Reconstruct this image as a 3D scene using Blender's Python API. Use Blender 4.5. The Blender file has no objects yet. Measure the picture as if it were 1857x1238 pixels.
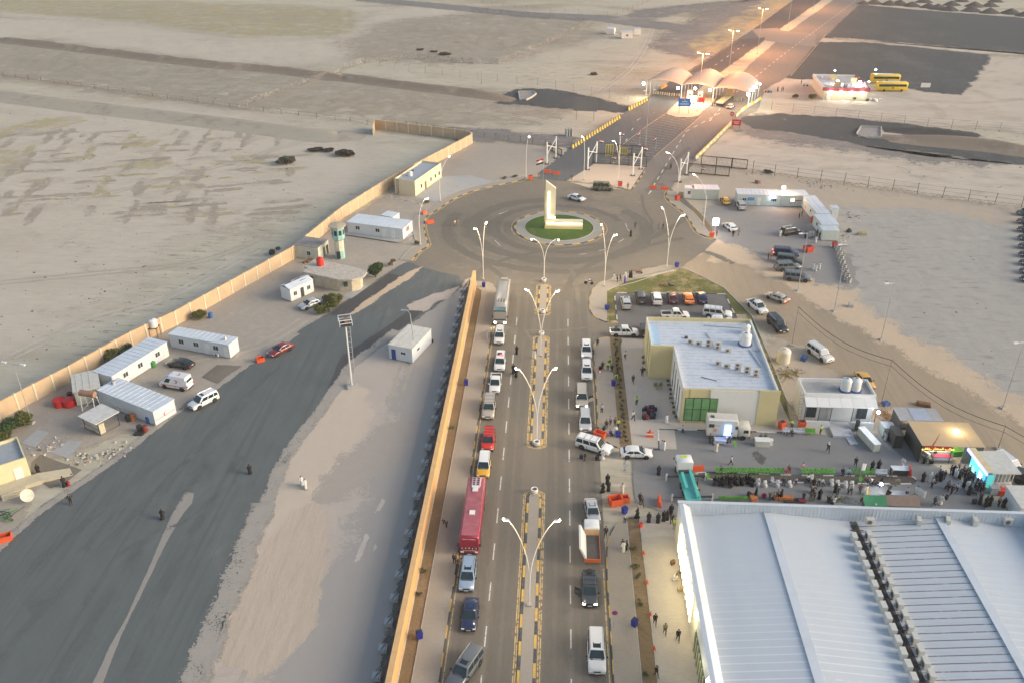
import bpy,math,random
from mathutils import Vector,Matrix
R=math.radians
rnd=random.Random(7)
scene=bpy.context.scene
COL=scene.collection
# ---------------- camera ----------------
CF,CH,CVX,CVY=1600.0,78.0,1022.0,-278.0
CT=math.atan((619-CVY)/CF);CP=math.atan((CVX-928.5)*math.cos(CT)/CF)
cd=bpy.data.cameras.new('camera');cam=bpy.data.objects.new('camera',cd);COL.objects.link(cam)
cd.sensor_width=36;cd.lens=CF/1857*36;cd.clip_start=0.5;cd.clip_end=6000
cam.location=(0,0,CH);cam.rotation_euler=(math.pi/2-CT,0,CP)
scene.camera=cam
# ---------------- sky, sun, exposure ----------------
SUN_EL,SUN_AZ=14.0,97.0
w=bpy.data.worlds.new('World');scene.world=w;w.use_nodes=True
nt=w.node_tree;bg=nt.nodes['Background']
sky=nt.nodes.new('ShaderNodeTexSky');sky.sky_type='NISHITA';sky.sun_disc=False
sky.sun_elevation=R(SUN_EL);sky.sun_rotation=R(SUN_AZ);sky.dust_density=3.0;sky.air_density=1.0
nt.links.new(sky.outputs[0],bg.inputs[0]);bg.inputs[1].default_value=0.15
sd=bpy.data.lights.new('sun','SUN');so=bpy.data.objects.new('sun',sd);COL.objects.link(so)
sd.energy=1.2;sd.angle=R(26);sd.color=(1.0,0.93,0.83)
so.rotation_euler=(R(90-26),0,R(180-SUN_AZ))
vs=scene.view_settings;vs.view_transform='Standard';vs.look='None';vs.exposure=0.88;vs.gamma=1;vs.use_curve_mapping=False
scene.cycles.transparent_max_bounces=64
# ---------------- measuring: photograph point -> point on the ground ----------------
TL={'A':(0,0,2.995),'B':(620,0,2.995),'C':(1237,0,2.995),'D':(0,413,2.995),'E':(620,413,2.995),'F':(1237,413,2.995),'G':(0,825,2.995),'H':(620,825,2.995),'I':(1237,825,2.995),'J':(900,220,3.714),'K':(1100,0,4.6425),'L':(1200,740,2.8265),'M':(1200,760,5.627),'N':(1527,760,5.627),'O':(1090,480,5.158),'Q':(1030,700,4.762),'R':(1150,110,7.428),'S':(1390,90,6.403),'U':(480,360,5.16),'V':(1220,300,5.462),'W':(0,660,5.158),'X':(860,500,5.627),'Y':(790,700,5.627),'Z':(780,860,5.627),'a':(1020,880,3.457),'b':(660,980,4.8),'c':(1160,560,5.382),'d':(1420,660,4.249),'.':(0,0,1)}
def g(tl,x,y,z=0.0):
 a,b,s=TL[tl];u=(a+x/s-928.5)/CF;v=(b+y/s-619)/CF
 c,sn=math.cos(CT),math.sin(CT);fx=c-v*sn;dz=-(sn+v*c)
 cp,sp=math.cos(CP),math.sin(CP);k=(z-CH)/dz
 return Vector(((-sp*fx+cp*u)*k,(cp*fx+sp*u)*k,z))
def pts(s,z=0.0):
 out=[];tl='.'
 for tok in s.split():
  if not(tok[0].isdigit()or tok[0]=='-'):tl=tok[0];tok=tok[1:]
  if tok:
   x,y=tok.split(',');out.append(g(tl,float(x),float(y),z))
 return out
 # ---------------- materials ----------------
MATS={}
class NT:
 def __init__(s,m):s.t=m.node_tree;s.n=s.t.nodes;s.l=s.t.links
 def new(s,k,**a):
  n=s.n.new(k)
  for q,v in a.items():setattr(n,q,v)
  return n
 def put(s,sock,v):
  if hasattr(v,'is_output')or isinstance(v,bpy.types.NodeSocket):s.l.new(v,sock)
  else:sock.default_value=v
 def math(s,op,a,b=0.0,c=0.0,clamp=False):
  n=s.new('ShaderNodeMath',operation=op,use_clamp=clamp)
  for i,v in enumerate((a,b,c)):s.put(n.inputs[i],v)
  return n.outputs[0]
 def noise(s,vec,scale,detail=4,rough=.55):
  n=s.new('ShaderNodeTexNoise');s.l.new(vec,n.inputs['Vector'])
  n.inputs['Scale'].default_value=scale;n.inputs['Detail'].default_value=detail;n.inputs['Roughness'].default_value=rough
  return n.outputs[0]
 def mapr(s,v,a,b,c=0.0,d=1.0,smooth=True):
  n=s.new('ShaderNodeMapRange');n.interpolation_type='SMOOTHSTEP' if smooth else 'LINEAR'
  s.put(n.inputs[0],v)
  for i,q in enumerate((a,b,c,d)):n.inputs[i+1].default_value=q
  return n.outputs[0]
 def mix(s,f,a,b,mode='MIX'):
  n=s.new('ShaderNodeMix',data_type='RGBA',blend_type=mode)
  s.put(n.inputs[0],f)
  for i,v in((6,a),(7,b)):
   if isinstance(v,tuple):n.inputs[i].default_value=(*v[:3],1)
   else:s.l.new(v,n.inputs[i])
  return n.outputs[2]
 def mapping(s,vec,scale=(1,1,1),rot=0.0):
  n=s.new('ShaderNodeMapping');s.l.new(vec,n.inputs[0]);n.inputs['Scale'].default_value=scale;n.inputs['Rotation'].default_value=(0,0,R(rot))
  return n.outputs[0]
def newmat(name):
 m=bpy.data.materials.new(name);m.use_nodes=True;MATS[name]=m
 return m,NT(m),m.node_tree.nodes['Principled BSDF']
def pm(name,col,rough=.6,metal=0.0,var=.12,scale=1.5,emit=0.0,coat=0.0,grime=0.0,spec=.5):
 if name in MATS:return MATS[name]
 m,t,b=newmat(name)
 tc=t.new('ShaderNodeTexCoord').outputs['Object']
 c=col
 if var:
  n=t.noise(tc,scale,5);f=t.mapr(n,.3,.7,1-var,1+var*.6,False)
  cc=t.new('ShaderNodeCombineColor');[t.l.new(f,cc.inputs[i])for i in range(3)]
  c=t.mix(1.0,col,cc.outputs[0],'MULTIPLY')
 if grime:
  n2=t.noise(tc,scale*.6+.3,8,.65);c=t.mix(t.mapr(n2,.5,.72,0,grime),c,(.30,.25,.19))
 t.put(b.inputs['Base Color'],c if not isinstance(c,tuple)else(*c,1))
 b.inputs['Roughness'].default_value=rough;b.inputs['Metallic'].default_value=metal
 b.inputs['Coat Weight'].default_value=coat;b.inputs['Specular IOR Level'].default_value=spec
 if emit:
  b.inputs['Emission Color'].default_value=(*col,1);b.inputs['Emission Strength'].default_value=emit
 return m
def emat(name,col,s):
 if name in MATS:return MATS[name]
 m,t,b=newmat(name);b.inputs['Base Color'].default_value=(*col,1)
 b.inputs['Emission Color'].default_value=(*col,1);b.inputs['Emission Strength'].default_value=s
 return m
def soil(name,A,B,C=None,sc=.06,st=(1,1),rot=0.0,camt=.5,fine=.18,lo=.38,hi=.62,bump=.25,soft=True,tracks=0.0,trot=0.0,rough=.95,speck=0.0,seed=0.0,dens=1.0,streak=0.0):
 """ground surface: two earths mixed by wind-drawn noise, a third in patches, fine grit"""
 m,t,b=newmat(name)
 p0=t.new('ShaderNodeNewGeometry').outputs['Position']
 va=t.new('ShaderNodeVectorMath',operation='ADD');t.l.new(p0,va.inputs[0]);va.inputs[1].default_value=(seed,seed*.7,0);p0=va.outputs[0]
 p=t.mapping(p0,(st[0],st[1],1),rot)
 n1=t.noise(p,sc,9,.62);n2=t.noise(p,sc*.27,4,.5);n3=t.noise(p,sc*9,6,.65);n4=t.noise(p0,6.0,3,.6)
 f=t.math('MULTIPLY_ADD',n2,.6,t.math('MULTIPLY',n1,.7));f=t.math('MULTIPLY_ADD',n3,.22,f)
 c=t.mix(t.mapr(f,lo+.38,hi+.34),A,B)
 if C:c=t.mix(t.mapr(t.math('MULTIPLY_ADD',n3,.3,t.noise(p,sc*.55,5,.6)),.70,.82,0,camt),c,C)
 if tracks:
  pt=t.mapping(p0,(1.6,.025,1),trot);tn=t.noise(pt,1.0,5,.6);c=t.mix(t.mapr(tn,.5,.68,0,tracks),c,tuple(v*.72 for v in A))
  c=t.mix(t.mapr(tn,.45,.3,0,tracks*.6),c,tuple(min(1,v*1.25)for v in A))
 if speck:
  c=t.mix(t.mapr(t.noise(p0,1.3,6,.75),.60,.68,0,speck),c,tuple(v*.5 for v in A))
 if streak:
  ps=t.mapping(p0,(.35,1.5,1),rot);big=t.mapr(t.noise(p0,.018,5,.6),.42,.6,.25,1)
  c=t.mix(t.math('MULTIPLY',big,t.mapr(t.noise(ps,.55,9,.72),.52,.66,0,streak)),c,tuple(v*.62 for v in B))
  c=t.mix(t.mapr(t.noise(ps,.21,8,.7),.54,.66,0,streak*.8),c,tuple(min(1,v*1.12)for v in A))
 g1=t.math('MULTIPLY_ADD',n4,fine*1.2,t.math('MULTIPLY_ADD',n3,fine*1.6,1-fine*1.4))
 cc=t.new('ShaderNodeCombineColor');[t.l.new(g1,cc.inputs[i])for i in range(3)]
 c=t.mix(1.0,c,cc.outputs[0],'MULTIPLY')
 t.l.new(c,b.inputs['Base Color']);b.inputs['Roughness'].default_value=rough;b.inputs['Specular IOR Level'].default_value=.25
 if bump:
  bp=t.new('ShaderNodeBump');bp.inputs['Strength'].default_value=bump;bp.inputs['Distance'].default_value=.35
  t.l.new(t.math('MULTIPLY_ADD',n3,1.0,t.math('MULTIPLY',n4,.12)),bp.inputs['Height']);t.l.new(bp.outputs[0],b.inputs['Normal'])
 if soft:fade(m,t,b,p0,dens)
 return m
def fade(m,t,b,p0,dens=1.0,wear=None):
 at=t.new('ShaderNodeAttribute',attribute_name='edge').outputs['Fac']
 q=t.math('MULTIPLY',at,t.math('SUBTRACT',1.0,at))
 nn=t.math('ADD',t.noise(p0,.35,9,.7),t.math('MULTIPLY',t.noise(p0,2.5,4,.6),.35))
 e=t.math('ADD',at,t.math('MULTIPLY',t.math('MULTIPLY',t.math('SUBTRACT',nn,.675),9.0),q))
 a=t.mapr(e,.2,.8)
 if dens<1:a=t.math('MULTIPLY',a,t.mapr(t.noise(p0,.16,8,.7),.5-dens*.35,.75-dens*.2))
 a=t.math('GREATER_THAN',a,t.mapr(t.noise(p0,4.5,3,.6),.34,.66,.02,.98,False))
 if wear:a=t.math('MULTIPLY',a,t.mapr(t.noise(p0,2.2,6,.7),wear[0],wear[1],0,1))
 tr=t.new('ShaderNodeBsdfTransparent');mx=t.new('ShaderNodeMixShader')
 t.l.new(a,mx.inputs[0]);t.l.new(tr.outputs[0],mx.inputs[1]);t.l.new(b.outputs[0],mx.inputs[2])
 out=m.node_tree.nodes['Material Output'];t.l.new(mx.outputs[0],out.inputs[0])
def paint(name,col,wear=(.36,.52)):
 m,t,b=newmat(name);b.inputs['Base Color'].default_value=(*col,1);b.inputs['Roughness'].default_value=.7
 p0=t.new('ShaderNodeNewGeometry').outputs['Position']
 at=t.mapr(t.noise(p0,1.7,6,.75),wear[0],wear[1],.0,1)
 tr=t.new('ShaderNodeBsdfTransparent');mx=t.new('ShaderNodeMixShader')
 t.l.new(at,mx.inputs[0]);t.l.new(tr.outputs[0],mx.inputs[1]);t.l.new(b.outputs[0],mx.inputs[2])
 t.l.new(mx.outputs[0],m.node_tree.nodes['Material Output'].inputs[0])
 return m
 # ---------------- objects ----------------
def tag(o,label=None,cat=None,group=None,kind=None):
 for k,v in(('label',label),('category',cat),('group',group),('kind',kind)):
  if v:o[k]=v
 return o
def empty(name,loc=(0,0,0),rz=0.0,label=None,cat=None,group=None):
 o=bpy.data.objects.new(name,None);COL.objects.link(o);o.location=loc;o.rotation_euler=(0,0,rz);o.empty_display_size=.3
 return tag(o,label,cat,group)
def link(name,me,parent=None,loc=None,rz=0.0):
 o=bpy.data.objects.new(name,me);COL.objects.link(o)
 if parent:o.parent=parent
 if loc is not None:o.location=loc
 if rz:o.rotation_euler=(0,0,rz)
 return o
KIDS={}
def copy_tree(o,parent=None):
 c=o.copy();COL.objects.link(c)
 if parent:c.parent=parent
 for k in list(o.children):copy_tree(k,c)
 return c
class MB:
 def __init__(s):s.v=[];s.f=[];s.m=[]
 def add(s,vs,fs,mi=0,M=None):
  n=len(s.v);s.v+=[tuple(M@Vector(v))if M else tuple(v)for v in vs]
  s.f+=[tuple(i+n for i in f)for f in fs];s.m+=[mi]*len(fs);return s
 def box(s,c,d,rz=0.0,mi=0,M=None,tx=1.0,ty=1.0):
  a,b,h=d[0]/2,d[1]/2,d[2]/2;cs,sn=math.cos(rz),math.sin(rz);vs=[]
  for z,kx,ky in((-h,1,1),(h,tx,ty)):
   for x,y in((-a,-b),(a,-b),(a,b),(-a,b)):
    x2,y2=x*kx,y*ky;vs.append((c[0]+x2*cs-y2*sn,c[1]+x2*sn+y2*cs,c[2]+z))
  return s.add(vs,[(3,2,1,0),(4,5,6,7),(0,1,5,4),(1,2,6,5),(2,3,7,6),(3,0,4,7)],mi,M)
 def tube(s,path,r,n=8,mi=0,cap=True,M=None):
  path=[Vector(p)for p in path];rs=r if isinstance(r,(list,tuple))else[r]*len(path);vs=[]
  for i,p in enumerate(path):
   d=(path[min(i+1,len(path)-1)]-path[max(i-1,0)]).normalized()
   a=d.cross(Vector((0,0,1)))if abs(d.z)<.95 else d.cross(Vector((0,1,0)));a.normalize();b=d.cross(a)
   for k in range(n):
    t=2*math.pi*k/n;vs.append(p+(a*math.cos(t)+b*math.sin(t))*rs[i])
  fs=[(i*n+k,i*n+(k+1)%n,(i+1)*n+(k+1)%n,(i+1)*n+k)for i in range(len(path)-1)for k in range(n)]
  if cap:fs+=[tuple(range(n))[::-1],tuple((len(path)-1)*n+k for k in range(n))]
  return s.add(vs,fs,mi,M)
 def lathe(s,prof,n=16,c=(0,0,0),mi=0,M=None):
  vs=[(c[0]+r*math.cos(2*math.pi*k/n),c[1]+r*math.sin(2*math.pi*k/n),c[2]+z)for r,z in prof for k in range(n)]
  fs=[(i*n+k,i*n+(k+1)%n,(i+1)*n+(k+1)%n,(i+1)*n+k)for i in range(len(prof)-1)for k in range(n)]
  fs+=[tuple(range(n))[::-1],tuple((len(prof)-1)*n+k for k in range(n))]
  return s.add(vs,fs,mi,M)
 def prism(s,poly,z0,z1,mi=0,M=None):
  n=len(poly);vs=[(p[0],p[1],z0)for p in poly]+[(p[0],p[1],z1)for p in poly]
  ar=sum(poly[i][0]*poly[(i+1)%n][1]-poly[(i+1)%n][0]*poly[i][1]for i in range(n))
  fs=[tuple(range(n))[::-1],tuple(range(n,2*n))]+[(i,(i+1)%n,n+(i+1)%n,n+i)for i in range(n)]
  if ar<0:fs=[f[::-1]for f in fs]
  return s.add(vs,fs,mi,M)
 def quad(s,a,b,c,d,mi=0):return s.add([a,b,c,d],[(0,1,2,3)],mi)
 def loft(s,rings,mi=0,cap=True,closed=True,M=None):
  n=len(rings[0]);vs=[p for r in rings for p in r];k1=n if closed else n-1
  fs=[(i*n+k,i*n+(k+1)%n,(i+1)*n+(k+1)%n,(i+1)*n+k)for i in range(len(rings)-1)for k in range(k1)]
  if cap:fs+=[tuple(range(n))[::-1],tuple((len(rings)-1)*n+k for k in range(n))]
  return s.add(vs,fs,mi,M)
 def mesh(s,name,mats,smooth=None):
  me=bpy.data.meshes.new(name);me.from_pydata(s.v,[],s.f);
  for m in(mats if isinstance(mats,(list,tuple))else[mats]):me.materials.append(m)
  if any(s.m):me.polygons.foreach_set('material_index',s.m)
  if smooth is not None:
   me.polygons.foreach_set('use_smooth',[True]*len(me.polygons));me.set_sharp_from_angle(angle=R(smooth))
  me.update();return me
 def build(s,name,mats,parent=None,smooth=None,loc=None,rz=0.0):
  return link(name,s.mesh(name,mats,smooth),parent,loc,rz)
PZ=[0]
def patch(name,P,z,mat,fd=.5,jit=.25,seg=1.5,kind='structure'):
 PZ[0]+=.00008 if name=='scraped_ground' else .0003;z+=PZ[0]
 P=[Vector((p[0],p[1]))for p in P];n=len(P)
 if sum(P[i].x*P[(i+1)%n].y-P[(i+1)%n].x*P[i].y for i in range(n))<0:P.reverse()
 Q=[]
 for i in range(n):
  a,b=P[i],P[(i+1)%n];k=max(1,min(80,int((b-a).length/seg)))
  for j in range(k):Q.append(a.lerp(b,j/k))
 n=len(Q);N=[]
 for i in range(n):
  d=(Q[(i+1)%n]-Q[i-1]);nn=Vector((d.y,-d.x));nn=nn.normalized()if nn.length>1e-6 else Vector((0,0));N.append(nn)
 rr=random.Random(len(Q)*13+int(z*1000));J=[rr.uniform(-jit,jit)for _ in Q];J=[(J[i-1]+J[i]*2+J[(i+1)%n])/3 for i in range(n)]if jit else J
 Q=[q+nn*j for q,nn,j in zip(Q,N,J)]
 vs=[(q.x,q.y,z)for q in Q];fs=[tuple(range(n))];ed=[1.0]*n
 if fd:
  k=max(1,min(n//6,int(fd/seg*.8)));N=[sum((N[(i+j)%n]for j in range(-k,k+1)),Vector((0,0)))/(2*k+1)for i in range(n)]
  vs+=[(q.x+nn.x*fd,q.y+nn.y*fd,z-.002-.004*((i*.618)%1))for i,(q,nn)in enumerate(zip(Q,N))];ed+=[0.0]*n
  fs+=[(i,n+i,n+(i+1)%n,(i+1)%n)for i in range(n)]
 me=bpy.data.meshes.new(name);me.from_pydata(vs,[],fs);me.materials.append(mat)
 a=me.attributes.new('edge','FLOAT','POINT');a.data.foreach_set('value',ed);me.update()
 return tag(link(name,me),kind=kind)
def offset(P,w):
 P=[Vector((p[0],p[1]))for p in P];out=[]
 for i in range(len(P)):
  d=(P[min(i+1,len(P)-1)]-P[max(i-1,0)]).normalized();out.append(P[i]+Vector((-d.y,d.x))*w)
 return out
def smoothline(P,seg=1.0,loop=False):
 P=[Vector((p[0],p[1]))for p in P];out=[];n=len(P)
 for i in range(n if loop else n-1):
  if loop:p0,p1,p2,p3=P[i-1],P[i],P[(i+1)%n],P[(i+2)%n]
  else:p0,p1,p2,p3=P[max(i-1,0)],P[i],P[i+1],P[min(i+2,n-1)]
  k=max(1,int((p2-p1).length/seg))
  for j in range(k):
   t=j/k;out.append(.5*((2*p1)+(p2-p0)*t+(2*p0-5*p1+4*p2-p3)*t*t+(3*p1-p0-3*p2+p3)*t**3))
 if not loop:out.append(P[-1])
 return out
def resample(P,step,loop=False):
 P=[Vector((p[0],p[1]))for p in P];P=P+[P[0]]if loop else P;out=[P[0]];acc=0.0
 for a,b in zip(P,P[1:]):
  L=(b-a).length;
  if L<1e-6:continue
  t=step-acc
  while t<=L:out.append(a.lerp(b,t/L));t+=step
  acc=(acc+L)%step
 return out
def soft_strip(name,P,w,z,mat):
 me=bpy.data.meshes.new(name);n=len(P);vs=[];ed=[]
 for k,(o,e)in enumerate(((-w,0),(-w*.3,1),(w*.3,1),(w,0))):vs+=[(p.x,p.y,z)for p in offset(P,o)];ed+=[float(e)]*n
 me.from_pydata(vs,[],[(k*n+i,k*n+i+1,(k+1)*n+i+1,(k+1)*n+i)for k in range(3)for i in range(n-1)]);me.materials.append(mat)
 a=me.attributes.new('edge','FLOAT','POINT');a.data.foreach_set('value',ed);me.update();return tag(link(name,me),kind='structure')
def kerb(P,loop=False,w=.3,h=.15,step=2.0,mats=None,name='kerb',label=None):
 Q=resample(P,.5,loop);n=len(Q);mb=MB();per=max(1,int(step/.5))
 for i in range(n if loop else n-1):
  a,b=Q[i],Q[(i+1)%n];a0=Q[i-1]if(loop or i)else a;b2=Q[(i+2)%n]if(loop or i+2<n)else b
  da=(b-a0).normalized();db=(b2-a).normalized();na=Vector((-da.y,da.x))*w/2;nb=Vector((-db.y,db.x))*w/2
  mi=(i//per)%2
  A0,A1,B0,B1=a-na,a+na,b-nb,b+nb
  vs=[(*A0,0),(*A1,0),(*(A1-na*.15),h),(*(A0+na*.15),h),(*B0,0),(*B1,0),(*(B1-nb*.15),h),(*(B0+nb*.15),h)]
  mb.add(vs,[(3,2,6,7),(0,3,7,4),(2,1,5,6)],mi)
 return tag(mb.build(name,mats or[KY,KB]),kind='structure')
def strip(name,P,w0,w1,z,mat,kind='structure',h=0.0):
 A=offset(P,w0);B=offset(P,w1);mb=MB();n=len(A)
 vs=[(p.x,p.y,z)for p in A]+[(p.x,p.y,z)for p in B]
 me=bpy.data.meshes.new(name);me.from_pydata(vs,[],[(i,i+1,n+i+1,n+i)for i in range(n-1)]);me.materials.append(mat)
 a=me.attributes.new('edge','FLOAT','POINT');a.data.foreach_set('value',[1.0]*(2*n));me.update()
 return tag(link(name,me),kind=kind)
 # ---------------- the setting ----------------
KY=pm('kerb_yellow',(.62,.40,.10),.8,var=.25,scale=3,grime=.35);KB=pm('kerb_black',(.075,.078,.085),.8,var=.3,scale=3,grime=.4)
KW=pm('kerb_white',(.62,.60,.56),.8,var=.2,scale=3,grime=.35)
CONC=pm('concrete',(.42,.40,.37),.85,var=.2,grime=.3)
YL=paint('paint_yellow',(.58,.42,.20));WL=paint('paint_white',(.62,.60,.56),(.33,.46))
DES=soil('desert_soil',(.475,.428,.332),(.335,.285,.21),(.40,.335,.20),.05,(.5,1.4),8,.35,fine=.3,soft=False,speck=.45,lo=.36,hi=.6,streak=1.0)
LSAND=soil('light_sand',(.51,.445,.36),(.43,.37,.29),None,.05,(.5,1.6),8,fine=.2,bump=.15,streak=.4,dens=.95)
YEL=soil('yellow_crust',(.41,.35,.20),(.42,.365,.27),None,.15,(.4,1.5),5,fine=.2,bump=.1,dens=.5,streak=.3)
BRN=soil('brown_soil',(.36,.31,.24),(.43,.38,.30),None,.15,(.5,1.5),5,fine=.24,bump=.2,dens=.6,streak=.3)
TAN=soil('tan_sand',(.55,.425,.30),(.48,.38,.28),None,.12,(1,1),30,fine=.15,bump=.15)
PINK=soil('pink_sand',(.47,.40,.34),(.39,.34,.30),(.50,.38,.27),.05,(1,.6),0,.5,fine=.18,bump=.12,streak=.25)
LOTG=soil('graded_lot',(.375,.352,.312),(.325,.308,.28),(.41,.38,.34),.05,(1,.6),50,.5,fine=.25,bump=.1,streak=.6,speck=.25)
PARK=soil('worn_lot',(.28,.262,.245),(.22,.21,.20),(.40,.35,.28),.06,(1,1),0,.55,fine=.16,bump=.1)
HARD={'dark_gravel','road_asphalt','circle_asphalt','gate_asphalt','carriageway_asphalt','new_asphalt','plaza_asphalt','crossing_asphalt','streak_dust'}
ASPL=soil('old_asphalt',(.122,.135,.133),(.158,.166,.158),(.225,.215,.20),.05,(1,.35),-28,.45,fine=.2,bump=.05,tracks=.4,trot=-28,speck=.15)
ASPR=soil('road_asphalt',(.185,.162,.13),(.145,.13,.108),(.24,.21,.165),.06,(1.4,.35),0,.5,fine=.16,bump=.04,tracks=.25,speck=.1)
ASPC=soil('circle_asphalt',(.205,.178,.142),(.155,.138,.113),(.28,.24,.185),.07,(1,1),0,.5,fine=.18,bump=.04,speck=.12)
ASPD=soil('new_asphalt',(.085,.083,.085),(.115,.108,.105),None,.1,(1,.3),-35,fine=.14,bump=.04,tracks=.3,trot=-35)
ASPG=soil('gate_asphalt',(.115,.122,.128),(.165,.162,.152),None,.05,(1,.3),-33,fine=.12,bump=.04,tracks=.3,trot=-33)
GRAV=soil('dark_gravel',(.072,.079,.079),(.095,.10,.097),(.15,.145,.13),.05,(1,.6),10,.35,fine=.25,bump=.2,speck=.3)
GRYS=soil('grey_stain',(.22,.205,.19),(.33,.29,.25),None,.08,(.6,1.5),0,fine=.22,bump=.2,lo=.42,hi=.6,dens=.8)
PLAZ=soil('plaza_asphalt',(.225,.22,.212),(.19,.188,.182),(.27,.255,.23),.1,(1,1),0,.4,fine=.12,bump=.04,speck=.12)
DIRT=soil('dirt_road',(.36,.285,.20),(.30,.245,.18),(.44,.345,.235),.08,(1,.3),42,.4,fine=.14,bump=.1,tracks=.25,trot=42)
GRASS=soil('dry_grass',(.12,.125,.04),(.32,.245,.13),(.20,.18,.07),.35,(1,1),0,.7,fine=.45,bump=.5,lo=.34,hi=.54,speck=.4)
LAWN=soil('lawn',(.06,.115,.02),(.095,.14,.035),(.14,.14,.05),.5,fine=.5,bump=.6,speck=.3)
STRP=soil('planting_soil',(.21,.15,.085),(.28,.205,.13),(.13,.13,.05),.25,(1,1),0,.5,fine=.25,bump=.4)
def pavers(name,A,sc=2.5,rot=0.0,B=None):
 m,t,b=newmat(name);p0=t.new('ShaderNodeNewGeometry').outputs['Position'];p=t.mapping(p0,(1,1,1),rot)
 br=t.new('ShaderNodeTexBrick');t.l.new(p,br.inputs[0]);br.inputs['Scale'].default_value=sc;br.inputs['Mortar Size'].default_value=.012
 br.inputs['Color1'].default_value=(*A,1);br.inputs['Color2'].default_value=(*[v*.93 for v in A],1);br.inputs['Mortar'].default_value=(*[v*.72 for v in A],1)
 c=t.mix(t.mapr(t.noise(p0,.25,8,.65),.45,.7,0,.45),br.outputs[0],B or tuple(v*.78 for v in A))
 c=t.mix(t.mapr(t.noise(p0,3,5,.7),.5,.7,0,.2),c,tuple(v*.6 for v in A))
 t.l.new(c,b.inputs['Base Color']);b.inputs['Roughness'].default_value=.85
 fade(m,t,b,p0)
 return m
PAVE=pavers('sidewalk_pavers',(.36,.315,.255));PAVL=pavers('light_pavers',(.47,.42,.36),1.2);PAVC=pavers('concrete_slabs',(.40,.40,.39),.5)
mb=MB();S=3000
mb.quad((-S,-600,0),(S,-600,0),(S,S,0),(-S,S,0))
tag(mb.build('ground',DES),kind='structure')
def sheet(name,s,z,mat,fd=1.0,jit=.4,seg=2.0):
 P=pts(s);d=sum(p.y for p in P)/len(P);k=max(1,d/130)*(1.6 if mat.name not in HARD else .8);return patch(name,P,z,mat,fd*k,jit*min(k,1.5),seg)
Z0=.012
sheet('desert_track','A-40,112 300,138 700,175 1100,225 1500,245 1857,222 B0,235 120,170 300,60 600,35 700,60 420,100 250,125 120,215 0,262 A1857,290 1600,350 1000,320 500,265 0,195',.010,LSAND,5,2,6)
sheet('desert_field','A-40,560 700,600 1400,690 1857,760 1857,1000 1500,1100 900,1237 D0,600 -60,300',.010,LSAND,8,4,8)
for s in('A640,480 900,475 1130,495 1080,535 850,530','A880,140 1130,128 1110,152 950,150','A420,320 740,340 700,360 450,350','A1050,425 1260,430 1240,455 1080,440','A1150,515 1380,520 1350,545 1180,540','A-60,10 900,20 1857,60 1857,180 1300,185 700,95 200,60 -60,50','A700,765 840,770 790,800 720,790','A660,910 880,875 900,890 700,920','A1010,925 1130,915 1090,945 1020,945','A-30,790 60,860 90,940 0,920','A0,715 400,640 430,660 100,720 0,750','B300,180 520,140 640,170 500,205','A480,790 570,775 560,800','A1270,850 1430,850 1400,885 1300,880','B840,250 960,240 930,270'):
 sheet('crust_patch',s,.014,YEL,2.5,1.2,3)
SCR=soil('scraped_soil',(.355,.305,.235),(.40,.35,.28),None,.3,(.6,1.4),8,fine=.25,bump=.1,dens=.5)
r2=random.Random(5)
ax,ay=(g('A',1700,900)-g('A',500,960)).normalized(),None
ay=Vector((-ax.y,ax.x,0))
for i in range(120):
 c=g('A',r2.uniform(0,1600),r2.uniform(700,1180));L=r2.uniform(1.5,10);W=r2.uniform(.15,.9);sk=r2.uniform(-.08,.08)
 a,b=(ax,ay)if r2.random()<.62 else(ay,ax)
 a=(a+b*sk).normalized()
 patch('scraped_ground',[c-a*L-b*W,c+a*L-b*W*.6,c+a*L*.9+b*W,c-a*L*.7+b*W*.5],.016,SCR if r2.random()<.75 else YEL,1.3,.5,1.2)
sheet('brown_ground','A-60,220 600,300 1300,390 1857,440 B0,450 900,560 1200,600 1000,640 500,620 0,560 A1857,560 1200,530 500,440 0,380',.013,BRN,6,3,6)
sheet('brown_ground','B650,90 1300,130 1100,220 860,300 500,310 200,290 250,200 420,130',.011,BRN,6,3,6)
sheet('grey_ground','B560,890 800,905 950,960 760,1000 600,960',.013,LOTG,1.5,.6)
sheet('grey_ground','B700,750 300,690 800,720 1240,760 1200,790',.013,GRYS,2,1)
sheet('dark_gravel','B860,555 960,490 1000,488 1150,498 1280,520 1560,590 1560,610 1300,590 1050,575 900,560',.018,GRAV,2,.8)
sheet('far_road','B120,-8 330,8 610,34 1000,72 1450,92 1600,112 1857,140 1857,168 1600,140 1400,112 1000,92 600,52 300,20 100,6',.02,soil('far_asphalt',(.20,.19,.18),(.24,.22,.2),None,.05,fine=.1,bump=0),1,.3)
sheet('far_road','B1500,108 1620,92 K320,100 700,60 1100,20 1500,-14 1300,-10 900,50 500,110 300,150 B1640,128 1600,130',.022,GRYS,2,1)
sheet('grey_ground','K580,430 640,330 760,260 860,200 940,110 1100,40 1300,20 1180,110 1080,180 960,230 860,330 800,420 700,480',.018,GRYS,4,2)
sheet('yellow_ground','K740,380 900,300 1100,170 1290,60 1530,-10 1530,0 1200,215 1040,310 800,450',.019,YEL,2,1)
TRK=soil('tyre_track',(.42,.37,.30),(.37,.32,.26),None,.3,fine=.2,bump=.1,dens=.75);TRL=soil('tyre_track_pale',(.54,.48,.41),(.48,.42,.355),None,.3,fine=.15,bump=.1,dens=.75)
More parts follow.
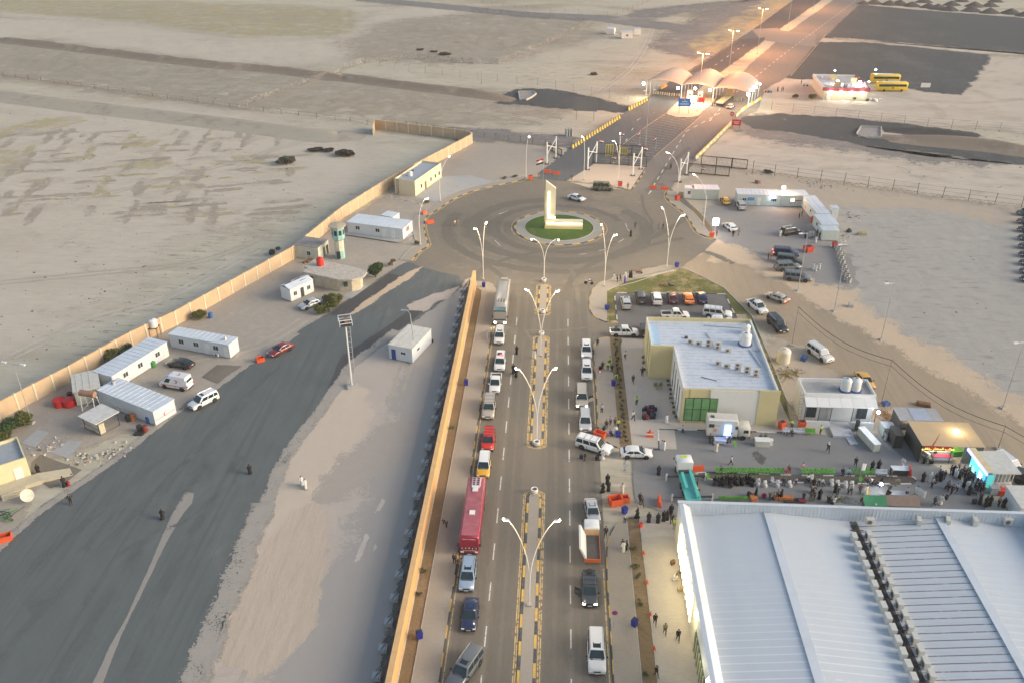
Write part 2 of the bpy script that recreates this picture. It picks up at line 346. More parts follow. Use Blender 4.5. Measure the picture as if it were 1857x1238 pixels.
for i,s in enumerate(('A0,770 400,660 900,560 1300,640','B700,560 900,600 1200,560 1500,470 1700,400','B640,600 1000,640 1250,700','B1450,480 1560,350 1700,250 1760,120','B1400,500 1560,380 1650,250 1690,140','C400,780 800,850 1300,900 1857,960','C500,850 1000,960 1500,1000 1857,1040','D0,300 500,250 1100,180 1500,20','D60,700 500,500 900,380 1400,120','A600,1050 1200,900 1700,750','F1000,100 1300,300 1600,700 1800,900','F1100,0 1500,200 1857,500','F950,200 1200,420 1857,700','E420,560 300,900 250,1237','H330,100 150,500 0,1000','G1350,1237 1500,900 1750,500','A0,90 700,130 1300,200','C1100,520 1500,560 1857,540','S600,650 1200,660 1857,600','D1650,500 1400,640 1000,720')):
 P=smoothline(pts(s),3.0)
 for w_ in(-.9,.9):soft_strip('tyre_track',offset(P,w_),.5,.030+i*.0006+w_*.0002,TRK if i%2 else TRL)
sheet('gravel_lot','C960,28 1250,55 1857,102 2100,118 2100,310 1640,290 1200,245 820,210 740,200',.02,GRAV,1.2,.6)
sheet('gravel_lot','C735,232 1000,236 1350,270 1650,300 1590,400 1500,512 1350,498 1060,440 800,430 595,426 565,412',.022,GRAV,1.5,.7)
sheet('light_ground','C820,208 1200,240 1857,296 2100,318 2100,308 1640,288 1200,243',.024,LSAND,1,.5)
sheet('lit_yard','C590,430 1060,500 1500,520 1640,330 2100,350 2100,720 1500,650 900,610 480,600 420,520',.012,LSAND,4,1.5)
sheet('dark_gravel','C330,640 520,622 900,650 1300,690 1560,722 1620,742 1500,765 1300,750 1090,700 960,695 940,745 860,760 620,720 400,700',.02,GRAV,1.5,.8)
sheet('dark_gravel','C860,760 1000,755 1080,760 1300,790 1600,815 1857,845 2000,860 2000,905 1700,870 1400,830 1100,800 950,780',.022,GRAV,2,.8)
sheet('grey_ground','C320,700 420,640 620,690 860,750 1000,790 1400,850 1850,900 1400,850 900,790 500,740',.018,GRYS,4,2)
sheet('sandy_ground','C330,930 900,960 1857,1110 1857,900 1200,830 600,750 300,730 120,860',.011,LSAND,4,2)
sheet('compound_yard','B705,785 1060,800 1200,850 1060,965 690,1050 560,1110 480,1180 E440,130 340,190 D1857,460 1600,580 950,990 G220,0 0,480 0,100 D0,1060 390,845 U0,720 250,540 1140,20 B300,1010',.013,soil('yard_soil',(.37,.325,.27),(.32,.285,.245),(.45,.37,.29),.08,(1,1),20,.5,fine=.2,bump=.2,speck=.15),1.5,.5)
sheet('sandy_yard','E570,385 720,300 H230,1237 G1080,1237 1240,790 1460,230 1570,0 D1700,1050 1857,830 E300,560',.013,PINK,2,.6)
sheet('tan_spread','G1090,1225 1240,800 1330,560 1480,190 1590,-30 D1620,1180 1857,940 E60,870 100,1000 G1857,60 1650,260 1480,380 1400,560 1250,900 1230,1100',.016,soil('peach_sand',(.53,.44,.35),(.48,.41,.335),None,.06,(1,.5),-20,fine=.1,bump=.08),2.5,.8)
sheet('scraped_bank','G1240,1000 1300,820 1390,640 1480,480 1600,330 1700,270 1760,330 1770,450 1740,600 1700,800 1640,950 1500,1120 1380,1190 1290,1120',.019,soil('ribbed_sand',(.50,.405,.315),(.46,.375,.295),None,.1,(1,.3),-20,fine=.14,bump=.25,tracks=.25,trot=-22),1.6,.6)
sheet('grey_pink_ground','G1690,240 1857,100 E250,1100 420,1000 330,1200 H120,60 G1800,260',.018,soil('grey_pink_sand',(.39,.335,.285),(.35,.305,.265),None,.06,fine=.1,bump=.05),2.5,.8)  # oval patch of duller, grey-pink sand
sheet('grey_sand','E480,430 640,360 H350,600 H220,1237 G1500,1237 1857,700 H200,300 E300,1000 420,700 330,560',.017,soil('grey_sand',(.375,.335,.295),(.42,.37,.32),None,.05,(1,.4),-10,fine=.08,bump=.05),4,1.5)
sheet('right_yard','J1480,800 1260,620 1150,480 C240,930 600,980 1000,1040 1857,1180 2400,1250 F2400,1400 1857,1237 1500,1237 600,900 560,600 230,250 0,200',.013,soil('right_soil',(.43,.36,.28),(.36,.305,.245),(.50,.39,.27),.05,(1,.7),20,.5,fine=.18,bump=.15),3,1)
sheet('graded_lot','C900,1150 1400,1170 1700,1237 2100,1300 F2100,1120 1857,960 1500,810 1150,590 960,400 850,80 860,-40',.017,LOTG,3,1)
sheet('worn_parking','V420,430 640,400 1350,410 1450,700 1620,800 1700,1000 1740,1180 1560,1200 1350,1150 1090,1010 900,880 720,800 480,760 430,680 440,560',.018,PARK,2.5,.8)
sheet('sand_shoulder','J1330,900 1470,800 F300,170 500,240 660,330 870,370 960,460 1100,600 1400,700 1600,880 1857,1000 2000,1080 2000,1300 1857,1220 1500,1000 1200,820 1000,700 800,560 600,420 420,310 200,215 40,190',.020,TAN,4.5,1.2)
sheet('dirt_road','J1240,985 1420,900 F120,190 300,200 470,290 640,400 830,520 1080,660 1350,810 1600,960 1857,1090 2050,1190 2050,1480 1857,1300 1600,1130 1250,985 960,830 700,640 560,590 470,540 380,400 150,270',.024,DIRT,2.5,.7)
sheet('left_asphalt','G-60,560 0,500 110,400 240,290 540,85 660,0 D950,1005 1180,862 1330,755 1620,575 U600,1085 1180,700 E260,248 360,190 440,215 650,265 640,320 560,385 300,560 60,740 D1857,830 1700,1050 1560,1237 G1460,230 1230,790 1060,1237 1000,1500 -200,1500',.028,ASPL,.7,0)
sheet('road_asphalt','U1300,560 1400,520 E440,130 477,100 465,60 B460,1230 475,1180 B500,1155 600,1090 690,1050 870,1005 1060,963 J475,405 640,460 910,465 1150,480 1170,540 1260,640 1330,730 1400,790 1480,800 1360,900 1240,985 1140,968 720,1085 E1370,330 1345,400 1360,470 1420,510 1490,520 E1500,615 1450,600 1300,800 745,800 705,270 650,290 640,262 440,215',.030,ASPC,.5,.1)
patch('road_asphalt',[(-11,30),(7.5,30),(7.5,163),(-11,163)],.034,ASPR,0,0,4)
sheet('left_carriageway','B1050,970 1190,860 1250,808 1660,540 K530,700 700,605 1110,340 1310,205 1640,-40 1870,-40 1470,230 1340,330 960,600 R450,690 J870,160 700,260 600,330 475,405',.034,ASPG,.6,.15)
sheet('new_asphalt','K690,610 1110,338 1350,320 1300,350 950,610',.038,ASPD,.3,.1)
sheet('new_asphalt','K1240,248 1310,205 1640,-40 1860,-40 1465,232 1440,262',.038,ASPD,.3,.1)
sheet('hatched_area','J600,330 700,260 870,160 R450,690 560,760 800,770 900,745 J1060,240 990,310',.036,ASPG,.2,.05)
sheet('right_carriageway','J900,470 990,350 1060,235 R880,745 1010,620 1120,330 C330,400 400,330 590,170 830,0 890,-40 1030,-40 985,0 790,180 710,250 590,400 440,490 400,600 270,665 60,880 J1200,400 1150,480',.035,soil('carriageway_asphalt',(.20,.18,.16),(.25,.22,.19),None,.05,(1,.3),-33,fine=.1,bump=.04,tracks=.3,trot=-33),.5,.15)
sheet('road_crossing','K1240,250 1290,320 1350,305 1350,345 1750,395 1745,285 1460,262 1440,240',.040,soil('crossing_asphalt',(.25,.22,.19),(.21,.19,.165),None,.08,fine=.1,bump=.04),.6,.2)
sheet('new_asphalt','E262,250 335,268 100,430 U800,1080 700,1110 612,1086 E0,425',.036,ASPD,.25,.08)
sheet('new_asphalt','E372,452 440,455 300,560 60,735 D1780,900 E0,700 200,570',.036,ASPD,.5,.12)
sheet('sand_spread','E335,270 360,250 440,215 410,235 U1240,800 820,1090 790,1080 U1290,740',.038,TAN,.5,.2)
sheet('sand_spread','E360,425 640,320 560,385 500,395 440,455 372,452',.033,PINK,.6,.2)
sheet('sand_streak','G1008,200 1050,208 1040,262 995,315 958,372 890,500 772,740 655,980 556,1237 480,1400 450,1400 508,1237 600,1040 690,880 790,660 892,420 938,320',.040,soil('streak_dust',(.30,.275,.245),(.25,.24,.22),None,.3,fine=.15,bump=0),.16,.05,.6)
mb=MB()
SW=.13
def walk(s,w0,w1,mat=None,kside=.15,step=2.0,km=None):
 P=smoothline(pts(s)if isinstance(s,str)else s,1.0);strip('sidewalk',P,w0,w1,SW,mat or PAVE);kerb(P,step=step,mats=km)
 return P
LW=[Vector((-14.0,30)),Vector((-14.0,161.0))]
lk=smoothline([(-11.15,30),(-11.15,100),(-11.15,150),(-11.15,157.5),(-11.6,160.8),(-13.0,163.0),(-15.2,163.6),(-16.4,163.2)],1.0)
patch('sidewalk',lk+[Vector((-16.3,161.6)),Vector((-14.2,159.5)),Vector((-14,156)),Vector((-14,30))],SW,PAVE,0,0)
kerb(lk);kerb([(-14.02,30),(-14.02,157),(-14.4,159.6),(-16,161.3)],w=.12,h=.17,mats=[CONC,CONC])
patch('planting_strip',[(-15.6,30),(-14.0,30),(-14.0,157),(-14.4,159.6),(-15.6,160.8)],.05,STRP,0,0)
rk=smoothline([(7.65,30),(7.65,70),(7.65,82),(8.1,87.2),(9.2,90.2),(10.8,91.6),(12.4,91.9)],1.0)
patch('sidewalk',[Vector((10.6,30)),Vector((10.6,91.5))]+rk[::-1],SW,PAVE,0,0);kerb(rk)
patch('planting_strip',[(10.6,30),(12.3,30),(12.3,91.9),(10.6,91.6)],.06,STRP,0,0)
patch('hall_apron',[(12.3,30),(16.6,30),(16.6,92.2),(12.3,92)],.07,PAVL,0,0)
kerb([(10.6,30),(10.6,91.4)],w=.12,h=.17,mats=[CONC,CONC]);kerb([(12.3,30),(12.3,92),(16.6,92.3)],w=.14,h=.17,mats=[CONC,CONC])
y0=g('Q',440,545).y;ybt=g('E',1500,600).y
fk=smoothline([(12.2,y0+.2),(10.2,y0+.5),(8.6,y0+2),(7.65,y0+5),(7.65,y0+12),(7.65,ybt-4),(8.2,ybt-1.3),(9.8,ybt),(12.3,ybt)],1.0)
patch('sidewalk',fk[::-1]+[Vector((10.6,y0+.3)),Vector((10.6,ybt))][0:0],SW,PAVE,0,0);kerb(fk)
patch('planting_strip',[(10.6,y0+.6),(12.4,y0+.4),(12.4,ybt-.1),(10.6,ybt-.1)],.14,STRP,0,0)
patch('paved_court',[(12.4,y0+.4),(19,y0+.3),(19.2,g('Q',785,375).y),(37.4,g('M',1200,130).y),(36.5,137),(16.4,137),(16.4,ybt-.6),(12.4,ybt)],.1,PAVL,0,0)
bay=pts('O125,268 1160,278 1215,400 1280,520 900,560 470,560 430,690 150,690 140,420');patch('parking_bay',bay,.045,soil('bay_asphalt',(.15,.145,.14),(.19,.18,.17),None,.1,fine=.1,bump=.03),0,0)
kerb(pts('O150,520 125,268 1160,278 1215,400 1270,500'),w=.22,mats=[KW,KB])
tri=smoothline(pts('E1500,520 1490,520 1425,510 1360,470 1345,400 1370,330 1420,295 1600,240 1770,205 J1215,978'),1.0)
patch('lawn_triangle',pts('E1440,330 1560,290 1700,260 J1215,1010 1240,985 F0,225 100,262 230,330 300,400 380,480 430,600 560,930 600,1100 550,1100 500,930 350,470 250,470 O1215,400 1160,278 125,268 150,520 E1440,515'),.05,GRASS,.1,.05)
patch('sidewalk',tri+pts('J1235,985 1130,1010 900,1070 E1540,300 1440,345 1440,515'),SW,PAVE,0,0);kerb(tri)
kerb(pts('J1235,985 1300,1010 F100,262 230,330 300,400 380,480 430,600 500,760 570,940 600,990'),w=.2,mats=[CONC,CONC]);kerb(pts('E1440,345 1480,325 1590,300 1700,262 J1215,1000'),w=.15,h=.17,mats=[CONC,CONC])
la=smoothline(pts('U1375,590 1450,500 1525,450 1522,400 1500,330 1492,240 1520,170 B500,1155 600,1088 690,1048 780,1024 870,1004 960,985 1050,965 1060,950'),1.0)
strip('sidewalk',la,0,2.6,SW,PAVE);kerb(la);kerb(offset(la,2.6),w=.15,h=.16,mats=[CONC,CONC])
patch('concrete_apron',pts('B400,1075 545,960 700,955 870,1003 690,1048 600,1088 520,1110 480,1090'),.04,PAVC,.1,.05)
isl=smoothline(pts('J475,405 600,412 700,430 860,455 905,465 930,440 1000,340'),1.0);patch('gate_island',pts('J475,405 700,430 905,465 1010,300 660,290 600,330'),.1,soil('pink_paving',(.50,.40,.32),(.45,.37,.30),None,.15,fine=.12,bump=.05),0,0);kerb(isl)
ra=smoothline(pts('J1160,470 1145,500 1160,535 1200,570 1262,620 1310,680 1345,740 1400,775 1480,800'),1.0)
strip('sidewalk',ra,0,2.4,SW,PAVE);kerb(ra);kerb(offset(ra,2.4),w=.15,h=.16,mats=[CONC,CONC])
rb=smoothline(pts('J1480,790 1450,720 1390,640 1320,570 1260,525 1265,480'),1.0);strip('planting_strip',rb,0,1.2,.05,STRP)
MX=-1.8
def median(ya,yb):
 n=9;L=[]
 for k in range(n):t=math.pi*k/(n-1);L.append(Vector((MX+.85*math.cos(t),yb-.85+.85*math.sin(t))))
 for k in range(n):t=math.pi+math.pi*k/(n-1);L.append(Vector((MX+.85*math.cos(t),ya+.85+.85*math.sin(t))))
 patch('median_paving',[(MX+(p.x-MX)*.8,p.y)for p in L],.14,PAVE,0,0);kerb(L,loop=True,w=.34,h=.17,step=2.0)
 for k in(1.2,1.38):
  pass
 O=[Vector((MX+(p.x-MX)*1.42,p.y+(.35 if p.y>(ya+yb)/2 else-.35)))for p in L];O.append(O[0])
 strip('road_marking',O,-.07,.07,0.082,YL);O2=[Vector((MX+(p.x-MX)*1.68,p.y+(.6 if p.y>(ya+yb)/2 else-.6)))for p in L];O2.append(O2[0])
 strip('road_marking',O2,-.07,.07,0.082,YL)
median(30,96.2);median(107.2,140.6);median(149.8,162.3)
mk=MB()
def dash(x,y,L=3.0):mk.quad((x-.075,y,0.082),(x+.075,y,0.082),(x+.075,y+L,0.082),(x-.075,y+L,0.082))
for k in range(13):
 y=62.2+k*6.9
 if y<156:dash(-6.6,y)
 if y<150:dash(3.05,y)
for x in():mk.quad((x-.06,40,0.082),(x+.06,40,0.082),(x+.06,91 if x>0 else 158,0.082),(x-.06,91 if x>0 else 158,0.082))
for s in('J870,690 880,720','J900,745 880,725','J820,820 860,795','J690,875 740,865','J560,900 610,895','J1025,495 1050,470','B850,1165 900,1150','J20,630 70,610','E860,100 830,70'):
 a,b=pts(s);d=(b-a).normalized();nn=Vector((-d.y,d.x,0))*.08;mk.quad(*[tuple((v.x,v.y,0.084))for v in(a-nn,a+nn,b+nn,b-nn)])
def dline(s,L=3,gap=4,w=.08):
 Q=resample(pts(s),.5);per=int((L+gap)/.5)
 for i in range(len(Q)-1):
  if i%per<L/.5:
   d=(Q[i+1]-Q[i]).normalized();nn=Vector((-d.y,d.x))*w;a,b=Q[i],Q[i+1];mk.quad(*[(v.x,v.y,0.086)for v in(a-nn,a+nn,b+nn,b-nn)])
dline('J1025,495 R700,960 1200,690',3,3,.12);dline('C150,660 250,540 560,290 990,-30',3,4,.14);dline('J780,300 R50,800 280,700',3,9,.12);dline('K860,590 1160,380',3,6,.14)
tag(mk.build('road_marking',WL),kind='structure')
mk=MB()
def yline(P,w=.1):
 Q=offset(P,w);Q2=offset(P,-w)
 for i in range(len(Q)-1):mk.quad(*[(v.x,v.y,0.087)for v in(Q[i],Q[i+1],Q2[i+1],Q2[i])])
yline([Vector((-10.7,30)),Vector((-10.7,158))],.07);yline([Vector((7.15,30)),Vector((7.15,82))],.07);yline([Vector((7.15,y0+6)),Vector((7.15,ybt-4))],.07);yline(offset(la,-.6));yline(offset(ra,-.6));yline(offset(tri,-.6))
yline(pts('K640,585 1035,322'),.25);yline(pts('K1175,232 1530,0 1590,-40'),.25);yline(pts('K690,612 1110,342'),.1);yline(pts('C60,870 270,660'),.1);yline(pts('C590,415 780,190'),.12);yline(pts('J800,200 R180,880 440,710'),.12);yline(pts('J1060,245 R900,755'),.1)
La=pts('J620,325 700,262 870,162 R450,700');Ra=pts('J980,320 1060,245 R600,960 895,760')
def at(P,t):
 L=[(b-a).length for a,b in zip(P,P[1:])];d=t*sum(L)
 for a,b,l in zip(P,P[1:],L):
  if d<=l:return a.lerp(b,d/l)
  d-=l
 return P[-1]
for i in range(24):
 t=i/24;yline([at(La,min(1,t+.06)),at(Ra,t)],.08)
tag(mk.build('road_marking',YL),kind='structure')
RUB=soil('wheel_rubber',(.163,.146,.12),(.156,.14,.115),None,.2,(1,.3),fine=.16,bump=0);DUS=soil('wheel_dust',(.205,.183,.148),(.22,.195,.16),None,.2,(1,.3),fine=.12,bump=0,dens=.8)
zt=[.066]
def wheelmark(P,w,m):zt[0]+=.0004;soft_strip('wheel_marks',smoothline(P,2.0),w,zt[0],m)
for x in(-9.3,-7.8,-5.6,-4.2,.4,1.9,4.6,6.1):wheelmark([Vector((x,30)),Vector((x+.1,80)),Vector((x-.1,120)),Vector((x,160))],.75,RUB)
for x in(-10.6,-6.6,3.1,7.1):wheelmark([Vector((x,30)),Vector((x,100)),Vector((x,158))],.45,DUS)
cc=Vector((1.2,193.8))
for r_,w_,m_,a0,a1 in((12.6,.7,DUS,0,360),(14.3,1.6,RUB,20,330),(19,2.4,RUB,100,400),(22,1.0,DUS,150,330),(24.5,1.8,RUB,160,300),(20.7,.6,DUS,0,120),(27.5,1.2,DUS,190,290)):wheelmark([cc+Vector((r_*math.cos(R(a))*1.08,r_*math.sin(R(a))))for a in range(a0,a1+1,15)],w_,m_)
for s,w_,m_ in(('E700,320 760,230 900,170 1150,120 1500,80',1.0,RUB),('E1050,620 1000,560 1150,560 1350,540',.5,DUS),('E900,300 840,240 700,150 560,60',.9,RUB),('E1230,400 1250,280 1400,180 1700,90 1857,60',1.1,RUB),('J100,900 300,960 700,920 1100,760 1300,600 1100,420',1.3,RUB),('J560,1237 500,1000 300,960',.7,DUS),('J640,470 760,330 900,200',1.0,DUS),('J1030,480 1130,330 1300,180',1.2,RUB),('J980,500 1000,600 1050,700 950,820',.5,RUB),('J1240,900 1400,880 1600,960',1.2,DUS),('E1700,1237 1600,1180 1450,1100 1320,900',.8,RUB)):wheelmark(pts(s),w_,m_)
LR=soil('yard_stain',(.132,.142,.137),(.14,.15,.144),None,.2,fine=.15,bump=0,dens=.35);LD=soil('yard_dust',(.20,.198,.185),(.185,.185,.174),None,.2,fine=.15,bump=0,dens=.4)
for i,s in enumerate(('G700,1237 1000,500 1330,0','G300,1237 700,600 1150,0','G0,1100 500,560 1050,0 D1500,750','G0,760 400,420 900,0','G200,900 300,700 650,300 900,200','G1300,-20 1100,300 700,500 400,900')):wheelmark(pts(s),1.0 if i<4 else .5,LR)
DBD=soil('drifted_dust',(.36,.325,.28),(.30,.275,.24),None,.3,fine=.15,bump=0,dens=.95)
for s,w_ in(('E300,560 60,740 D1857,830 1700,1050 1560,1237 G1460,230 1230,790 1060,1237 1000,1450',1.5),('G1440,260 1225,800 1055,1237',2.4),('G-60,560 0,500 110,400 240,290 540,85 660,0 D950,1005 1180,862 1330,755 1620,575',.9)):wheelmark(pts(s),w_,DBD)
r3=random.Random(21)
for i in range(6):c=g('G',r3.uniform(0,1400),r3.uniform(-200,1237));a=r3.uniform(.3,1.5);patch('oil_stain',[(c.x+a*math.cos(k)*r3.uniform(.6,1.2),c.y+a*1.6*math.sin(k)*r3.uniform(.6,1.2))for k in(0,.9,1.8,2.7,3.6,4.5,5.4)],.050,LR,.9,.2,.6)if c.x<-30+0 and(c.x+58)<(c.y-60)*.35 else None
RC=Vector((1.2,193.8));circ=lambda r,n=72:[RC+Vector((r*math.cos(2*math.pi*k/n),r*math.sin(2*math.pi*k/n)))for k in range(n)]
patch('roundabout_paving',circ(10.3),.12,pavers('ring_pavers',(.33,.315,.28)),0,0);kerb(circ(10.4),loop=True,w=.35,h=.17,step=2.0);kerb(circ(8.1),loop=True,w=.2,h=.2,mats=[CONC,CONC])
patch('roundabout_lawn',circ(8.0),.16,LAWN,0,0);C2=circ(11.2);C2.append(C2[0]);strip('road_marking',C2,-.08,.08,0.086,YL)
patch('plaza_asphalt',pts('Q560,640 730,548 785,548 780,375 M0,110 430,118 1560,152 1830,192 N400,170 620,170 850,420 1350,720 1500,1013 M175,1000 Q590,1000 575,880'),.05,PLAZ,.3,.1)
kerb(pts('Q560,548 785,548 780,375 M0,108 430,114 900,128 1560,150'),w=.25,mats=[KW,KB],step=3.0)
pl=pts('L175,335 270,330 700,345 1290,352 1305,370 1290,388 700,382 300,372 200,350');patch('planter_strip',pl,.1,soil('planter_soil',(.12,.10,.08),(.17,.15,.12),None,.3,fine=.2),0,0)
kerb(smoothline(pl,1,True),loop=True,w=.25,mats=[KW,KB],step=1.5)
for s in('N0,800 60,805 160,850 60,860 0,850','M940,330 975,325 1000,370 1040,400 1020,470 985,440 960,380'):
 patch('spilt_water',pts(s),.058,soil('wet_asphalt'+s[0],(.11,.105,.10),(.14,.14,.135),None,.4,fine=.1,rough=.5,dens=.7),.8,.2,.6)
for s,m in(('W480,820 640,720 770,720 640,885',PAVC),('W200,740 350,610 460,640 330,780',PAVC),('W300,920 380,850 760,990 620,1100 480,1160 300,1030',ASPC),('D1100,810 1180,745 1320,750 1180,845',ASPC),('U740,920 850,800 980,820 810,940',PAVC),('V860,330 900,330 880,390',PAVC)):
 patch('concrete_slab',pts(s),.036,m,.15,.08)
 # ---------------- builders: vehicles ----------------
GLASS=pm('car_glass',(.022,.04,.048),.08,var=.3,scale=.8);TYRE=pm('tyre_rubber',(.02,.02,.02),.85,var=0);RIM=pm('wheel_rim',(.45,.45,.46),.35,.7,var=0)
BLK=pm('black_plastic',(.025,.025,.027),.6,var=0);CHR=pm('chrome',(.6,.6,.6),.2,.9,var=0);PLATE=pm('number_plate',(.7,.7,.68),.5,var=0)
HL=pm('headlight_glass',(.75,.77,.8),.15,var=0);TLR=pm('taillight_red',(.45,.02,.02),.25,var=0);HLON=emat('headlight_lit',(1,.86,.62),14);TLON=emat('taillight_lit',(1,.12,.06),5)
HLW=emat('headlight_white',(1,.95,.88),30)
CARC={'white':(.72,.72,.71),'pearl':(.66,.65,.62),'beige':(.46,.42,.35),'silver':(.50,.51,.52),'steel':(.30,.38,.50),'blue':(.33,.42,.55),'grey':(.16,.17,.18),'dgrey':(.07,.078,.088),'black':(.018,.02,.022),'navy':(.015,.025,.075),'red':(.52,.025,.015),'dred':(.22,.015,.02),'taxi':(.72,.38,.04),'orange':(.80,.20,.02),'green':(.045,.07,.06),'camo':(.1,.1,.07),'maroon':(.08,.015,.015)}
def cpaint(c):
 k='car_paint_'+c
 return MATS.get(k)or pm(k,CARC[c],.32,.25 if c in('silver','steel','grey','dgrey','blue','beige')else 0,var=.05,scale=.7,coat=.6,grime=.12)
SPEC=dict(sedan=dict(L=4.75,W=1.84,H=1.44,zb=.9,top=[(-.5,.6),(-.487,.86),(-.38,.98),(-.2,.96),(.2,.93),(.38,.82),(.475,.68),(.5,.5)],g=(-.41,.23,-.25,.06),wb=.29,wr=.33,win=[(.10,.47),(.50,.90)]),coupe=dict(L=4.75,W=1.9,H=1.36,zb=.88,top=[(-.5,.6),(-.487,.9),(-.38,.95),(-.2,.93),(.15,.92),(.36,.86),(.475,.7),(.5,.5)],g=(-.38,.16,-.2,.0),wb=.285,wr=.35,win=[(.12,.4),(.44,.9)]),suv=dict(L=4.85,W=1.93,H=1.78,zb=1.05,top=[(-.5,.7),(-.49,1.04),(-.2,1.07),(.2,1.06),(.27,1.04),(.43,.96),(.485,.8),(.5,.55)],g=(-.488,.25,-.45,.11),wb=.285,wr=.38,win=[(.04,.25),(.28,.57),(.60,.93)],rail=1),bigsuv=dict(L=5.5,W=2.02,H=1.9,zb=1.1,top=[(-.5,.7),(-.492,1.08),(-.2,1.12),(.2,1.12),(.27,1.1),(.45,1.04),(.488,.85),(.5,.6)],g=(-.49,.24,-.465,.13),wb=.29,wr=.4,win=[(.03,.30),(.33,.59),(.62,.93)],rail=1),pickup=dict(L=5.3,W=1.87,H=1.8,zb=1.05,top=[(-.5,.6),(-.495,.78),(-.2,.78),(-.14,.8),(-.12,1.05),(.2,1.06),(.27,1.04),(.44,.97),(.487,.8),(.5,.55)],g=(-.125,.25,-.1,.12),wb=.3,wr=.38,win=[(.05,.45),(.5,.92)],bed=1),minivan=dict(L=5.4,W=2.0,H=2.15,zb=1.15,top=[(-.5,.7),(-.495,1.12),(-.2,1.15),(.25,1.15),(.33,1.1),(.45,.95),(.49,.8),(.5,.55)],g=(-.495,.36,-.485,.24),wb=.3,wr=.36,win=[(.02,.22),(.24,.46),(.48,.70),(.73,.94)]))
SPEC['ambulance']=dict(SPEC['minivan'],win=[(.74,.95)])
CM={}
def cm(key,fn):
 if key not in CM:CM[key]=fn()
 return CM[key]
def body_mesh(k,mats):
 S=SPEC[k];L,W=S['L'],S['W']/2;rings=[];n=len(S['top'])
 for i,(fx,zt)in enumerate(S['top']):
  e=1-.13*max(0,(abs(fx)-.40)/.1)**2;hw=W*e;zl=.26+(.12 if i in(0,n-1)else 0)
  zs=[zl,zl+.14,zl+(zt-zl)*.55,zt-(zt-zl)*.14,zt,zt+.025]
  half=[(hw*.9,zs[0]),(hw*.985,zs[1]),(hw,zs[2]),(hw*.965,zs[3]),(hw*.86,zs[4]),(hw*.4,zs[5])]
  rings.append([(fx*L,y,z)for y,z in half]+[(fx*L,-y,z)for y,z in half[::-1]])
 mb=MB().loft(rings)
 mb.f=[f[::-1]for f in mb.f]
 if S.get('bed'):
  for sy in(-1,1):mb.box((-.31*L,sy*(W-.07),.93),(.37*L,.12,.34))
  mb.box((-.495*L,0,.9),(.06,W*1.8,.32))
 return mb.mesh(k+'_body',mats,40)
def cabin_mesh(k,mats):
 S=SPEC[k];L,H,zb=S['L'],S['H'],S['zb'];bR,bF,rR,rF=[v*L for v in S['g']];hb=S['W']/2*.93;ht=hb*.83;mb=MB();rings=[]
 for x,f in((bR,0),(rR,1),(rR+(rF-rR)*.3,1.03),(rR+(rF-rR)*.7,1.03),(rF,1),(bF,0)):
  zr=zb+(H-zb)*min(f,1)+(.02 if f>1 else 0);h2=hb+(ht-hb)*min(f,1)
  rings.append([(x,hb,zb-.03),(x,h2+.0,max(zb-.02,zr-.09)),(x,h2*.9,zr-.01),(x,h2*.4,zr+.01),(x,-h2*.4,zr+.01),(x,-h2*.9,zr-.01),(x,-h2,max(zb-.02,zr-.09)),(x,-hb,zb-.03)])
 mb.loft(rings);mb.f=[f[::-1]for f in mb.f]
 return mb.mesh(k+'_cabin',mats,35)
def glass_mesh(k,which):
 S=SPEC[k];L,H,zb=S['L'],S['H'],S['zb'];bR,bF,rR,rF=[v*L for v in S['g']];hb=S['W']/2*.93;ht=hb*.83;mb=MB();o=.018
 if which=='windshield':mb.quad((bF-.04+o,-hb*.9,zb+.05),(bF-.04+o,hb*.9,zb+.05),(rF+.05+o,ht*.88,H-.05+o),(rF+.05+o,-ht*.88,H-.05+o))
 elif which=='rear_window':mb.quad((bR+.05-o,hb*.88,zb+.07),(bR+.05-o,-hb*.88,zb+.07),(rR-.02-o,-ht*.86,H-.09+o),(rR-.02-o,ht*.86,H-.09+o))
 else:
  sy,u0,u1=which
  def q(u,v):return(((bR+(bF-bR)*u)*(1-v)+(rR+(rF-rR)*u)*v),sy*(hb+(ht-hb)*v+o),zb+(H-.09-zb)*v)
  mb.quad(q(u0,.12),q(u1,.12),q(u1,.92),q(u0,.92))
  if sy>0:mb.f=[f[::-1]for f in mb.f]
 return mb.mesh('glass',GLASS)
def box_mesh(name,boxes,mat):
 mb=MB()
 for b in boxes:mb.box(*b)
 return mb.mesh(name,mat)
def wheel_meshes(r,w=.24):
 return(cm(('tyre',r,w),lambda:MB().lathe([(r*.6,-w/2),(r*.93,-w/2),(r,-w/3),(r,w/3),(r*.93,w/2),(r*.6,w/2)],20).mesh('tyre',TYRE,50)),cm(('rim',r,w),lambda:MB().lathe([(r*.62,-w*.44),(r*.62,w*.40),(r*.5,w*.46),(r*.15,w*.5)],14).mesh('rim',RIM,40)))
def add_wheel(root,x,y,r,w=.24,name='wheel'):
 t,rm=wheel_meshes(r,w)
 o=link(name,t,root,(x,y,r));o.rotation_euler=(R(-90)if y>0 else R(90),0,0);link('rim',rm,o)
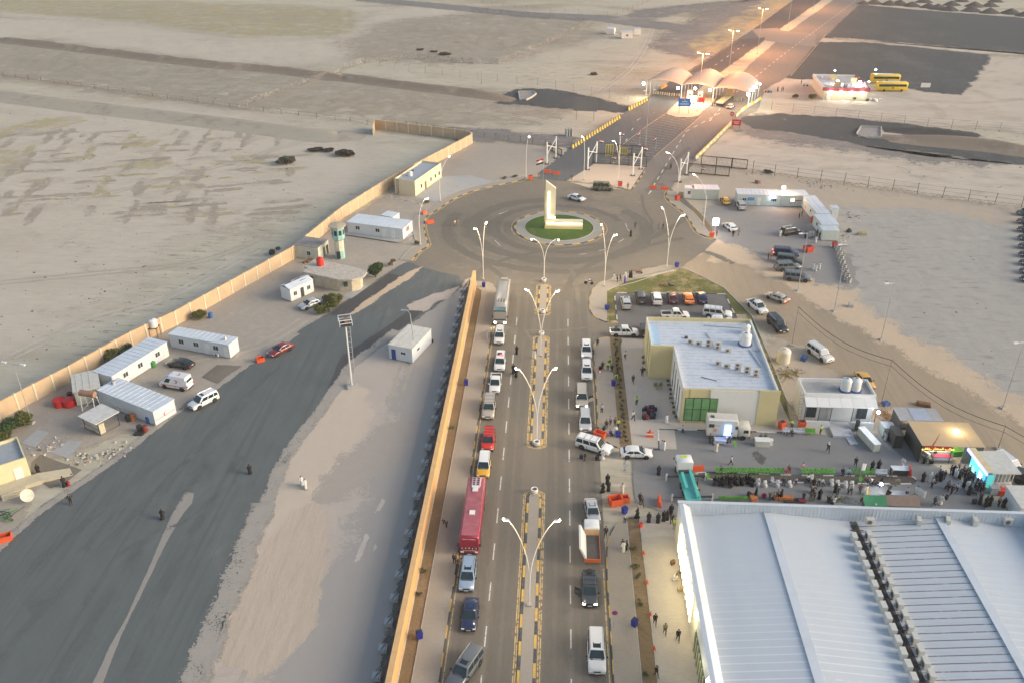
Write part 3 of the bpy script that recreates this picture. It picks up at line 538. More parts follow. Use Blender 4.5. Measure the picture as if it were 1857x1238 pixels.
def car(kind,col,p,hd,label,cat='car',near='F',group=None,name='parked_car',roof=None,sunroof=0,lit='',rack=0,doors=(),mats=None,z=None):
 """p = ground point under the end of the car nearest the camera (near) ; hd = heading in degrees"""
 S=SPEC[kind];L,W,H=S['L'],S['W'],S['H'];a=R(hd);s={'F':-1,'R':1,'C':0}[near]
 root=empty(name,(p[0]+s*math.cos(a)*L/2,p[1]+s*math.sin(a)*L/2,.075 if z is None else z),a,label,cat,group)
 pt=mats or cpaint(col);tx=col if not mats else 'x'
 b=link('body',cm((kind,'b',tx),lambda:body_mesh(kind,pt)),root)
 rp=cpaint(roof)if roof else pt
 link('cabin',cm((kind,'c',roof or tx),lambda:cabin_mesh(kind,rp)),root)
 link('windshield',cm((kind,'w'),lambda:glass_mesh(kind,'windshield')),root);link('rear_window',cm((kind,'rw'),lambda:glass_mesh(kind,'rear_window')),root)
 for sy in(-1,1):
  for i,(u0,u1)in enumerate(S['win']):link('side_window',cm((kind,'sw',sy,i),lambda:glass_mesh(kind,(sy,u0,u1))),root)
  link('mirror',cm((kind,'m',sy),lambda:box_mesh('mirror',[((S['g'][1]*L-.25,sy*(W/2+.1),S['zb']+.08),(.14,.22,.15))],BLK if col!='white' else pt)),root)
  zh=S['top'][-2][1]-.09;zt_=S['top'][1][1]-.16
  link('headlight',cm((kind,'h',sy,'F' in lit),lambda:box_mesh('headlight',[((L/2-.09,sy*W*.35,zh),(.16,.34,.15))],HLON if 'F' in lit else HL)),root)
  link('taillight',cm((kind,'t',sy,'R' in lit),lambda:box_mesh('taillight',[((-L/2+.04,sy*W*.40,zt_),(.12,.22,.22))],TLON if 'R' in lit else TLR)),root)
 for x in(-S['wb'],S['wb']):
  for sy in(-1,1):
   add_wheel(root,x*L,sy*(W/2-.1),S['wr'])
   link('wheel_arch',cm((kind,'wa',x,sy),lambda:MB().tube([(x*L,sy*(W/2-.3),S['wr']+.02),(x*L,sy*(W/2+.004),S['wr']+.02)],S['wr']+.07,18).mesh('wheel_arch',BLK)),root)
 link('grille',cm((kind,'g'),lambda:box_mesh('grille',[((L/2-.015,0,S['top'][-2][1]-.13),(.04,W*.38,.16)),((L/2-.03,0,.36),(.08,W*.8,.14))],BLK)),root)
 link('number_plate',cm((kind,'p'),lambda:box_mesh('number_plate',[((L/2+.012,0,.46),(.02,.5,.12)),((-L/2-.012,0,.72),(.02,.5,.12))],PLATE)),root)
 def gaps():
  mb=MB();bF=S['g'][1]*L
  for sy in(-1,1):
   for x in(bF-.25,(bF+S['g'][2]*L)/2-.15,S['g'][2]*L*.82):mb.box((x,sy*(W/2-.004),.72),(.035,.03,.52))
   mb.box((0,sy*(W/2-.002),.36),(L*.52,.03,.07))
   for x in(bF-.95,(bF+S['g'][2]*L)/2-.85):mb.box((x,sy*(W/2+.005),.86),(.2,.03,.035))
  mb.box((bF+.06,0,S['zb']+.015),(.16,W*.72,.03));return mb.mesh('panel_gaps',BLK)
 link('panel_gaps',cm((kind,'pg'),gaps),root)
 link('rear_bumper',cm((kind,'rb'),lambda:box_mesh('rear_bumper',[((-L/2+.02,0,.42),(.12,W*.86,.2))],BLK)),root)
 if S.get('rail'):
  for sy in(-1,1):link('roof_rail',cm((kind,'rl',sy),lambda:MB().tube([(S['g'][2]*L+.1,sy*W*.36,H+.02),(0,sy*W*.365,H+.06),(S['g'][3]*L-.1,sy*W*.36,H+.02)],.022,6).mesh('roof_rail',CHR)),root)
 if sunroof:link('sunroof',cm((kind,'sr'),lambda:box_mesh('sunroof',[((S['g'][3]*L-.62,0,H+.012),(.75,.85,.03))],GLASS)),root)
 if rack:
  mb=MB();x0,x1=S['g'][2]*L+.2,S['g'][3]*L-.2
  for k in range(4):mb.box((x0+(x1-x0)*k/3,0,H+.08),(.05,W*.78,.04))
  mb.build('roof_rack',CHR if rack==1 else BLK,root)
 if S.get('bed'):link('bed_liner',cm((kind,'bl'),lambda:box_mesh('bed_liner',[((-.31*L,0,.83),(.345*L,W*.82,.04))],BLK)),root)
 for sy in doors:
  x=S['g'][1]*L-.35;d=MB();d.box((-.5,0,.72),(1.0,.07,.68));o=d.build('door',pt,root);o.location=(x,sy*(W/2-.02),0);o.rotation_euler=(0,0,sy*R(-58))
  fr=MB();fr.box((-.5,0,1.27),(.9,.04,.42));fr.build('door_window',GLASS,o)
 return root
def heading(a,b):return math.degrees(math.atan2(b[1]-a[1],b[0]-a[0]))
def car2(kind,col,rear,front,label,cat='car',**k):
 """placed from the ground points under both ends"""
 c=(Vector(rear)+Vector(front))/2;return car(kind,col,(c.x,c.y),heading(rear,front),label,cat,near='C',**k)
def box_veh(root,name,c,d,mat,parent=None,bev=.0,sm=None):
 mb=MB();x,y,z=d[0]/2,d[1]/2,d[2]/2;r=bev;rings=[]
 if not bev:mb.box(c,d)
 else:
  prof=[(y-r,-z),(y,-z+r),(y,z-r),(y-r,z),(-y+r,z),(-y,z-r),(-y,-z+r),(-y+r,-z)]
  rings=[[(c[0]+xx,c[1]+p*k,c[2]+q*k)for p,q in prof]for xx,k in((-x,.94),(-x+r,1),(x-r,1),(x,.94))]
  mb.loft(rings);mb.f=[f[::-1]for f in mb.f]
 return mb.build(name,mat,parent or root,sm)
def text(name,body,size,mat,parent,loc,rot,depth=.01,align='CENTER'):
 c=bpy.data.curves.new(name,'FONT');c.body=body;c.size=size;c.extrude=depth;c.align_x=align;c.align_y='CENTER'
 o=bpy.data.objects.new(name,c);COL.objects.link(o);dg=bpy.context.evaluated_depsgraph_get();me=bpy.data.meshes.new_from_object(o.evaluated_get(dg));bpy.data.objects.remove(o)
 me.materials.clear();me.materials.append(mat);o=link(name,me,parent,loc);o.rotation_euler=rot;return o
def coach(p,L,col,label,hd=-90,kind='maroon'):
 W,H=2.5,3.3;a=R(hd);root=empty('coach_bus' if kind=='maroon' else 'bus',(p[0]-math.cos(a)*L/2,p[1]-math.sin(a)*L/2,.045),a,label,'bus')
 m=pm('bus_paint_'+kind,col,.35,var=.08,coat=.4,grime=.15);box_veh(root,'body',(0,0,1.85),(L,W,2.9),m,bev=.18,sm=50)
 mb=MB();mb.quad((L/2+.015,-W*.44,1.35),(L/2+.015,W*.44,1.35),(L/2-.1,W*.42,2.85),(L/2-.1,-W*.42,2.85));o=mb.build('windshield',GLASS,root)
 for v in range(4):pass
 for sy in(-1,1):
  mb=MB();mb.box((0,sy*(W/2+.005),2.25),(L*.9,.03,.85));mb.build('side_window',GLASS,root)
  MB().box((L/2+.25,sy*(W/2+.12),2.2),(.12,.2,.42)).build('mirror',BLK,root)
  MB().box((L/2-.02,sy*W*.36,.85),(.12,.4,.22)).build('headlight',HLW if kind=='grey' else HL,root);MB().box((-L/2+.0,sy*W*.4,1.0),(.08,.25,.4)).build('taillight',TLR,root)
  for x in(L*.31,-L*.26):add_wheel(root,x,sy*(W/2-.12),.48,.28)
 MB().box((L/2+.02,0,.62),(.06,1.6,.2)).build('grille',BLK,root);MB().box((L/2+.06,0,.5),(.02,.5,.12)).build('number_plate',PLATE,root)
 if kind=='maroon':
  wm=pm('hatch_white',(.72,.70,.68),.5,var=.05,grime=.15);rf=pm('bus_roof_faded',(.36,.095,.12),.5,var=.25,scale=1.2,grime=.3)
  MB().box((0,0,3.31),(L*.95,W*.8,.03)).build('roof_panel',rf,root)
  for x in(L*.12,-L*.27):MB().box((x,0,3.37),(.8,.72,.12)).build('roof_hatch',wm,root)
  ac=MB().box((-L*.40,0,3.4),(1.9,1.25,.16),tx=.92,ty=.9).build('air_conditioner',pm('bus_ac',(.55,.38,.42),.6,var=.1,grime=.3),root)
  for k in range(4):MB().box((-L*.40-.6+k*.4,-.28,3.49),(.24,.3,.04)).build('fan',BLK,ac);MB().box((-L*.40-.6+k*.4,.28,3.49),(.24,.3,.04)).build('fan',BLK,ac)
  MB().box((-L*.325,0,3.4),(.6,1.0,.14)).build('roof_vent',wm,root)
  text('lettering','Parwen India Palace',.2,PLATE,root,(L/2+.03,0,2.93),(R(90),0,R(90)));text('lettering','Parwen India Palace',.2,PLATE,root,(L/2+.04,0,1.1),(R(90),0,R(90)))
  cl=MB();cr=random.Random(3)
  for k in range(9):cl.box((L/2+.02,-.9+k*.22,1.42+cr.uniform(0,.1)),(.05,.12,.14),mi=k%2)
  cl.build('dashboard_things',[PLATE,pm('dash_green',(.05,.16,.06),.6,var=0)],root)
 elif kind=='grey':
  for k in range(3):MB().box((L*.20,-.55+k*.55,3.34),(1.3,.16,.06)).build('roof_vent',BLK,root)
  MB().box((L/2-.7,0,3.2),(1.5,2.35,.3),ty=.9).build('front_cap',pm('bus_teal',(.06,.13,.14),.35,var=.05),root);MB().box((-L/2+.5,.1,3.4),(1.0,1.3,.25)).build('air_conditioner',m,root)
  for sy in(-.55,.55):MB().tube([(-L/2,sy*1.7,3.36),(L/2-1.8,sy*1.7,3.36)],.03,5).build('roof_rail',CHR,root)
 else:
  MB().box((-L*.05,0,3.36),(L*.55,1.3,.14)).build('air_conditioner',pm('bus_white',(.7,.7,.68),.5),root);MB().tube([(L*.02,-W/2-.03,1.35),(L*.02,-W/2+.02,1.35)],.3,14).build('emblem',BLK,root)
  MB().tube([(L*.02,W/2+.03,1.35),(L*.02,W/2-.02,1.35)],.3,14).build('emblem',BLK,root)
 return root
def cab_parts(root,x0,m,W=2.0,H=2.2,Lc=1.7,lit=0):
 box_veh(root,'cab',(x0,0,H/2+.3),(Lc,W,H-.6),m,bev=.12,sm=45)
 mb=MB();mb.quad((x0+Lc/2+.02,-W*.43,1.3),(x0+Lc/2+.02,W*.43,1.3),(x0+Lc/2-.03,W*.4,H-.2),(x0+Lc/2-.03,-W*.4,H-.2));mb.build('windshield',GLASS,root)
 for sy in(-1,1):
  MB().box((x0+.25,sy*(W/2+.005),1.6),(.8,.02,.55),tx=.8).build('side_window',GLASS,root);MB().box((x0+Lc/2+.02,sy*W*.38,.8),(.08,.3,.2)).build('headlight',HL,root)
  MB().box((x0+Lc/2+.1,sy*(W/2+.15),1.7),(.08,.15,.35)).build('mirror',BLK,root)
 MB().box((x0+Lc/2+.02,0,.5),(.12,W*.95,.22)).build('bumper',BLK,root)
 # ---------------- builders: people ----------------
SKIN=pm('skin',(.35,.21,.14),.6,var=.05)
def skinmesh(name,V,Ed,r,mat,sub=1,root=0):
 me=bpy.data.meshes.new(name);me.from_pydata(V,Ed,[]);o=bpy.data.objects.new(name,me);COL.objects.link(o)
 o.modifiers.new('s','SKIN');sv=me.skin_vertices[0].data
 for i,q in enumerate(r):sv[i].radius=q if isinstance(q,tuple)else(q,q);sv[i].use_root=(i==root)
 if sub:u=o.modifiers.new('u','SUBSURF');u.levels=sub;u.render_levels=sub
 dg=bpy.context.evaluated_depsgraph_get();out=bpy.data.meshes.new_from_object(o.evaluated_get(dg));bpy.data.objects.remove(o)
 out.materials.clear();out.materials.append(mat);out.polygons.foreach_set('use_smooth',[True]*len(out.polygons));out.name=name;return out
def joints(pose):
 J=dict(pel=(0,0,.96),wai=(0,0,1.12),che=(.0,0,1.32),nek=(-.01,0,1.47),hd0=(.01,0,1.56),hd1=(.015,0,1.66))
 for s,n in((1,'L'),(-1,'R')):
  J.update({'sh'+n:(0,s*.19,1.41),'el'+n:(-.02,s*.25,1.13),'wr'+n:(.04,s*.26,.90),'ha'+n:(.06,s*.26,.83),'hp'+n:(0,s*.1,.92),'kn'+n:(.02,s*.11,.5),'an'+n:(-.01,s*.11,.09),'to'+n:(.15,s*.12,.04)})
 def up(d):J.update(d)
 if pose=='walk':
  up({'knL':(.17,.1,.53),'anL':(.30,.1,.12),'toL':(.46,.11,.08),'knR':(.02,-.1,.50),'anR':(-.30,-.1,.16),'toR':(-.17,-.11,.06),'elL':(-.14,.25,1.15),'wrL':(-.12,.26,.93),'haL':(-.10,.26,.86),'elR':(.08,-.25,1.14),'wrR':(.24,-.24,.98),'haR':(.29,-.24,.93)})
 if pose=='phone':up({'elR':(.06,-.27,1.15),'wrR':(.16,-.2,1.36),'haR':(.14,-.14,1.5),'elL':(.1,.27,1.15),'wrL':(.26,.16,1.2),'haL':(.3,.12,1.22)})
 if pose=='hips':up({'elR':(-.1,-.36,1.18),'wrR':(.02,-.22,1.02),'haR':(.06,-.17,1.0),'elL':(-.1,.36,1.18),'wrL':(.02,.22,1.02),'haL':(.06,.17,1.0)})
 if pose=='carry':up({'elL':(.08,.25,1.13),'wrL':(.30,.18,1.13),'haL':(.38,.16,1.13),'elR':(.08,-.25,1.13),'wrR':(.30,-.18,1.13),'haR':(.38,-.16,1.13)})
 if pose in('sit','sitlean'):
  dz=-.46;
  for k in list(J):
   x,y,z=J[k]
   if k[:2]not in('kn','an','to'):J[k]=(x,y,z+dz)
  l=.12 if pose=='sitlean' else 0
  up({'knL':(.44,.13,.50),'knR':(.44,-.13,.50),'anL':(.42,.14,.09),'anR':(.42,-.14,.09),'toL':(.58,.15,.04),'toR':(.58,-.15,.04),'elL':(.06,.25,.70),'elR':(.06,-.25,.70),'wrL':(.28,.16,.62),'wrR':(.28,-.16,.62),'haL':(.36,.14,.61),'haR':(.36,-.14,.61)})
  for k in('che','nek','hd0','hd1','shL','shR'):x,y,z=J[k];J[k]=(x+l*(z-.5),y,z-l*.1)
 if pose=='bend':
  for k in('che','nek','hd0','hd1','shL','shR','elL','elR','wrL','wrR','haL','haR'):
   x,y,z=J[k];h=z-.96;J[k]=(x*.5+max(h,-.2)*.78,y,.96+h*.5-.04)
  up({'wrL':(.42,.2,.75),'haL':(.46,.2,.68),'wrR':(.42,-.2,.75),'haR':(.46,-.2,.68),'elL':(.32,.24,.92),'elR':(.32,-.24,.92)})
 return J
BONES=[('pel','wai'),('wai','che'),('che','nek'),('nek','hd0'),('hd0','hd1')]+[(a+n,b+n)for n in 'LR' for a,b in(('sh','el'),('el','wr'),('wr','ha'),('hp','kn'),('kn','an'),('an','to'))]+[('che','shL'),('che','shR'),('pel','hpL'),('pel','hpR')]
RAD=dict(pel=.12,wai=(.105,.12),che=(.11,.14),nek=.055,hd0=.08,hd1=.085,sh=.06,el=.042,wr=.028,ha=.03,hp=.085,kn=.055,an=.038,to=.035)
def body_of(pose):
 J=joints(pose);ks=list(J);V=[J[k]for k in ks];r=[RAD.get(k,RAD.get(k[:2]))for k in ks]
 me=skinmesh('body_'+pose,V,[(ks.index(a),ks.index(b))for a,b in BONES],r,SKIN,1,ks.index('pel'))
 mb=MB();mb.v=[tuple(v.co)for v in me.vertices];mb.f=[tuple(p.vertices)for p in me.polygons];mb.m=[0]*len(mb.f)
 h=Vector(J['hd1']);f=Vector((1,0,0))
 mb.tube([h+Vector((.07,0,-.01)),h+Vector((.115,0,-.045)),h+Vector((.085,0,-.055))],[.008,.018,.01],6)
 for s in(1,-1):mb.lathe([(.004,-.01),(.012,0),(.004,.01)],6,h+Vector((.083,s*.032,-.005)),1);mb.tube([h+Vector((0,s*.085,-.03)),h+Vector((-.01,s*.1,-.01))],[.012,.022],6)
 mb.box(h+Vector((.082,0,-.085)),(.015,.045,.008),mi=2)
 for n in 'LR':
  w,a=Vector(J['wr'+n]),Vector(J['ha'+n]);d=(a-w).normalized();sd=d.cross(Vector((0,1,0)));sd=sd.normalized()if sd.length>.1 else Vector((1,0,0));inn=d.cross(sd).normalized()
  for k in range(4):
   b0=a+sd*(k-1.5)*.018;L=(.062,.075,.07,.052)[k];mb.tube([b0,b0+d*L*.5,b0+d*L*.85+inn*.018],[.0095,.0085,.007],5)
  b0=w+d*.02+sd*-.03;mb.tube([b0,b0+d*.03-sd*.022,b0+d*.06-sd*.02],[.012,.010,.008],5)
 return mb.mesh('body_'+pose,[SKIN,BLK,pm('lips',(.28,.12,.1),.6,var=0)],60)
def part_skin(name,pose,bones,grow,mat,extra=None):
 J=joints(pose);ks=[]
 for a,b in bones:
  for k in(a,b):
   if k not in ks:ks.append(k)
 V=[];r=[]
 for k in ks:
  v=J[k];q=RAD.get(k,RAD.get(k[:2]));q=q if isinstance(q,tuple)else(q,q)
  if k[:2]=='to':continue
  V.append(v);r.append(tuple(x*grow+.008 for x in q))
 ks=[k for k in ks if k[:2]!='to']
 return skinmesh(name,V,[(ks.index(a),ks.index(b))for a,b in bones if a in ks and b in ks],r,mat,1,0)
def ring(c,ax,ry,n=12):c=Vector(c);ax=Vector(ax);return[tuple(c+ax*math.cos(2*math.pi*k/n)+Vector((0,ry,0))*math.sin(2*math.pi*k/n))for k in range(n)]
def robe_mesh(pose,mat,wide=1.0):
 J=joints(pose);mb=MB();sh=(Vector(J['shL'])+Vector(J['shR']))/2;ch=Vector(J['che']);wa=Vector(J['wai']);pe=Vector(J['pel'])
 rs=[ring(sh+Vector((0,0,.07)),(.06,0,0),.09),ring(sh+Vector((0,0,.02)),(.11,0,.0),.21),ring(ch,(.145,0,0),.225),ring(wa,(.15*wide,0,0),.20*wide),ring(pe,(.17*wide,0,0),.21*wide)]
 if pose.startswith('sit'):rs[-1]=ring(pe+Vector((.04,0,-.02)),(.15,0,-.10),.22);rs+=[ring((.24,0,.50),(.02,0,.14),.24),ring((.44,0,.50),(.09,0,.10),.25),ring((.49,0,.35),(.14,0,.02),.25),ring((.48,0,.10),(.14,0,0),.27)]
 elif pose=='walk':rs+=[ring((.04,0,.5),(.25*wide,0,0),.2*wide),ring((.02,0,.12),(.38*wide,0,0),.22*wide),ring((.02,0,.09),(.36*wide,0,0),.2*wide)]
 else:rs+=[ring((.01,0,.5),(.2*wide,0,0),.23*wide),ring((.01,0,.08),(.23*wide,0,0),.26*wide),ring((.01,0,.06),(.2*wide,0,0),.23*wide)]
 mb.loft(rs)
 for n in 'LR':
  a,b,c=(Vector(J[k+n])for k in('sh','el','wr'));mb.tube([a,b,c],[.085,.075*wide,.068*wide],8)
 return mb.mesh('robe',mat,50)
def hood_mesh(pose,mat,veil=1):
 J=joints(pose);h=Vector(J['hd1']);n=Vector(J['nek']);mb=MB();rs=[]
 for t in range(7):
  a=math.pi*.5*t/6;rs.append(ring(h+Vector((-.028,0,.115*math.cos(a)-.0)),(.115*math.sin(a)+.004,0,0),.11*math.sin(a)+.004))
 rs.append(ring(h+Vector((-.05,0,-.09)),(.095,0,0),.105))
 if veil:rs.append(ring(n+Vector((-.02,0,.02)),(.115,0,0),.13));rs.append(ring(n+Vector((-.01,0,-.10)),(.15,0,0),.23));
 mb.loft(rs[::1]);return mb.mesh('headscarf',mat,70)
def hair_mesh(pose,mat):
 h=Vector(joints(pose)['hd1']);rs=[]
 for t in range(6):
  a=math.pi*.5*t/5;rs.append(ring(h+Vector((-.02,0,.105*math.cos(a))),(.095*math.sin(a)+.003,0,0),.098*math.sin(a)+.003,10))
 rs.append(ring(h+Vector((-.045,0,-.07)),(.06,0,0),.08,10));return MB().loft(rs).mesh('hair',mat,70)
def shoe_mesh(pose,mat,n):
 J=joints(pose);a,t=Vector(J['an'+n]),Vector(J['to'+n]);return MB().tube([a+(a-t)*.25+Vector((0,0,-.03)),a+Vector((0,0,-.02)),t,t+(t-a).normalized()*.07],[.03,.045,.042,.02],7).mesh('shoe',mat,60)
CLC={'white':(.62,.62,.60),'cream':(.62,.57,.47),'black':(.012,.012,.014),'char':(.04,.042,.048),'grey':(.2,.2,.21),'lgrey':(.42,.43,.45),'lblue':(.35,.46,.62),'blue':(.04,.07,.25),'navy':(.02,.03,.07),'khaki':(.26,.22,.13),'brown':(.14,.09,.06),'hiviz':(.45,.75,.06),'purple':(.10,.05,.28),'maroon':(.2,.03,.05),'pink':(.5,.2,.3),'olive':(.12,.13,.07),'camo':(.2,.19,.14),'teal':(.05,.2,.24),'plaid':(.3,.28,.36),'orange':(.5,.16,.04)}
def cloth(c):return pm('cloth_'+c,CLC[c],.85,var=.12,scale=6)
TORSO=[('wai','che'),('pel','wai'),('che','nek'),('che','shL'),('che','shR'),('shL','elL'),('shR','elR'),('elL','wrL'),('elR','wrR')]
LEGS=[('pel','hpL'),('pel','hpR'),('hpL','knL'),('hpR','knR'),('knL','anL'),('knR','anR')]
NP=[0]
def person(p,fit,pose='stand',hd=None,label=None,group=None,z=.07,sc=None):
 """fit: 'a:black' abaya, 'r:white' robe, 'x/y' shirt and trousers; '+h' headcloth"""
 NP[0]+=1;q=random.Random(NP[0]);hd=q.uniform(0,360)if hd is None else hd
 me=cm(('body',pose),lambda:body_of(pose));o=link('person',me,None,(p[0],p[1],z),R(hd));s=sc or q.uniform(.95,1.04);o.scale=(s,s,s)
 tag(o,label,'person',group)
 f=fit.replace('+h','');kind,_,rest=f.partition(':')
 if kind=='a':
  m=cloth(rest);link('robe',cm(('robe',pose,rest,1),lambda:robe_mesh(pose,m,1.12)),o);link('headscarf',cm(('hood',pose,rest),lambda:hood_mesh(pose,m)),o)
 elif kind=='r':
  m=cloth(rest);link('robe',cm(('robe',pose,rest,0),lambda:robe_mesh(pose,m)),o)
 else:
  a,b=f.split('/');link('shirt',cm(('shirt',pose,a),lambda:part_skin('shirt',pose,TORSO,1.12,cloth(a))),o);link('trousers',cm(('trousers',pose,b),lambda:part_skin('trousers',pose,LEGS,1.22,cloth(b))),o)
  if a=='hiviz':pass
 for n in 'LR':link('shoe',cm(('shoe',pose,n),lambda:shoe_mesh(pose,BLK,n)),o)
 if '+h' in fit:link('headcloth',cm(('hood',pose,'white'),lambda:hood_mesh(pose,cloth('white'))),o)
 elif kind!='a':link('hair',cm(('hair',pose),lambda:hair_mesh(pose,BLK)),o)
 return o
 # ---------------- large structures ----------------
WHT=pm('white_paint',(.70,.70,.68),.5,var=.06,grime=.12);SHW=pm('sheet_white',(.60,.63,.65),.4,var=.08,scale=.6,grime=.15);ROOFW=pm('roof_white',(.58,.63,.68),.4,var=.10,scale=.35,grime=.15)
YST=pm('cream_render',(.56,.49,.27),.8,var=.06,scale=.4,grime=.08);STEEL=pm('galvanised_steel',(.42,.43,.44),.5,.3,var=.1);DST=pm('dark_steel',(.05,.052,.055),.5,var=.1);WGL=pm('window_glass',(.04,.055,.065),.12,var=0)
WALLO=pm('orange_wall',(.60,.34,.14),.8,var=.08,scale=.5,grime=.12);WALLT=pm('tan_wall',(.52,.375,.235),.85,var=.12,scale=.4,grime=.2);REDP=pm('red_plastic',(.60,.06,.03),.5,var=.12,grime=.15);ORP=pm('orange_red_plastic',(.68,.10,.03),.5,var=.12,grime=.1)
BLUP=pm('blue_plastic',(.02,.03,.30),.5,var=.1);LAMPC=emat('lamp_white',(1,.88,.70),28);LAMPO=emat('lamp_orange',(1,.56,.26),60);LAMPB=emat('floodlight_cold',(.82,.90,1),45)
RUST=pm('rust',(.20,.10,.05),.8,var=.3);WOOD=pm('wood',(.32,.20,.10),.8,var=.2,scale=4);GRN=pm('green_paint',(.05,.25,.06),.6,var=.1)
def lamp_light(p,e,col,r=.25,spot=None):
 l=bpy.data.lights.new('lamp_light','SPOT' if spot else 'POINT');l.energy=e;l.color=col;l.shadow_soft_size=r
 if spot:l.spot_size=R(spot);l.spot_blend=1.0
 return l
def wall_of_panels(P,h,th,mat,label,post=3.0,cap=None,base=CONC):
 P=[Vector((p[0],p[1]))for p in P];root=empty('boundary_wall',(P[0].x,P[0].y,0),0,label,'wall');O=P[0]
 cnt=0
 for i in range(len(P)-1):
  a,b=P[i]-O,P[i+1]-O;L=(b-a).length;ang=math.atan2(b.y-a.y,b.x-a.x);c=(a+b)/2
  MB().box((c.x,c.y,h/2),(L,th,h),ang).build('wall_panel',mat,root);MB().box((c.x,c.y,h+.045),(L,th+.08,.09),ang).build('coping',cap or mat,root)
  n=max(1,round(L/post))
  for k in range(n+1):
   if cnt<98:q=a.lerp(b,k/n);MB().box((q.x,q.y,h/2+.06),(.28,th+.16,h+.2),ang).build('pillar',pm('wall_pillar',(.64,.56,.42),.85,var=.1,grime=.2),root);cnt+=1
 return root
root=empty('roadside_wall',(-15.9,40,0),0,'long smooth orange wall running beside the left pavement of the main road','wall')
MB().box((0,61.1,1.45),(.55,122.4,2.9)).build('wall_panel',WALLO,root);MB().box((0,61.15,2.96),(.66,122.5,.12)).build('coping',pm('wall_cap',(.62,.39,.18),.8,var=.1,grime=.1),root)
MB().box((.36,61.1,.12),(.16,122.3,.24)).build('plinth',pm('plinth',(.60,.50,.36),.85),root)
bp=empty('brace',(0,0,0));mbx=MB();mbx.box((-1.6,0,.3),(1.0,1.0,.6));mbx.build('concrete_block',pm('weathered_block',(.46,.46,.45),.85,var=.2,grime=.3),bp)
for sy in(-.55,.0,.55)[::2]:MB().tube([(-1.75,sy*.8,.6),(-.28,sy,2.7)],.035,6).build('strut',DST,bp)
MB().tube([(-1.6,-.4,.8),(-.9,.5,1.7),(-.5,-.5,2.3)],.03,5).build('lacing',DST,bp);MB().box((-.32,0,1.4),(.05,.5,2.4)).build('backing_frame',pm('dull_mesh',(.16,.155,.16),.8,var=.3),bp)
bp.name='wall_brace';patch('wall_shade_strip',[(-17.6,40),(-16.2,40),(-16.2,161),(-17.3,161)],.04,soil('wall_foot_shade',(.16,.145,.13),(.26,.23,.20),None,.3,fine=.3,bump=.3),.8,.3)  # dark strip: shadow line behind the wall, painted into the ground colour
for i in range(27):
 o=bp if i==0 else copy_tree(bp);o.location=(-16.25,60.5+i*3.78,0)
 tag(o,'steel prop on a concrete block bracing the back of the orange wall','wall brace','props behind the orange roadside wall')
for i,zz in enumerate((.7,1.6)):
 o=MB().tube([(-17.0-.3*i,58,zz),(-16.9-.25*i,160,zz)],.018,5).build('guard_rail',DST);tag(o,('lower' if i==0 else 'upper')+' dark rail tying the props together behind the orange wall','rail')
wall_of_panels(pts('D-330,1240 0,1040 390,832 720,645 960,530 1590,175 B0,1190 280,1010 705,782'),2.9,.25,WALLT,'long tan panelled boundary wall with pale pillars along the left compound',3.6)
wall_of_panels(pts('B705,775 680,762 180,702 172,735'),2.9,.25,WALLT,'short tan panelled wall turning away across the desert behind the compound',4)
# ---- street lamps ----
POLE=pm('lamp_pole_white',(.70,.66,.60),.5,var=.05)
def vlamp(base,h,heads,label,group,lit=1,e=900,col=(1,.78,.5)):
 """curved arms: heads = list of (dx, dy) of each lamp head"""
 root=empty('street_lamp',(base[0],base[1],.1),0,label,'street lamp',group);MB().box((0,0,.15),(.5,.5,.3)).build('base',CONC,root)
 for i,(dx,dy)in enumerate(heads):
  zs=h*.30 if len(heads)>1 else h*.5;P=[(0,0,.2)]if i==0 else[]
  P+=[(dx*(t**1.9),dy*(t**1.9),zs+(h-zs)*(1-(1-t)**1.15))for t in[k/10 for k in range(11)]]
  n=len(P);o=MB().tube(P,[.082-.045*k/n for k in range(n)],8).build('pole' if i==0 else 'arm',POLE,root)
  d=Vector((dx,dy,0)).normalized();hd=MB().box((0,0,0),(.7,.26,.11),math.atan2(d.y,d.x)).build('lamp_head',POLE,root,loc=(dx+d.x*.3,dy+d.y*.3,h+.02))
  if lit:
   MB().box((0,0,-.09),(.5,.2,.05),math.atan2(d.y,d.x)).build('lens',LAMPC,hd);MB().box((.3*d.x,.3*d.y,.02),(.12,.22,.12),math.atan2(d.y,d.x)).build('glow',LAMPC,hd)
   l=lamp_light(0,e,col,.3);o=link('lamp_light',l,root,(dx+d.x*.3,dy+d.y*.3,h-.35))
 return root
def hd_of(base,tp,h):q=g(*tp,h);return(q.x-base[0],q.y-base[1])
medlab=['tall white double-armed lamp in the nearest median strip','white double-armed lamp at the front tip of the middle median','white double-armed lamp near the far end of the middle median','white double-armed lamp at the roundabout end of the small median']
for i,(b,hs,H)in enumerate(((('H',1016,820),[('H',905,355),('H',1155,360)],12.6),(('E',1055,1165),[('E',965,770),('E',1145,770)],12.2),(('X',685,825),[('X',555,155),('X',832,165)],12.2),(('E',1100,290),[('E',1035,62),('E',1172,65)],12.0))):
 bb=g(*b);vlamp((MX,bb.y),H,[hd_of((MX,bb.y),t_,H)for t_ in hs],medlab[i],'double lamps along the main road')
for b,hs,H,lb in((('E',768,285),[('E',730,5),('E',778,-20)],12,'white double lamp where the left pavement meets the roundabout'),(('J',727,1115),[('J',713,705),('J',795,765)],12,'white double lamp on the rounded pavement corner right of the small median'),(('J',1148,990),[('J',1125,592),('J',1248,635)],12,'white double lamp at the tip of the grass triangle'),(('J',820,410),[('J',795,135),('J',835,90)],11.5,'white double lamp on the gate island beside the camouflaged van')):
 bb=g(*b);vlamp(bb,H,[hd_of(bb,t_,H)for t_ in hs],lb,'double lamps around the roundabout')
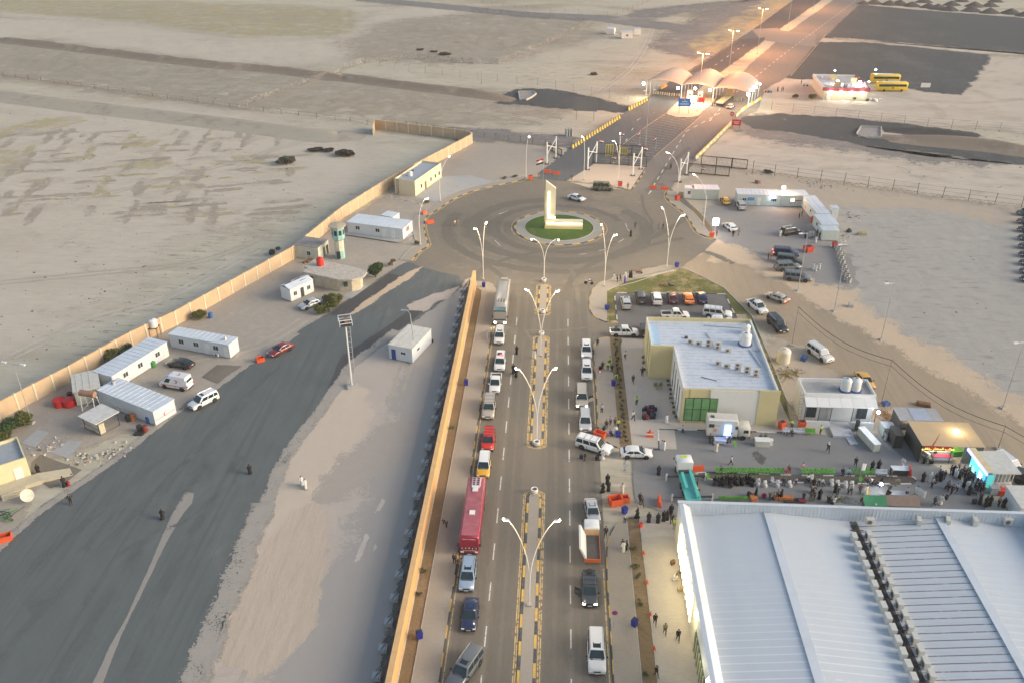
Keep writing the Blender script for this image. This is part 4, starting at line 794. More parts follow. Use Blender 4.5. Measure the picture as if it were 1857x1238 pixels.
for b,t_,H,lb in((('B',535,1100),('B',578,857),10,'single curved lamp on the kerb in front of the flat-roofed cream office'),(('B',1000,970),('B',1012,747),11,'single curved lamp on the pavement left of the flagpole'),(('U',1457,440),('U',1502,5),11,'single curved lamp beside the white cabins on the left pavement bend'),(('J',588,400),('J',588,112),11.5,'single lamp on the gate island left of the camouflaged van'),(('J',1215,515),('J',1163,215),11.5,'single curved lamp beside the right-hand barrier gate'),(('J',1395,700),('J',1343,365),11.5,'single curved lamp on the right pavement near the glowing sign')):
 bb=g(*b);vlamp(bb,H,[hd_of(bb,t_,H)],lb,'single lamps around the roundabout',e=400)
def pole(base,top,label,arms=0,lit=0,r=.09,cat='lamp post',name='lamp_post',mat=None,group=None,rz=0.0,e=11000):
 b=g(*base);lo,hi=0.5,30.0
 a_,b_,s_=TL[top[0]];ty=b_+top[2]/s_
 for _ in range(30):
  m_=(lo+hi)/2;v=Vector((b.x,b.y,m_))-Vector((0,0,CH));fw=-math.sin(CP)*v.x+math.cos(CP)*v.y;dd=fw*math.cos(CT)-v.z*math.sin(CT);vv=-(fw*math.sin(CT)+v.z*math.cos(CT))
  if 619+CF*vv/dd>ty:lo=m_
  else:hi=m_
 H=lo;root=empty(name,(b.x,b.y,0),rz,label,cat,group);MB().box((0,0,.15),(.7,.7,.3)).build('base',CONC,root)
 MB().tube([(0,0,.2),(0,0,H)],[r,r*.55],8).build('pole',mat or STEEL,root)
 for k in range(arms):
  s=1 if k==0 else-1;MB().tube([(0,0,H-.05),(s*1.3,0,H+.12)],.05,6).build('arm',STEEL,root);hd=MB().box((0,0,0),(.8,.35,.16)).build('lamp_head',STEEL if lit else WHT,root,loc=(s*1.6,0,H+.12))
  if lit:MB().box((0,0,-.11),(.7,.34,.08)).build('lens',LAMPO,hd);MB().box((s*.42,0,-.02),(.06,.3,.14)).build('lens',LAMPO,hd);link('lamp_light',lamp_light(0,e,(1,.38,.11),.3),root,(s*1.6,0,H-.3))
 return root
for i,(b,t_,lb)in enumerate(((('R',850,690),('K',795,452),'orange-lit twin lamp beside the middle canopy vault'),(('K',1025,640),('K',1067,260),'orange-lit twin lamp on the median just beyond the canopy'),(('K',1268,455),('K',1307,75),'orange-lit twin lamp on the median before the crossing'),(('K',1525,240),('K',1557,-140),'orange-lit twin lamp on the median beyond the crossing'),(('K',1740,80),('K',1765,-260),'farthest orange-lit twin lamp on the median at the top edge'))):
 pole(b,t_,lb,2,1,group='orange lamps along the far road',rz=R(-35))
FL=[(('F',628,345),('F',680,30),'thin grey pole beside the row of dark off-roaders'),(('F',825,455),('F',884,90),'thin grey pole at the end of the row of barrels'),(('F',1080,610),('F',1148,300),'thin grey pole on the sandy verge in the middle of the graded lot edge'),(('F',1740,980),('F',1840,620),'thin grey pole on the sandy verge nearest the right edge')]
for i,(b,t_,lb)in enumerate(FL):pole(b,t_,lb,1,group='unlit poles along the dirt road',rz=R(200))
pole(('D',175,1060),('D',100,740),'thin twin-headed lamp post beside the bushes inside the left wall',2,r=.07,rz=R(-10));pole(('B',1648,805),('K',358,765),'tall floodlight mast standing on the hatched road area',2,r=.12,rz=R(20));pole(('J',965,165),('J',968,80),'short pole on the hatched area beside the flag',0,r=.06)
pole(('V',1073,395),('V',1090,275),'dark pole carrying a glowing orange lamp in front of the long cabins',0,r=.06,mat=DST);pole(('B',758,455),('B',748,385),'short dark camera pole by the desert fence',0,r=.06,mat=DST)
def glow(p,z,r,mat,label,e=0,col=(1,.9,.8),name='floodlight',flat=0,par=None):
 root=empty(name,(p[0],p[1],z),0,label,'floodlight');MB().lathe([(.02,-r),(r*.8,-r*.6),(r,0),(r*.8,r*.6),(.02,r)],14).build('bulb',mat,root,60)
 MB().box((0,r*.9,.1),(r*1.6,.12,r*1.3)).build('housing',DST,root)
 if e:link('lamp_light',lamp_light(0,e,col,r),root,(0,-r*1.3,-.1))
 return root
b=g('V',1073,395);glow((b.x,b.y),4.6,.42,LAMPO,'glowing orange lamp on the dark pole in front of the long cabins',900,(1,.6,.3))
# ---- metal lookout mast on the left ----
b=g('E',55,862);root=empty('lookout_mast',(b.x,b.y,0),R(20),'slim white mast with a railed platform beside the left asphalt','mast');MB().box((0,0,.2),(1.6,1.6,.4)).build('base',CONC,root)
MB().tube([(0,0,.3),(0,0,11.6)],[.15,.12],10).build('pole',WHT,root);mb=MB()
for k in range(26):mb.box((.65,0,1+k*.42),(.05,.5,.05))
for s in(-.27,.27):mb.tube([(.65,s,.4),(.65,s,12.4)],.035,5)
for k in range(0,12):mb.tube([(.2,0,1.2+k*.9),(.65,0,1.2+k*.9)],.03,5)
mb.build('ladder',STEEL,root);MB().box((0,0,11.8),(2.0,2.0,.12)).build('platform',DST,root);mb=MB()
for x,y in((1,1),(1,-1),(-1,-1),(-1,1)):mb.box((x*.98,y*.98,12.35),(.08,.08,1.1))
for z in(12.3,12.88):
 for s in(-1,1):mb.box((0,s*.98,z),(2,.07,.09));mb.box((s*.98,0,z),(.07,2,.09))
mb.build('railing',WHT,root);MB().box((.2,.3,12.2),(.6,.8,.6)).build('equipment_box',pm('dull_red',(.3,.16,.12),.7),root)
b=g('U',1400,1700);b=g('E',400,690);root=empty('hook_pole',(b.x,b.y,0),0,'bent grey pole rising behind the small white cabin','pole');MB().tube([(0,0,0),(-.3,0,5),(-.5,0,8),(-.9,.2,8.6),(-1.6,.3,8.7)],.08,8).build('pole',STEEL,root);MB().box((-1.8,.3,8.62),(.6,.3,.12)).build('lamp_head',STEEL,root)
# ---- fences ----
def fence(s,label,h=2.2,step=4.0,wires=4,mat=DST,post=.07,coil=0,rail=0,mesh=.0,name='wire_fence',cat='fence'):
 P=[Vector((p.x,p.y))for p in pts(s)];L=sum((b-a).length for a,b in zip(P,P[1:]));step=max(step,L/98);Q=resample(P,step);O=Q[0];root=empty(name,(O.x,O.y,0),0,label,cat);rr=random.Random(int(L))
 for q in Q:
  q=q-O;MB().tube([(q.x,q.y,0),(q.x+rr.uniform(-.12,.12),q.y,h*rr.uniform(.92,1.04))],post,5).build('post',mat,root)
 for k in range(wires):
  z=h*(k+.7)/wires;MB().tube([(q.x-O.x,q.y-O.y,z+rr.uniform(-.04,.04))for q in Q],.022 if not rail else .05,4).build('wire' if not rail else 'rail',mat,root)
 if coil:
  mb=MB();T=resample(P,.55);pathv=[]
  for i,q in enumerate(T):a=i*1.9;d=(T[min(i+1,len(T)-1)]-T[i-1 if i else 0]);d=d.normalized()if d.length else Vector((1,0));pathv.append((q.x-O.x-d.y*.4*math.cos(a),q.y-O.y+d.x*.4*math.cos(a),.5+.42*math.sin(a)+(0 if coil<2 else h*.5)))
  mb.tube(pathv,.035,4);mb.build('razor_coil',RUST if coil==1 else mat,root)
 if mesh:
  m=MATS.get('chain_mesh')or paint('chain_mesh',(.28,.25,.22),(.50,.62));mb=MB()
  for a,b_ in zip(Q,Q[1:]):a=a-O;b_=b_-O;mb.quad((a.x,a.y,.05),(b_.x,b_.y,.05),(b_.x,b_.y,h*.95),(a.x,a.y,h*.95))
  mb.build('chain_link',m,root)
 return root
GP=pm('fence_post_grey',(.22,.21,.20),.7,var=.1)
fence('A-60,408 0,412 1280,590 1857,658 B0,655 180,690','low dark cable fence on the long earth bank crossing the left desert',1.7,7,2,coil=1)
fence('B350,690 680,740 980,775 1190,800','tangled wire fence between the tan wall and the gate',2,4,3,coil=1)
fence('B20,385 115,345 400,395 755,440 1100,470 1310,510 1560,560','tall wire fence along the far side of the ditch',3.0,8,4,GP)
fence('B700,66 1000,90 1360,128 860,352 640,345 400,320 130,345 0,380','wire fence enclosing the brown desert plot at the top',2.4,6,4,GP,mesh=1)
fence('B760,22 1100,65 1480,92 1700,0','wire fence beside the thin road at the very top',2.4,8,4,GP)
fence('A1290,590 1740,430 B0,395','short wire fence cutting across the desert below the ditch',2.2,5,4,GP,mesh=1)
fence('A1050,548 1450,405','faint low fence running up to the ditch on the left',1.0,7,1,GP)
fence('C485,600 900,650 1300,690 1857,728 2100,745','wire fence beyond the black gravel on the right',3.2,7,4,GP)
fence('C270,915 370,935 640,975 1000,1020 1400,1075 1857,1130 2050,1150','rusty barbed wire fence behind the row of cabins on the right',3.2,6,3,DST,coil=1)
fence('B130,335 330,320 560,345 860,352','low fence in front of the brown plot',1.6,8,2,GP)
# ---- ditch banks: real ridges of earth ----
def bank(s,w,h,mat,name='earth_bank'):
 P=smoothline(pts(s),4.0);rr=random.Random(3);mb=MB();rows=[]
 prof=[(-1.3,-.05),(-1,.12),(-.55,.75),(-.2,1),(.3,.92),(.8,.5),(1.6,.12),(2.4,-.05)];A=[offset(P,-k*w)for k,_ in prof]
 for i in range(len(P)):e=math.sin(min(1,min(i,len(P)-1-i)/4)*math.pi/2);rows.append([(A[j][i].x+rr.uniform(-.25,.25)*w*.2,A[j][i].y+rr.uniform(-.25,.25)*w*.2,(z*h*e*rr.uniform(.85,1.12))if z>0 else-.05)for j,(_,z)in enumerate(prof)])
 mb.loft(rows,closed=False,cap=False);mb.f=[f for f in mb.f]
 return tag(mb.build(name,mat,None,70),kind='structure')
BK=soil('bank_earth',(.25,.20,.15),(.33,.27,.205),None,.3,(1,1),0,fine=.3,bump=.5,soft=False);BK2=soil('bank_pale',(.38,.335,.265),(.30,.26,.205),None,.3,(1,1),0,fine=.3,bump=.4,soft=False)
bank('A-60,212 0,218 600,290 1100,350 1500,385 1857,430 B0,425 400,475 700,510 950,545',2.4,1.7,BK)
bank('A-60,510 0,515 600,590 1200,660 1857,742 B40,712',4.0,1.1,BK2)
bank('C1085,745 1300,765 1600,790 1857,825 2100,850',3.0,2.2,BK)
bank('C1085,700 1300,712 1500,728 1610,745',2.5,1.2,GRAV if 0 else soil('gravel_bank',(.06,.058,.055),(.10,.09,.08),None,.3,fine=.3,bump=.4,soft=False))
for s,nm,lb in(('B965,545 960,505 1040,505 1055,515 1030,535 1000,548','culvert_apron','pale concrete culvert mouth at the end of the left ditch'),('C945,735 970,695 1080,700 1080,755 1000,752','culvert_apron','fan-shaped concrete culvert mouth in the right ditch')):
 P=pts(s);c=sum(P,Vector())/len(P);root=empty(nm,(c.x,c.y,0),0,lb,'culvert');rel=[(p.x-c.x,p.y-c.y)for p in P]
 MB().prism(rel,.0,.25).build('slab',pm('culvert_concrete',(.30,.28,.26),.85,var=.2,grime=.2),root)
 for i in range(len(rel)-1):a,q=Vector(rel[i]),Vector(rel[i+1]);m_=(a+q)/2;MB().box((m_.x,m_.y,.35),((q-a).length,.3,.7),math.atan2(q.y-a.y,q.x-a.x)).build('kerb',CONC,root)
 # ---- sheet-metal cabins ----
def cabin(A,B_,C_,h,label,wins=(),doors=(),roof=ROOFW,wall=SHW,name='portable_cabin',cat='cabin',group=None,gable=0,lift=.15,over=.08,panes=True,signs=()):
 """A-B: roof edge of the side facing us, B-C: the next side; all measured at roof height"""
 a,b,c=[g(*q,h+lift)for q in(A,B_,C_)];ax=Vector((b.x-a.x,b.y-a.y));L=ax.length;ax.normalize();W=(Vector((c.x,c.y))-Vector((b.x,b.y))).dot(Vector((-ax.y,ax.x)));W=max(abs(W),1.5)
 ctr=Vector((a.x,a.y))+ax*L/2+Vector((-ax.y,ax.x))*W/2;root=empty(name,(ctr.x,ctr.y,0),math.atan2(ax.y,ax.x),label,cat,group)
 mb=MB().box((0,0,lift+h/2),(L,W,h))
 for k in range(int(L/.6)):
  for s in(-1,1):mb.box((-L/2+.3+k*.6,s*(W/2+.005),lift+h/2),(.06,.03,h-.1))
 mb.build('wall',wall,root);mb=MB()
 if gable:mb.loft([[(x,-W/2-over,lift+h),(x,0,lift+h+gable),(x,W/2+over,lift+h),(x,W/2+over,lift+h+.06),(x,0,lift+h+gable+.06),(x,-W/2-over,lift+h+.06)]for x in(-L/2-over,L/2+over)]);
 else:
  mb.box((0,0,lift+h+.06),(L+over*2,W+over*2,.12))
  for k in range(int(L/1.0)):mb.box((-L/2+.5+k*1.0,0,lift+h+.135),(.07,W+over*2,.05))
 mb.build('roof',roof,root)
 MB().box((0,0,lift/2),(L-.3,W-.3,lift)).build('skid',DST,root)
 for side,u,w_,hh,zz in wins:
  f=empty if 0 else None;sx=(side in(1,3));D=(L if not sx else W)
  pos={0:(-L/2+u*L,-W/2-.02),1:(L/2+.02,-W/2+u*W),2:(-L/2+u*L,W/2+.02),3:(-L/2-.02,-W/2+u*W)}[side];dx,dy=((w_,.05)if not sx else(.05,w_))
  fr=MB().box((pos[0],pos[1],lift+zz),(dx+(.14 if not sx else 0),dy+(.14 if sx else 0),hh+.14)).build('window',WHT,root);o2=.02;ox,oy={0:(0,-o2),1:(o2,0),2:(0,o2),3:(-o2,0)}[side]
  for s in(-1,1):MB().box((pos[0]+ox+(s*w_*.26 if not sx else 0),pos[1]+oy+(s*w_*.26 if sx else 0),lift+zz),(dx*.44 if not sx else .05,.05 if not sx else dy*.44,hh*.9)).build('pane',WGL,fr)
 for side,u,w_,mat in doors:
  sx=side in(1,3);pos={0:(-L/2+u*L,-W/2-.03),1:(L/2+.03,-W/2+u*W),3:(-L/2-.03,-W/2+u*W)}[side]
  d=MB().box((pos[0],pos[1],lift+1.02),(w_ if not sx else .06,.06 if not sx else w_,2.0)).build('door',mat or WHT,root);MB().box((pos[0]+(w_*.35 if not sx else .05),pos[1]-(.05 if not sx else-w_*.35),lift+1.0),(.1,.06,.06)).build('handle',DST,d)
 for side,u,w_,hh,zz,mat in signs:
  pos={0:(-L/2+u*L,-W/2-.05),1:(L/2+.05,-W/2+u*W)}[side];MB().box((pos[0],pos[1],lift+zz),(w_ if side==0 else .04,.04 if side==0 else w_,hh)).build('sign',mat,root)
 root['L']=L;root['W']=W
 return root
def ac_unit(root,x,y,z,rz=0):o=MB().box((0,0,0),(.8,.32,.55)).build('air_conditioner',pm('ac_case',(.55,.54,.50),.6,var=.06,grime=.15),root,loc=(x,y,z),rz=rz);MB().tube([(0,-.16,0),(0,-.19,0)],.2,12).build('fan',DST,o);return o
W2=(1.0,.9,1.55)
r_=cabin(('D',915,580),('D',1240,638),('D',1300,600),2.55,'long white cabin with three windows behind the black parked sedan',[(0,.2,*W2),(0,.45,*W2),(0,.78,*W2)],[(0,.62,.9,None),(0,.94,.8,None)])
MB().lathe([(.02,0),(.3,0),(.12,.5),(.02,.8)],8).build('roof_vent',STEEL,r_,loc=(4.6,0,2.8));ac_unit(r_,3.6,-1.75,.6)
r_=cabin(('D',605,808),('D',905,622),('D',800,603),2.6,'long white cabin angled against the left wall above the ambulance',[(0,.22,*W2),(0,.48,*W2),(0,.80,*W2)],[(0,.64,.9,None),(0,.95,.9,None)],wall=SHW);ac_unit(r_,2,-1.7,.6)
r_=cabin(('D',525,880),('D',830,1000),('D',937,928),2.45,'long blue-white cabin with a red crescent on its end wall',[],[],signs=[(1,.5,2.4,.75,2.0,pm('sign_pale',(.66,.72,.80),.5))])
L,W_=r_['L'],r_['W'];mb=MB();cres=[(math.cos(R(a))*.32,math.sin(R(a))*.32)for a in range(50,311,20)]+[(.10+math.cos(R(a))*.25,math.sin(R(a))*.25)for a in range(300,59,-20)]
mb.prism(cres,0,.02);o=mb.build('crescent_emblem',pm('red_mark',(.55,.05,.05),.6),r_,loc=(L/2+.02,0,1.2));o.rotation_euler=(R(90),0,R(90));MB().box((L/2+.025,0,.95),(.02,W_*.9,.05)).build('stripe',pm('red_mark',(.5,.05,.05),.6),r_)
MB().box((-L/2+.9,.5,2.9),(.5,.5,.6)).build('roof_vent',STEEL,r_);ac_unit(r_,-2,-W_/2-.2,.5)
cabin(('W',690,265),('W',930,212),('W',890,58),2.5,'square white shed with a broad slanting roof beside the left wall',[],[],roof=pm('pale_roof',(.55,.53,.47),.6,var=.1,grime=.2),wall=pm('dull_cream',(.47,.46,.40),.7,var=.1,grime=.3),over=.15)
r_=cabin(('U',235,855),('U',450,760),('U',345,730),2.6,'small white gabled cabin with a torn roof beside the parked old sedan',[(0,.2,.8,.9,1.4),(0,.78,.8,.9,1.4)],[(0,.5,.8,DST)],gable=.5,wall=WHT);
for x,y in((-1.6,.6),(.6,.5),(1.3,-.4)):MB().box((x,y,3.15),(1.6,.35,.04),.1).build('roof_tear',BLK,r_)
cabin(('U',770,225),('U',1290,290),('U',1342,205),2.55,'long white cabin with two windows on a concrete plinth inside the pavement bend',[(0,.19,*W2),(0,.55,*W2)],[(0,.66,.85,None),(0,.82,.85,None)],signs=[(1,.5,1.4,1.0,1.7,pm('brown_sign',(.30,.18,.13),.7))])
cabin(('U',1085,160),('U',1195,180),('U',1235,135),2.3,'tiny white hut behind the long cabin at the pavement bend',over=.05)
p_=pts('U740,345 1260,425 1390,350 1330,290 900,260');patch('cabin_plinth',p_,.25,PAVC,.05,0)
r_=cabin(('E',253,635),('E',380,660),('E',485,552),2.7,'white wheeled cabin standing alone on the grey sand behind the orange wall',[(0,.62,.9,.5,1.6),(1,.3,.9,.5,1.6)],[(0,.2,.8,pm('blue_door',(.03,.06,.25),.4))],roof=pm('cream_roof',(.60,.58,.52),.5,var=.1,grime=.2));add_wheel(r_,r_['L']/2-.2,r_['W']/2+.15,.45)
mb=MB().tube([(0,0,.02),(3,-1,.02),(5,-3.2,.02),(8,-3.6,.02),(12,-6,.02)],.04,5);b=g('E',370,745);o=mb.build('power_cable',BLK,loc=(b.x,b.y,.02),rz=R(150));tag(o,'black power cable trailing over the sand from the wheeled cabin','cable')
W3=(.9,.8,1.5)
r_=cabin(('V',648,290),('V',1075,302),('V',1075,245),2.7,'left half of the long row of white cabins beyond the parking lot',[(0,.16,*W3),(0,.86,*W3)],[(0,.5,.9,None)],signs=[(0,.31,1.7,.8,1.65,pm('sign_blue',(.10,.25,.55),.5)),(0,.80,.5,.7,1.6,pm('sign_blue2',(.05,.1,.4),.5))],wall=pm('cabin_greenish',(.52,.57,.54),.5,var=.06,grime=.12))
for q in range(1):pass
r_=cabin(('V',1080,302),('V',1350,305),('V',1345,248),2.7,'right half of the long row of white cabins with a lit yellow window',[(0,.42,*W3)],[(0,.85,.9,None)],signs=[(0,.65,1.5,.25,1.5,REDP)],wall=MATS['cabin_greenish']);MB().box((-.08*r_['L'],-r_['W']/2-.07,1.75),(.8,.04,.7)).build('lit_window',emat('window_warm',(1,.72,.32),4),r_)
cabin(('V',1435,480),('V',1560,480),('V',1500,305),2.6,'white cabin set end-on at the corner of the cabin row',[(3,.4,.8,.7,1.5)],[],wall=MATS['cabin_greenish'])
cabin(('V',1480,590),('V',1645,590),('V',1615,490),2.6,'white flat cabin second from the front in the right cabin group',[(3,.5,.8,.8,1.5)],[(3,.2,.8,None)],wall=MATS['cabin_greenish'])
cabin(('V',1490,650),('V',1650,650),('V',1640,592),2.3,'nearest white cabin where the men in robes crowd at the door',[],[(3,.5,.9,None)],wall=MATS['cabin_greenish'])
cabin(('V',205,240),('V',462,245),('V',468,200),2.6,'ribbed grey-green storage container beside the guard booth',wall=pm('container_sage',(.42,.46,.42),.6,var=.08,grime=.2),name='storage_container',cat='container')
r_=cabin(('V',125,232),('V',208,235),('V',215,205),2.6,'small white guard booth with a dark window at the right pavement',[(0,.5,.7,.9,1.6)],[],wall=WHT,roof=WHT,name='guard_booth',cat='booth')
cabin(('V',1585,430),('V',1648,430),('V',1640,400),3.2,'narrow white block behind the corner cabin carrying a water tank',name='tank_block',cat='hut')
for a,b_,c_,h,lb in((('K',128,275),('K',222,275),('K',225,262),2.8,'white cube hut with a window far off in the desert'),(('K',0,245),('K',65,248),('K',70,235),2.4,'leftmost tiny shed of the far desert group'),(('K',230,248),('K',290,248),('K',292,238),2.6,'rearmost white shed of the far desert group')):
 cabin(a,b_,c_,h,lb,[(0,.5,1.0,.8,1.5)]if 'cube' in lb else[],name='desert_hut',cat='hut',wall=WHT)
r_=cabin(('U',270,435),('U',495,465),('U',640,395),2.9,'derelict pale hut with a grey roof beside the small watchtower',[(0,.6,.8,1.0,1.4)],[(1,.55,.9,pm('olive_door',(.12,.15,.10),.7)),(1,.85,.9,BLK)],roof=pm('grey_roof',(.30,.27,.25),.8,var=.15,grime=.3),wall=pm('pale_plaster',(.55,.56,.46),.8,var=.12,grime=.3),name='derelict_hut',cat='hut',lift=.05)
mb=MB();mb.box((2.2,-.4,.4),(1.2,.7,.7),.4);mb.box((1.2,-.9,.2),(.9,.5,.4),1.1);b=g('U',400,590);o=mb.build('junk_pile',RUST,loc=(b.x-1.5,b.y,0));tag(o,'pile of broken furniture by the derelict hut','junk')
b=g('U',700,572);root=empty('watchtower',(b.x,b.y+1,0),R(12),'slender cream and turquoise watchtower with dark windows','tower');TQ=pm('turquoise_paint',(.28,.50,.46),.7,var=.12,grime=.25);CRM=pm('cream_paint',(.60,.57,.44),.8,var=.1,grime=.25)
MB().lathe([(1.05,0),(1.05,1.8)],8).build('lower_shaft',TQ,root);MB().lathe([(1.0,1.8),(1.0,4.2)],8).build('upper_shaft',CRM,root);MB().lathe([(1.0,4.2),(1.35,4.6),(1.35,7.4),(1.2,7.4)],8).build('lookout_room',TQ,root);MB().lathe([(1.9,7.4),(1.9,7.6),(.3,7.8)],8).build('roof',pm('tower_roof',(.45,.38,.28),.8,var=.15,grime=.3),root)
for k in range(8):
 a=R(22.5+45*k);MB().box((1.26*math.cos(a),1.26*math.sin(a),6.1),(.06,.62,1.1),a).build('window',WGL,root)
MB().box((-.3,-1.0,1.0),(.8,.1,1.7)).build('door',BLK,root)
a_,b2,c2=g('U',380,700,3.1),g('U',720,765,3.1),g('U',850,680,3.1);ax=(b2-a_);L=ax.length;ax.normalize();per=Vector((-ax.y,ax.x,0));W_=7.2
root=empty('checkpoint_house',(a_.x,a_.y,0),math.atan2(ax.y,ax.x),'weathered cream checkpoint house with a rounded end and a red roof tank','building');CWL=pm('peeling_cream',(.55,.47,.34),.85,var=.15,grime=.35)
shp=[(0,1.0),(L-1.2,.6),(L+1.2,1.4),(L+2.2,3),(L+1.8,4.6),(L,5.4),(0,5.6)];MB().prism([(x,y+.2)for x,y in shp],0,2.75).build('wall',CWL,root);ov=[(-1.0,.2),(L-1.0,-.2),(L+1.8,.8),(L+3.1,3),(L+2.6,5.2),(L,6.2),(-2.2,6.6),(-2.2,2.6),(-1,2.2)]
MB().prism([(x,y+.2)for x,y in ov],2.75,3.1).build('roof',pm('stained_roof',(.50,.45,.38),.85,var=.2,grime=.35),root)
for k in range(4):t=k/4;MB().box((L+.05+t*1.6,1.05+t*1.6,1.7),(.7,.12,1.0),R(42)).build('window',WGL,root)
MB().box((2.2,1.03,1.2),(1.6,.1,1.5)).build('shutter',pm('pale_panel',(.5,.49,.44),.8,grime=.3),root);MB().box((.5,1.1,1.3),(.8,.1,1.5)).build('window',WGL,root)
for x,y in((3.2,3.4),(4.4,4.2),(1.2,4.5)):MB().tube([(x,y,3.1),(x+.05,y,5.2)],.04,5).build('antenna',STEEL,root)
def tank(p,z,r,h,mat,label,lab2='lid',skirt=None,name='water_tank'):
 root=empty(name,(p[0],p[1],z),0,label,'water tank');pr=[(r*.96,0),(r,.06)]+[(r*(1 if k%2 else .965),.1+(h*.8)*k/10)for k in range(11)]+[(r*.8,h*.93),(r*.3,h)]
 MB().lathe(pr,20).build('tank',mat,root,40);MB().lathe([(r*.26,h-.03),(r*.26,h+.1),(r*.1,h+.14)],12).build('lid',mat if mat!=WHT else pm('grey_lid',(.3,.32,.33),.6),root)
 if skirt:MB().lathe([(r*1.25,-.02),(r*1.25,.1)],16).build('base',skirt,root)
 return root
q=g('U',515,635,3.1);tank((q.x,q.y+.6),3.1,.75,1.7,pm('red_tank',(.62,.03,.02),.5,var=.08),'bright red water tank on the weathered checkpoint roof')
q=g('O',1700,905);tank((q.x,q.y),0,1.15,2.6,pm('cream_tank',(.66,.62,.52),.5,var=.06,grime=.1),'large cream tank standing on the ground beside the grass strip')
q=g('D',835,605);root=empty('tank_stand',(q.x,q.y+1,0),0,'rusty stand under the white tank at the left wall','stand');mb=MB();MB().box((0,0,2.0),(1.6,1.6,.12)).build('deck',RUST,root)
for x in(-.7,.7):
 for y in(-.7,.7):MB().box((x,y,1),(.09,.09,2)).build('leg',RUST,root)
tank((q.x,q.y+1),2.06,.75,1.5,WHT,'white water tank on a rusty stand against the left wall')
def flat_building(c0,sx,sy,h,rz,label,mat,roofm,name='flat_roof_building',par=.5,trim=None):
 root=empty(name,(c0[0],c0[1],0),rz,label,'building');MB().box((0,0,(h-par)/2),(sx,sy,h-par)).build('wall',mat,root)
 for s in(-1,1):MB().box((0,s*(sy/2-.1),h-par/2),(sx,.2,par)).build('parapet',trim or mat,root);MB().box((s*(sx/2-.1),0,h-par/2),(.2,sy-.4,par)).build('parapet',trim or mat,root)
 MB().box((0,0,h-par+.03),(sx-.4,sy-.4,.06)).build('roof',roofm,root);return root
a_,b2=g('B',400,1068),g('B',542,965);ax=b2-a_;L=ax.length;an=math.atan2(ax.y,ax.x);ax.normalize();per=Vector((-ax.y,ax.x,0));c=a_+ax*L/2+per*2.9
CRO=pm('cream_office',(.62,.55,.38),.8,var=.05,grime=.08);r_=flat_building(c,L,5.8,4.1,an,'cream flat-roofed office with a water tank at the end of the left wall',CRO,pm('blue_grey_roof',(.35,.38,.42),.7,var=.1,grime=.15),trim=CRO)
for u in(.22,.58,.75,.9):fr=MB().box((-L/2+u*L,-2.93,1.7),(.9,.08,1.2)).build('window',WHT,r_);MB().box((-L/2+u*L,-2.98,1.7),(.7,.05,1.0)).build('pane',WGL,fr)
MB().box((-L/2+.38*L,-2.95,1.05),(.9,.08,2.1)).build('door',pm('brown_door',(.2,.13,.08),.6),r_);mb=MB()
for k in range(10):mb.box((-L/2-.15,2.0,.4+k*.38),(.05,.5,.05))
for s in(1.75,2.25):mb.box((-L/2-.15,s,2.1),(.05,.05,4.2))
mb.build('ladder',DST,r_)
for k in range(4):MB().box((-2+k*.7,1.6,3.9),(.3,.3,.4)).build('roof_vent',DST,r_)
q=c+ax*(-L*.22)+per*.6;tank((q.x,q.y),3.7,.6,1.2,WHT,'white water tank on the cream office roof')
a_,b2=g('G',-140,225),g('G',175,120);ax=(b2-a_).normalized();an=math.atan2(ax.y,ax.x);per=Vector((-ax.y,ax.x,0));c=b2-ax*6+per*3.0
r_=flat_building(c,12,6.2,3.6,an,'pale yellow building with a white door cut off by the left edge',pm('pale_yellow',(.66,.58,.36),.8,var=.05,grime=.1),pm('sheet_grey',(.35,.37,.38),.7,var=.1,grime=.25))
MB().box((4.6,-3.13,1.35),(1.1,.06,2.1)).build('door',WHT,r_);MB().box((1.6,-3.13,1.5),(.6,.06,.4)).build('air_conditioner',DST,r_)
a_=g('G',240,110);b2=g('G',340,170);root=empty('concrete_ramp',(c.x,c.y,0),an,'cream access ramp and steps in front of the yellow building','ramp');CR=pm('ramp_cream',(.52,.46,.33),.85,var=.1,grime=.15)
MB().box((2.2,-4.3,.3),(9.5,2.1,.6)).build('landing',CR,root)
for k in range(3):MB().box((3.2,-5.6-k*.35,.4-k*.13),(3.0,.34,.26)).build('step',CR,root)
mb=MB();mb.v=[(6.9,-5.3,0),(6.9,-3.3,0),(11,-3.9,0),(11,-5.9,0),(6.9,-5.3,.6),(6.9,-3.3,.6),(11,-3.9,.05),(11,-5.9,.05)];mb.f=[(4,7,6,5),(0,3,7,4),(1,5,6,2),(3,2,6,7)];mb.m=[0]*4;mb.build('ramp',CR,root)
q=g('G',155,250);root=empty('satellite_dish',(q.x,q.y,0),R(-30),'pale satellite dish leaning on the ground by the ramp','satellite dish');rings=[ring((0,0,0),(.02,0,0),.02,18),ring((.08,0,.0),(0,0,.5),.5,18),ring((.25,0,0),(0,0,.9),.9,18)]
o=MB().loft(rings,cap=False).build('dish',pm('dish_cream',(.6,.56,.44),.5),root,60);o.location=(0,0,1.0);o.rotation_euler=(0,R(-35),0);MB().tube([(0,0,0),(0,0,1)],.05,6).build('stand',DST,root)
q=g('G',30,330);root=empty('scrap_heap',(q.x,q.y,0),0,'heap of dark metal racks by the left edge','scrap');rs=random.Random(9)
for k in range(14):MB().tube([(rs.uniform(-2.2,2.2),rs.uniform(-1.4,1.4),rs.uniform(.1,.5)),(rs.uniform(-2.2,2.2),rs.uniform(-1.4,1.4),rs.uniform(.6,1.7))],.06,5).build('metal_bar',DST if k%3 else GRN,root)
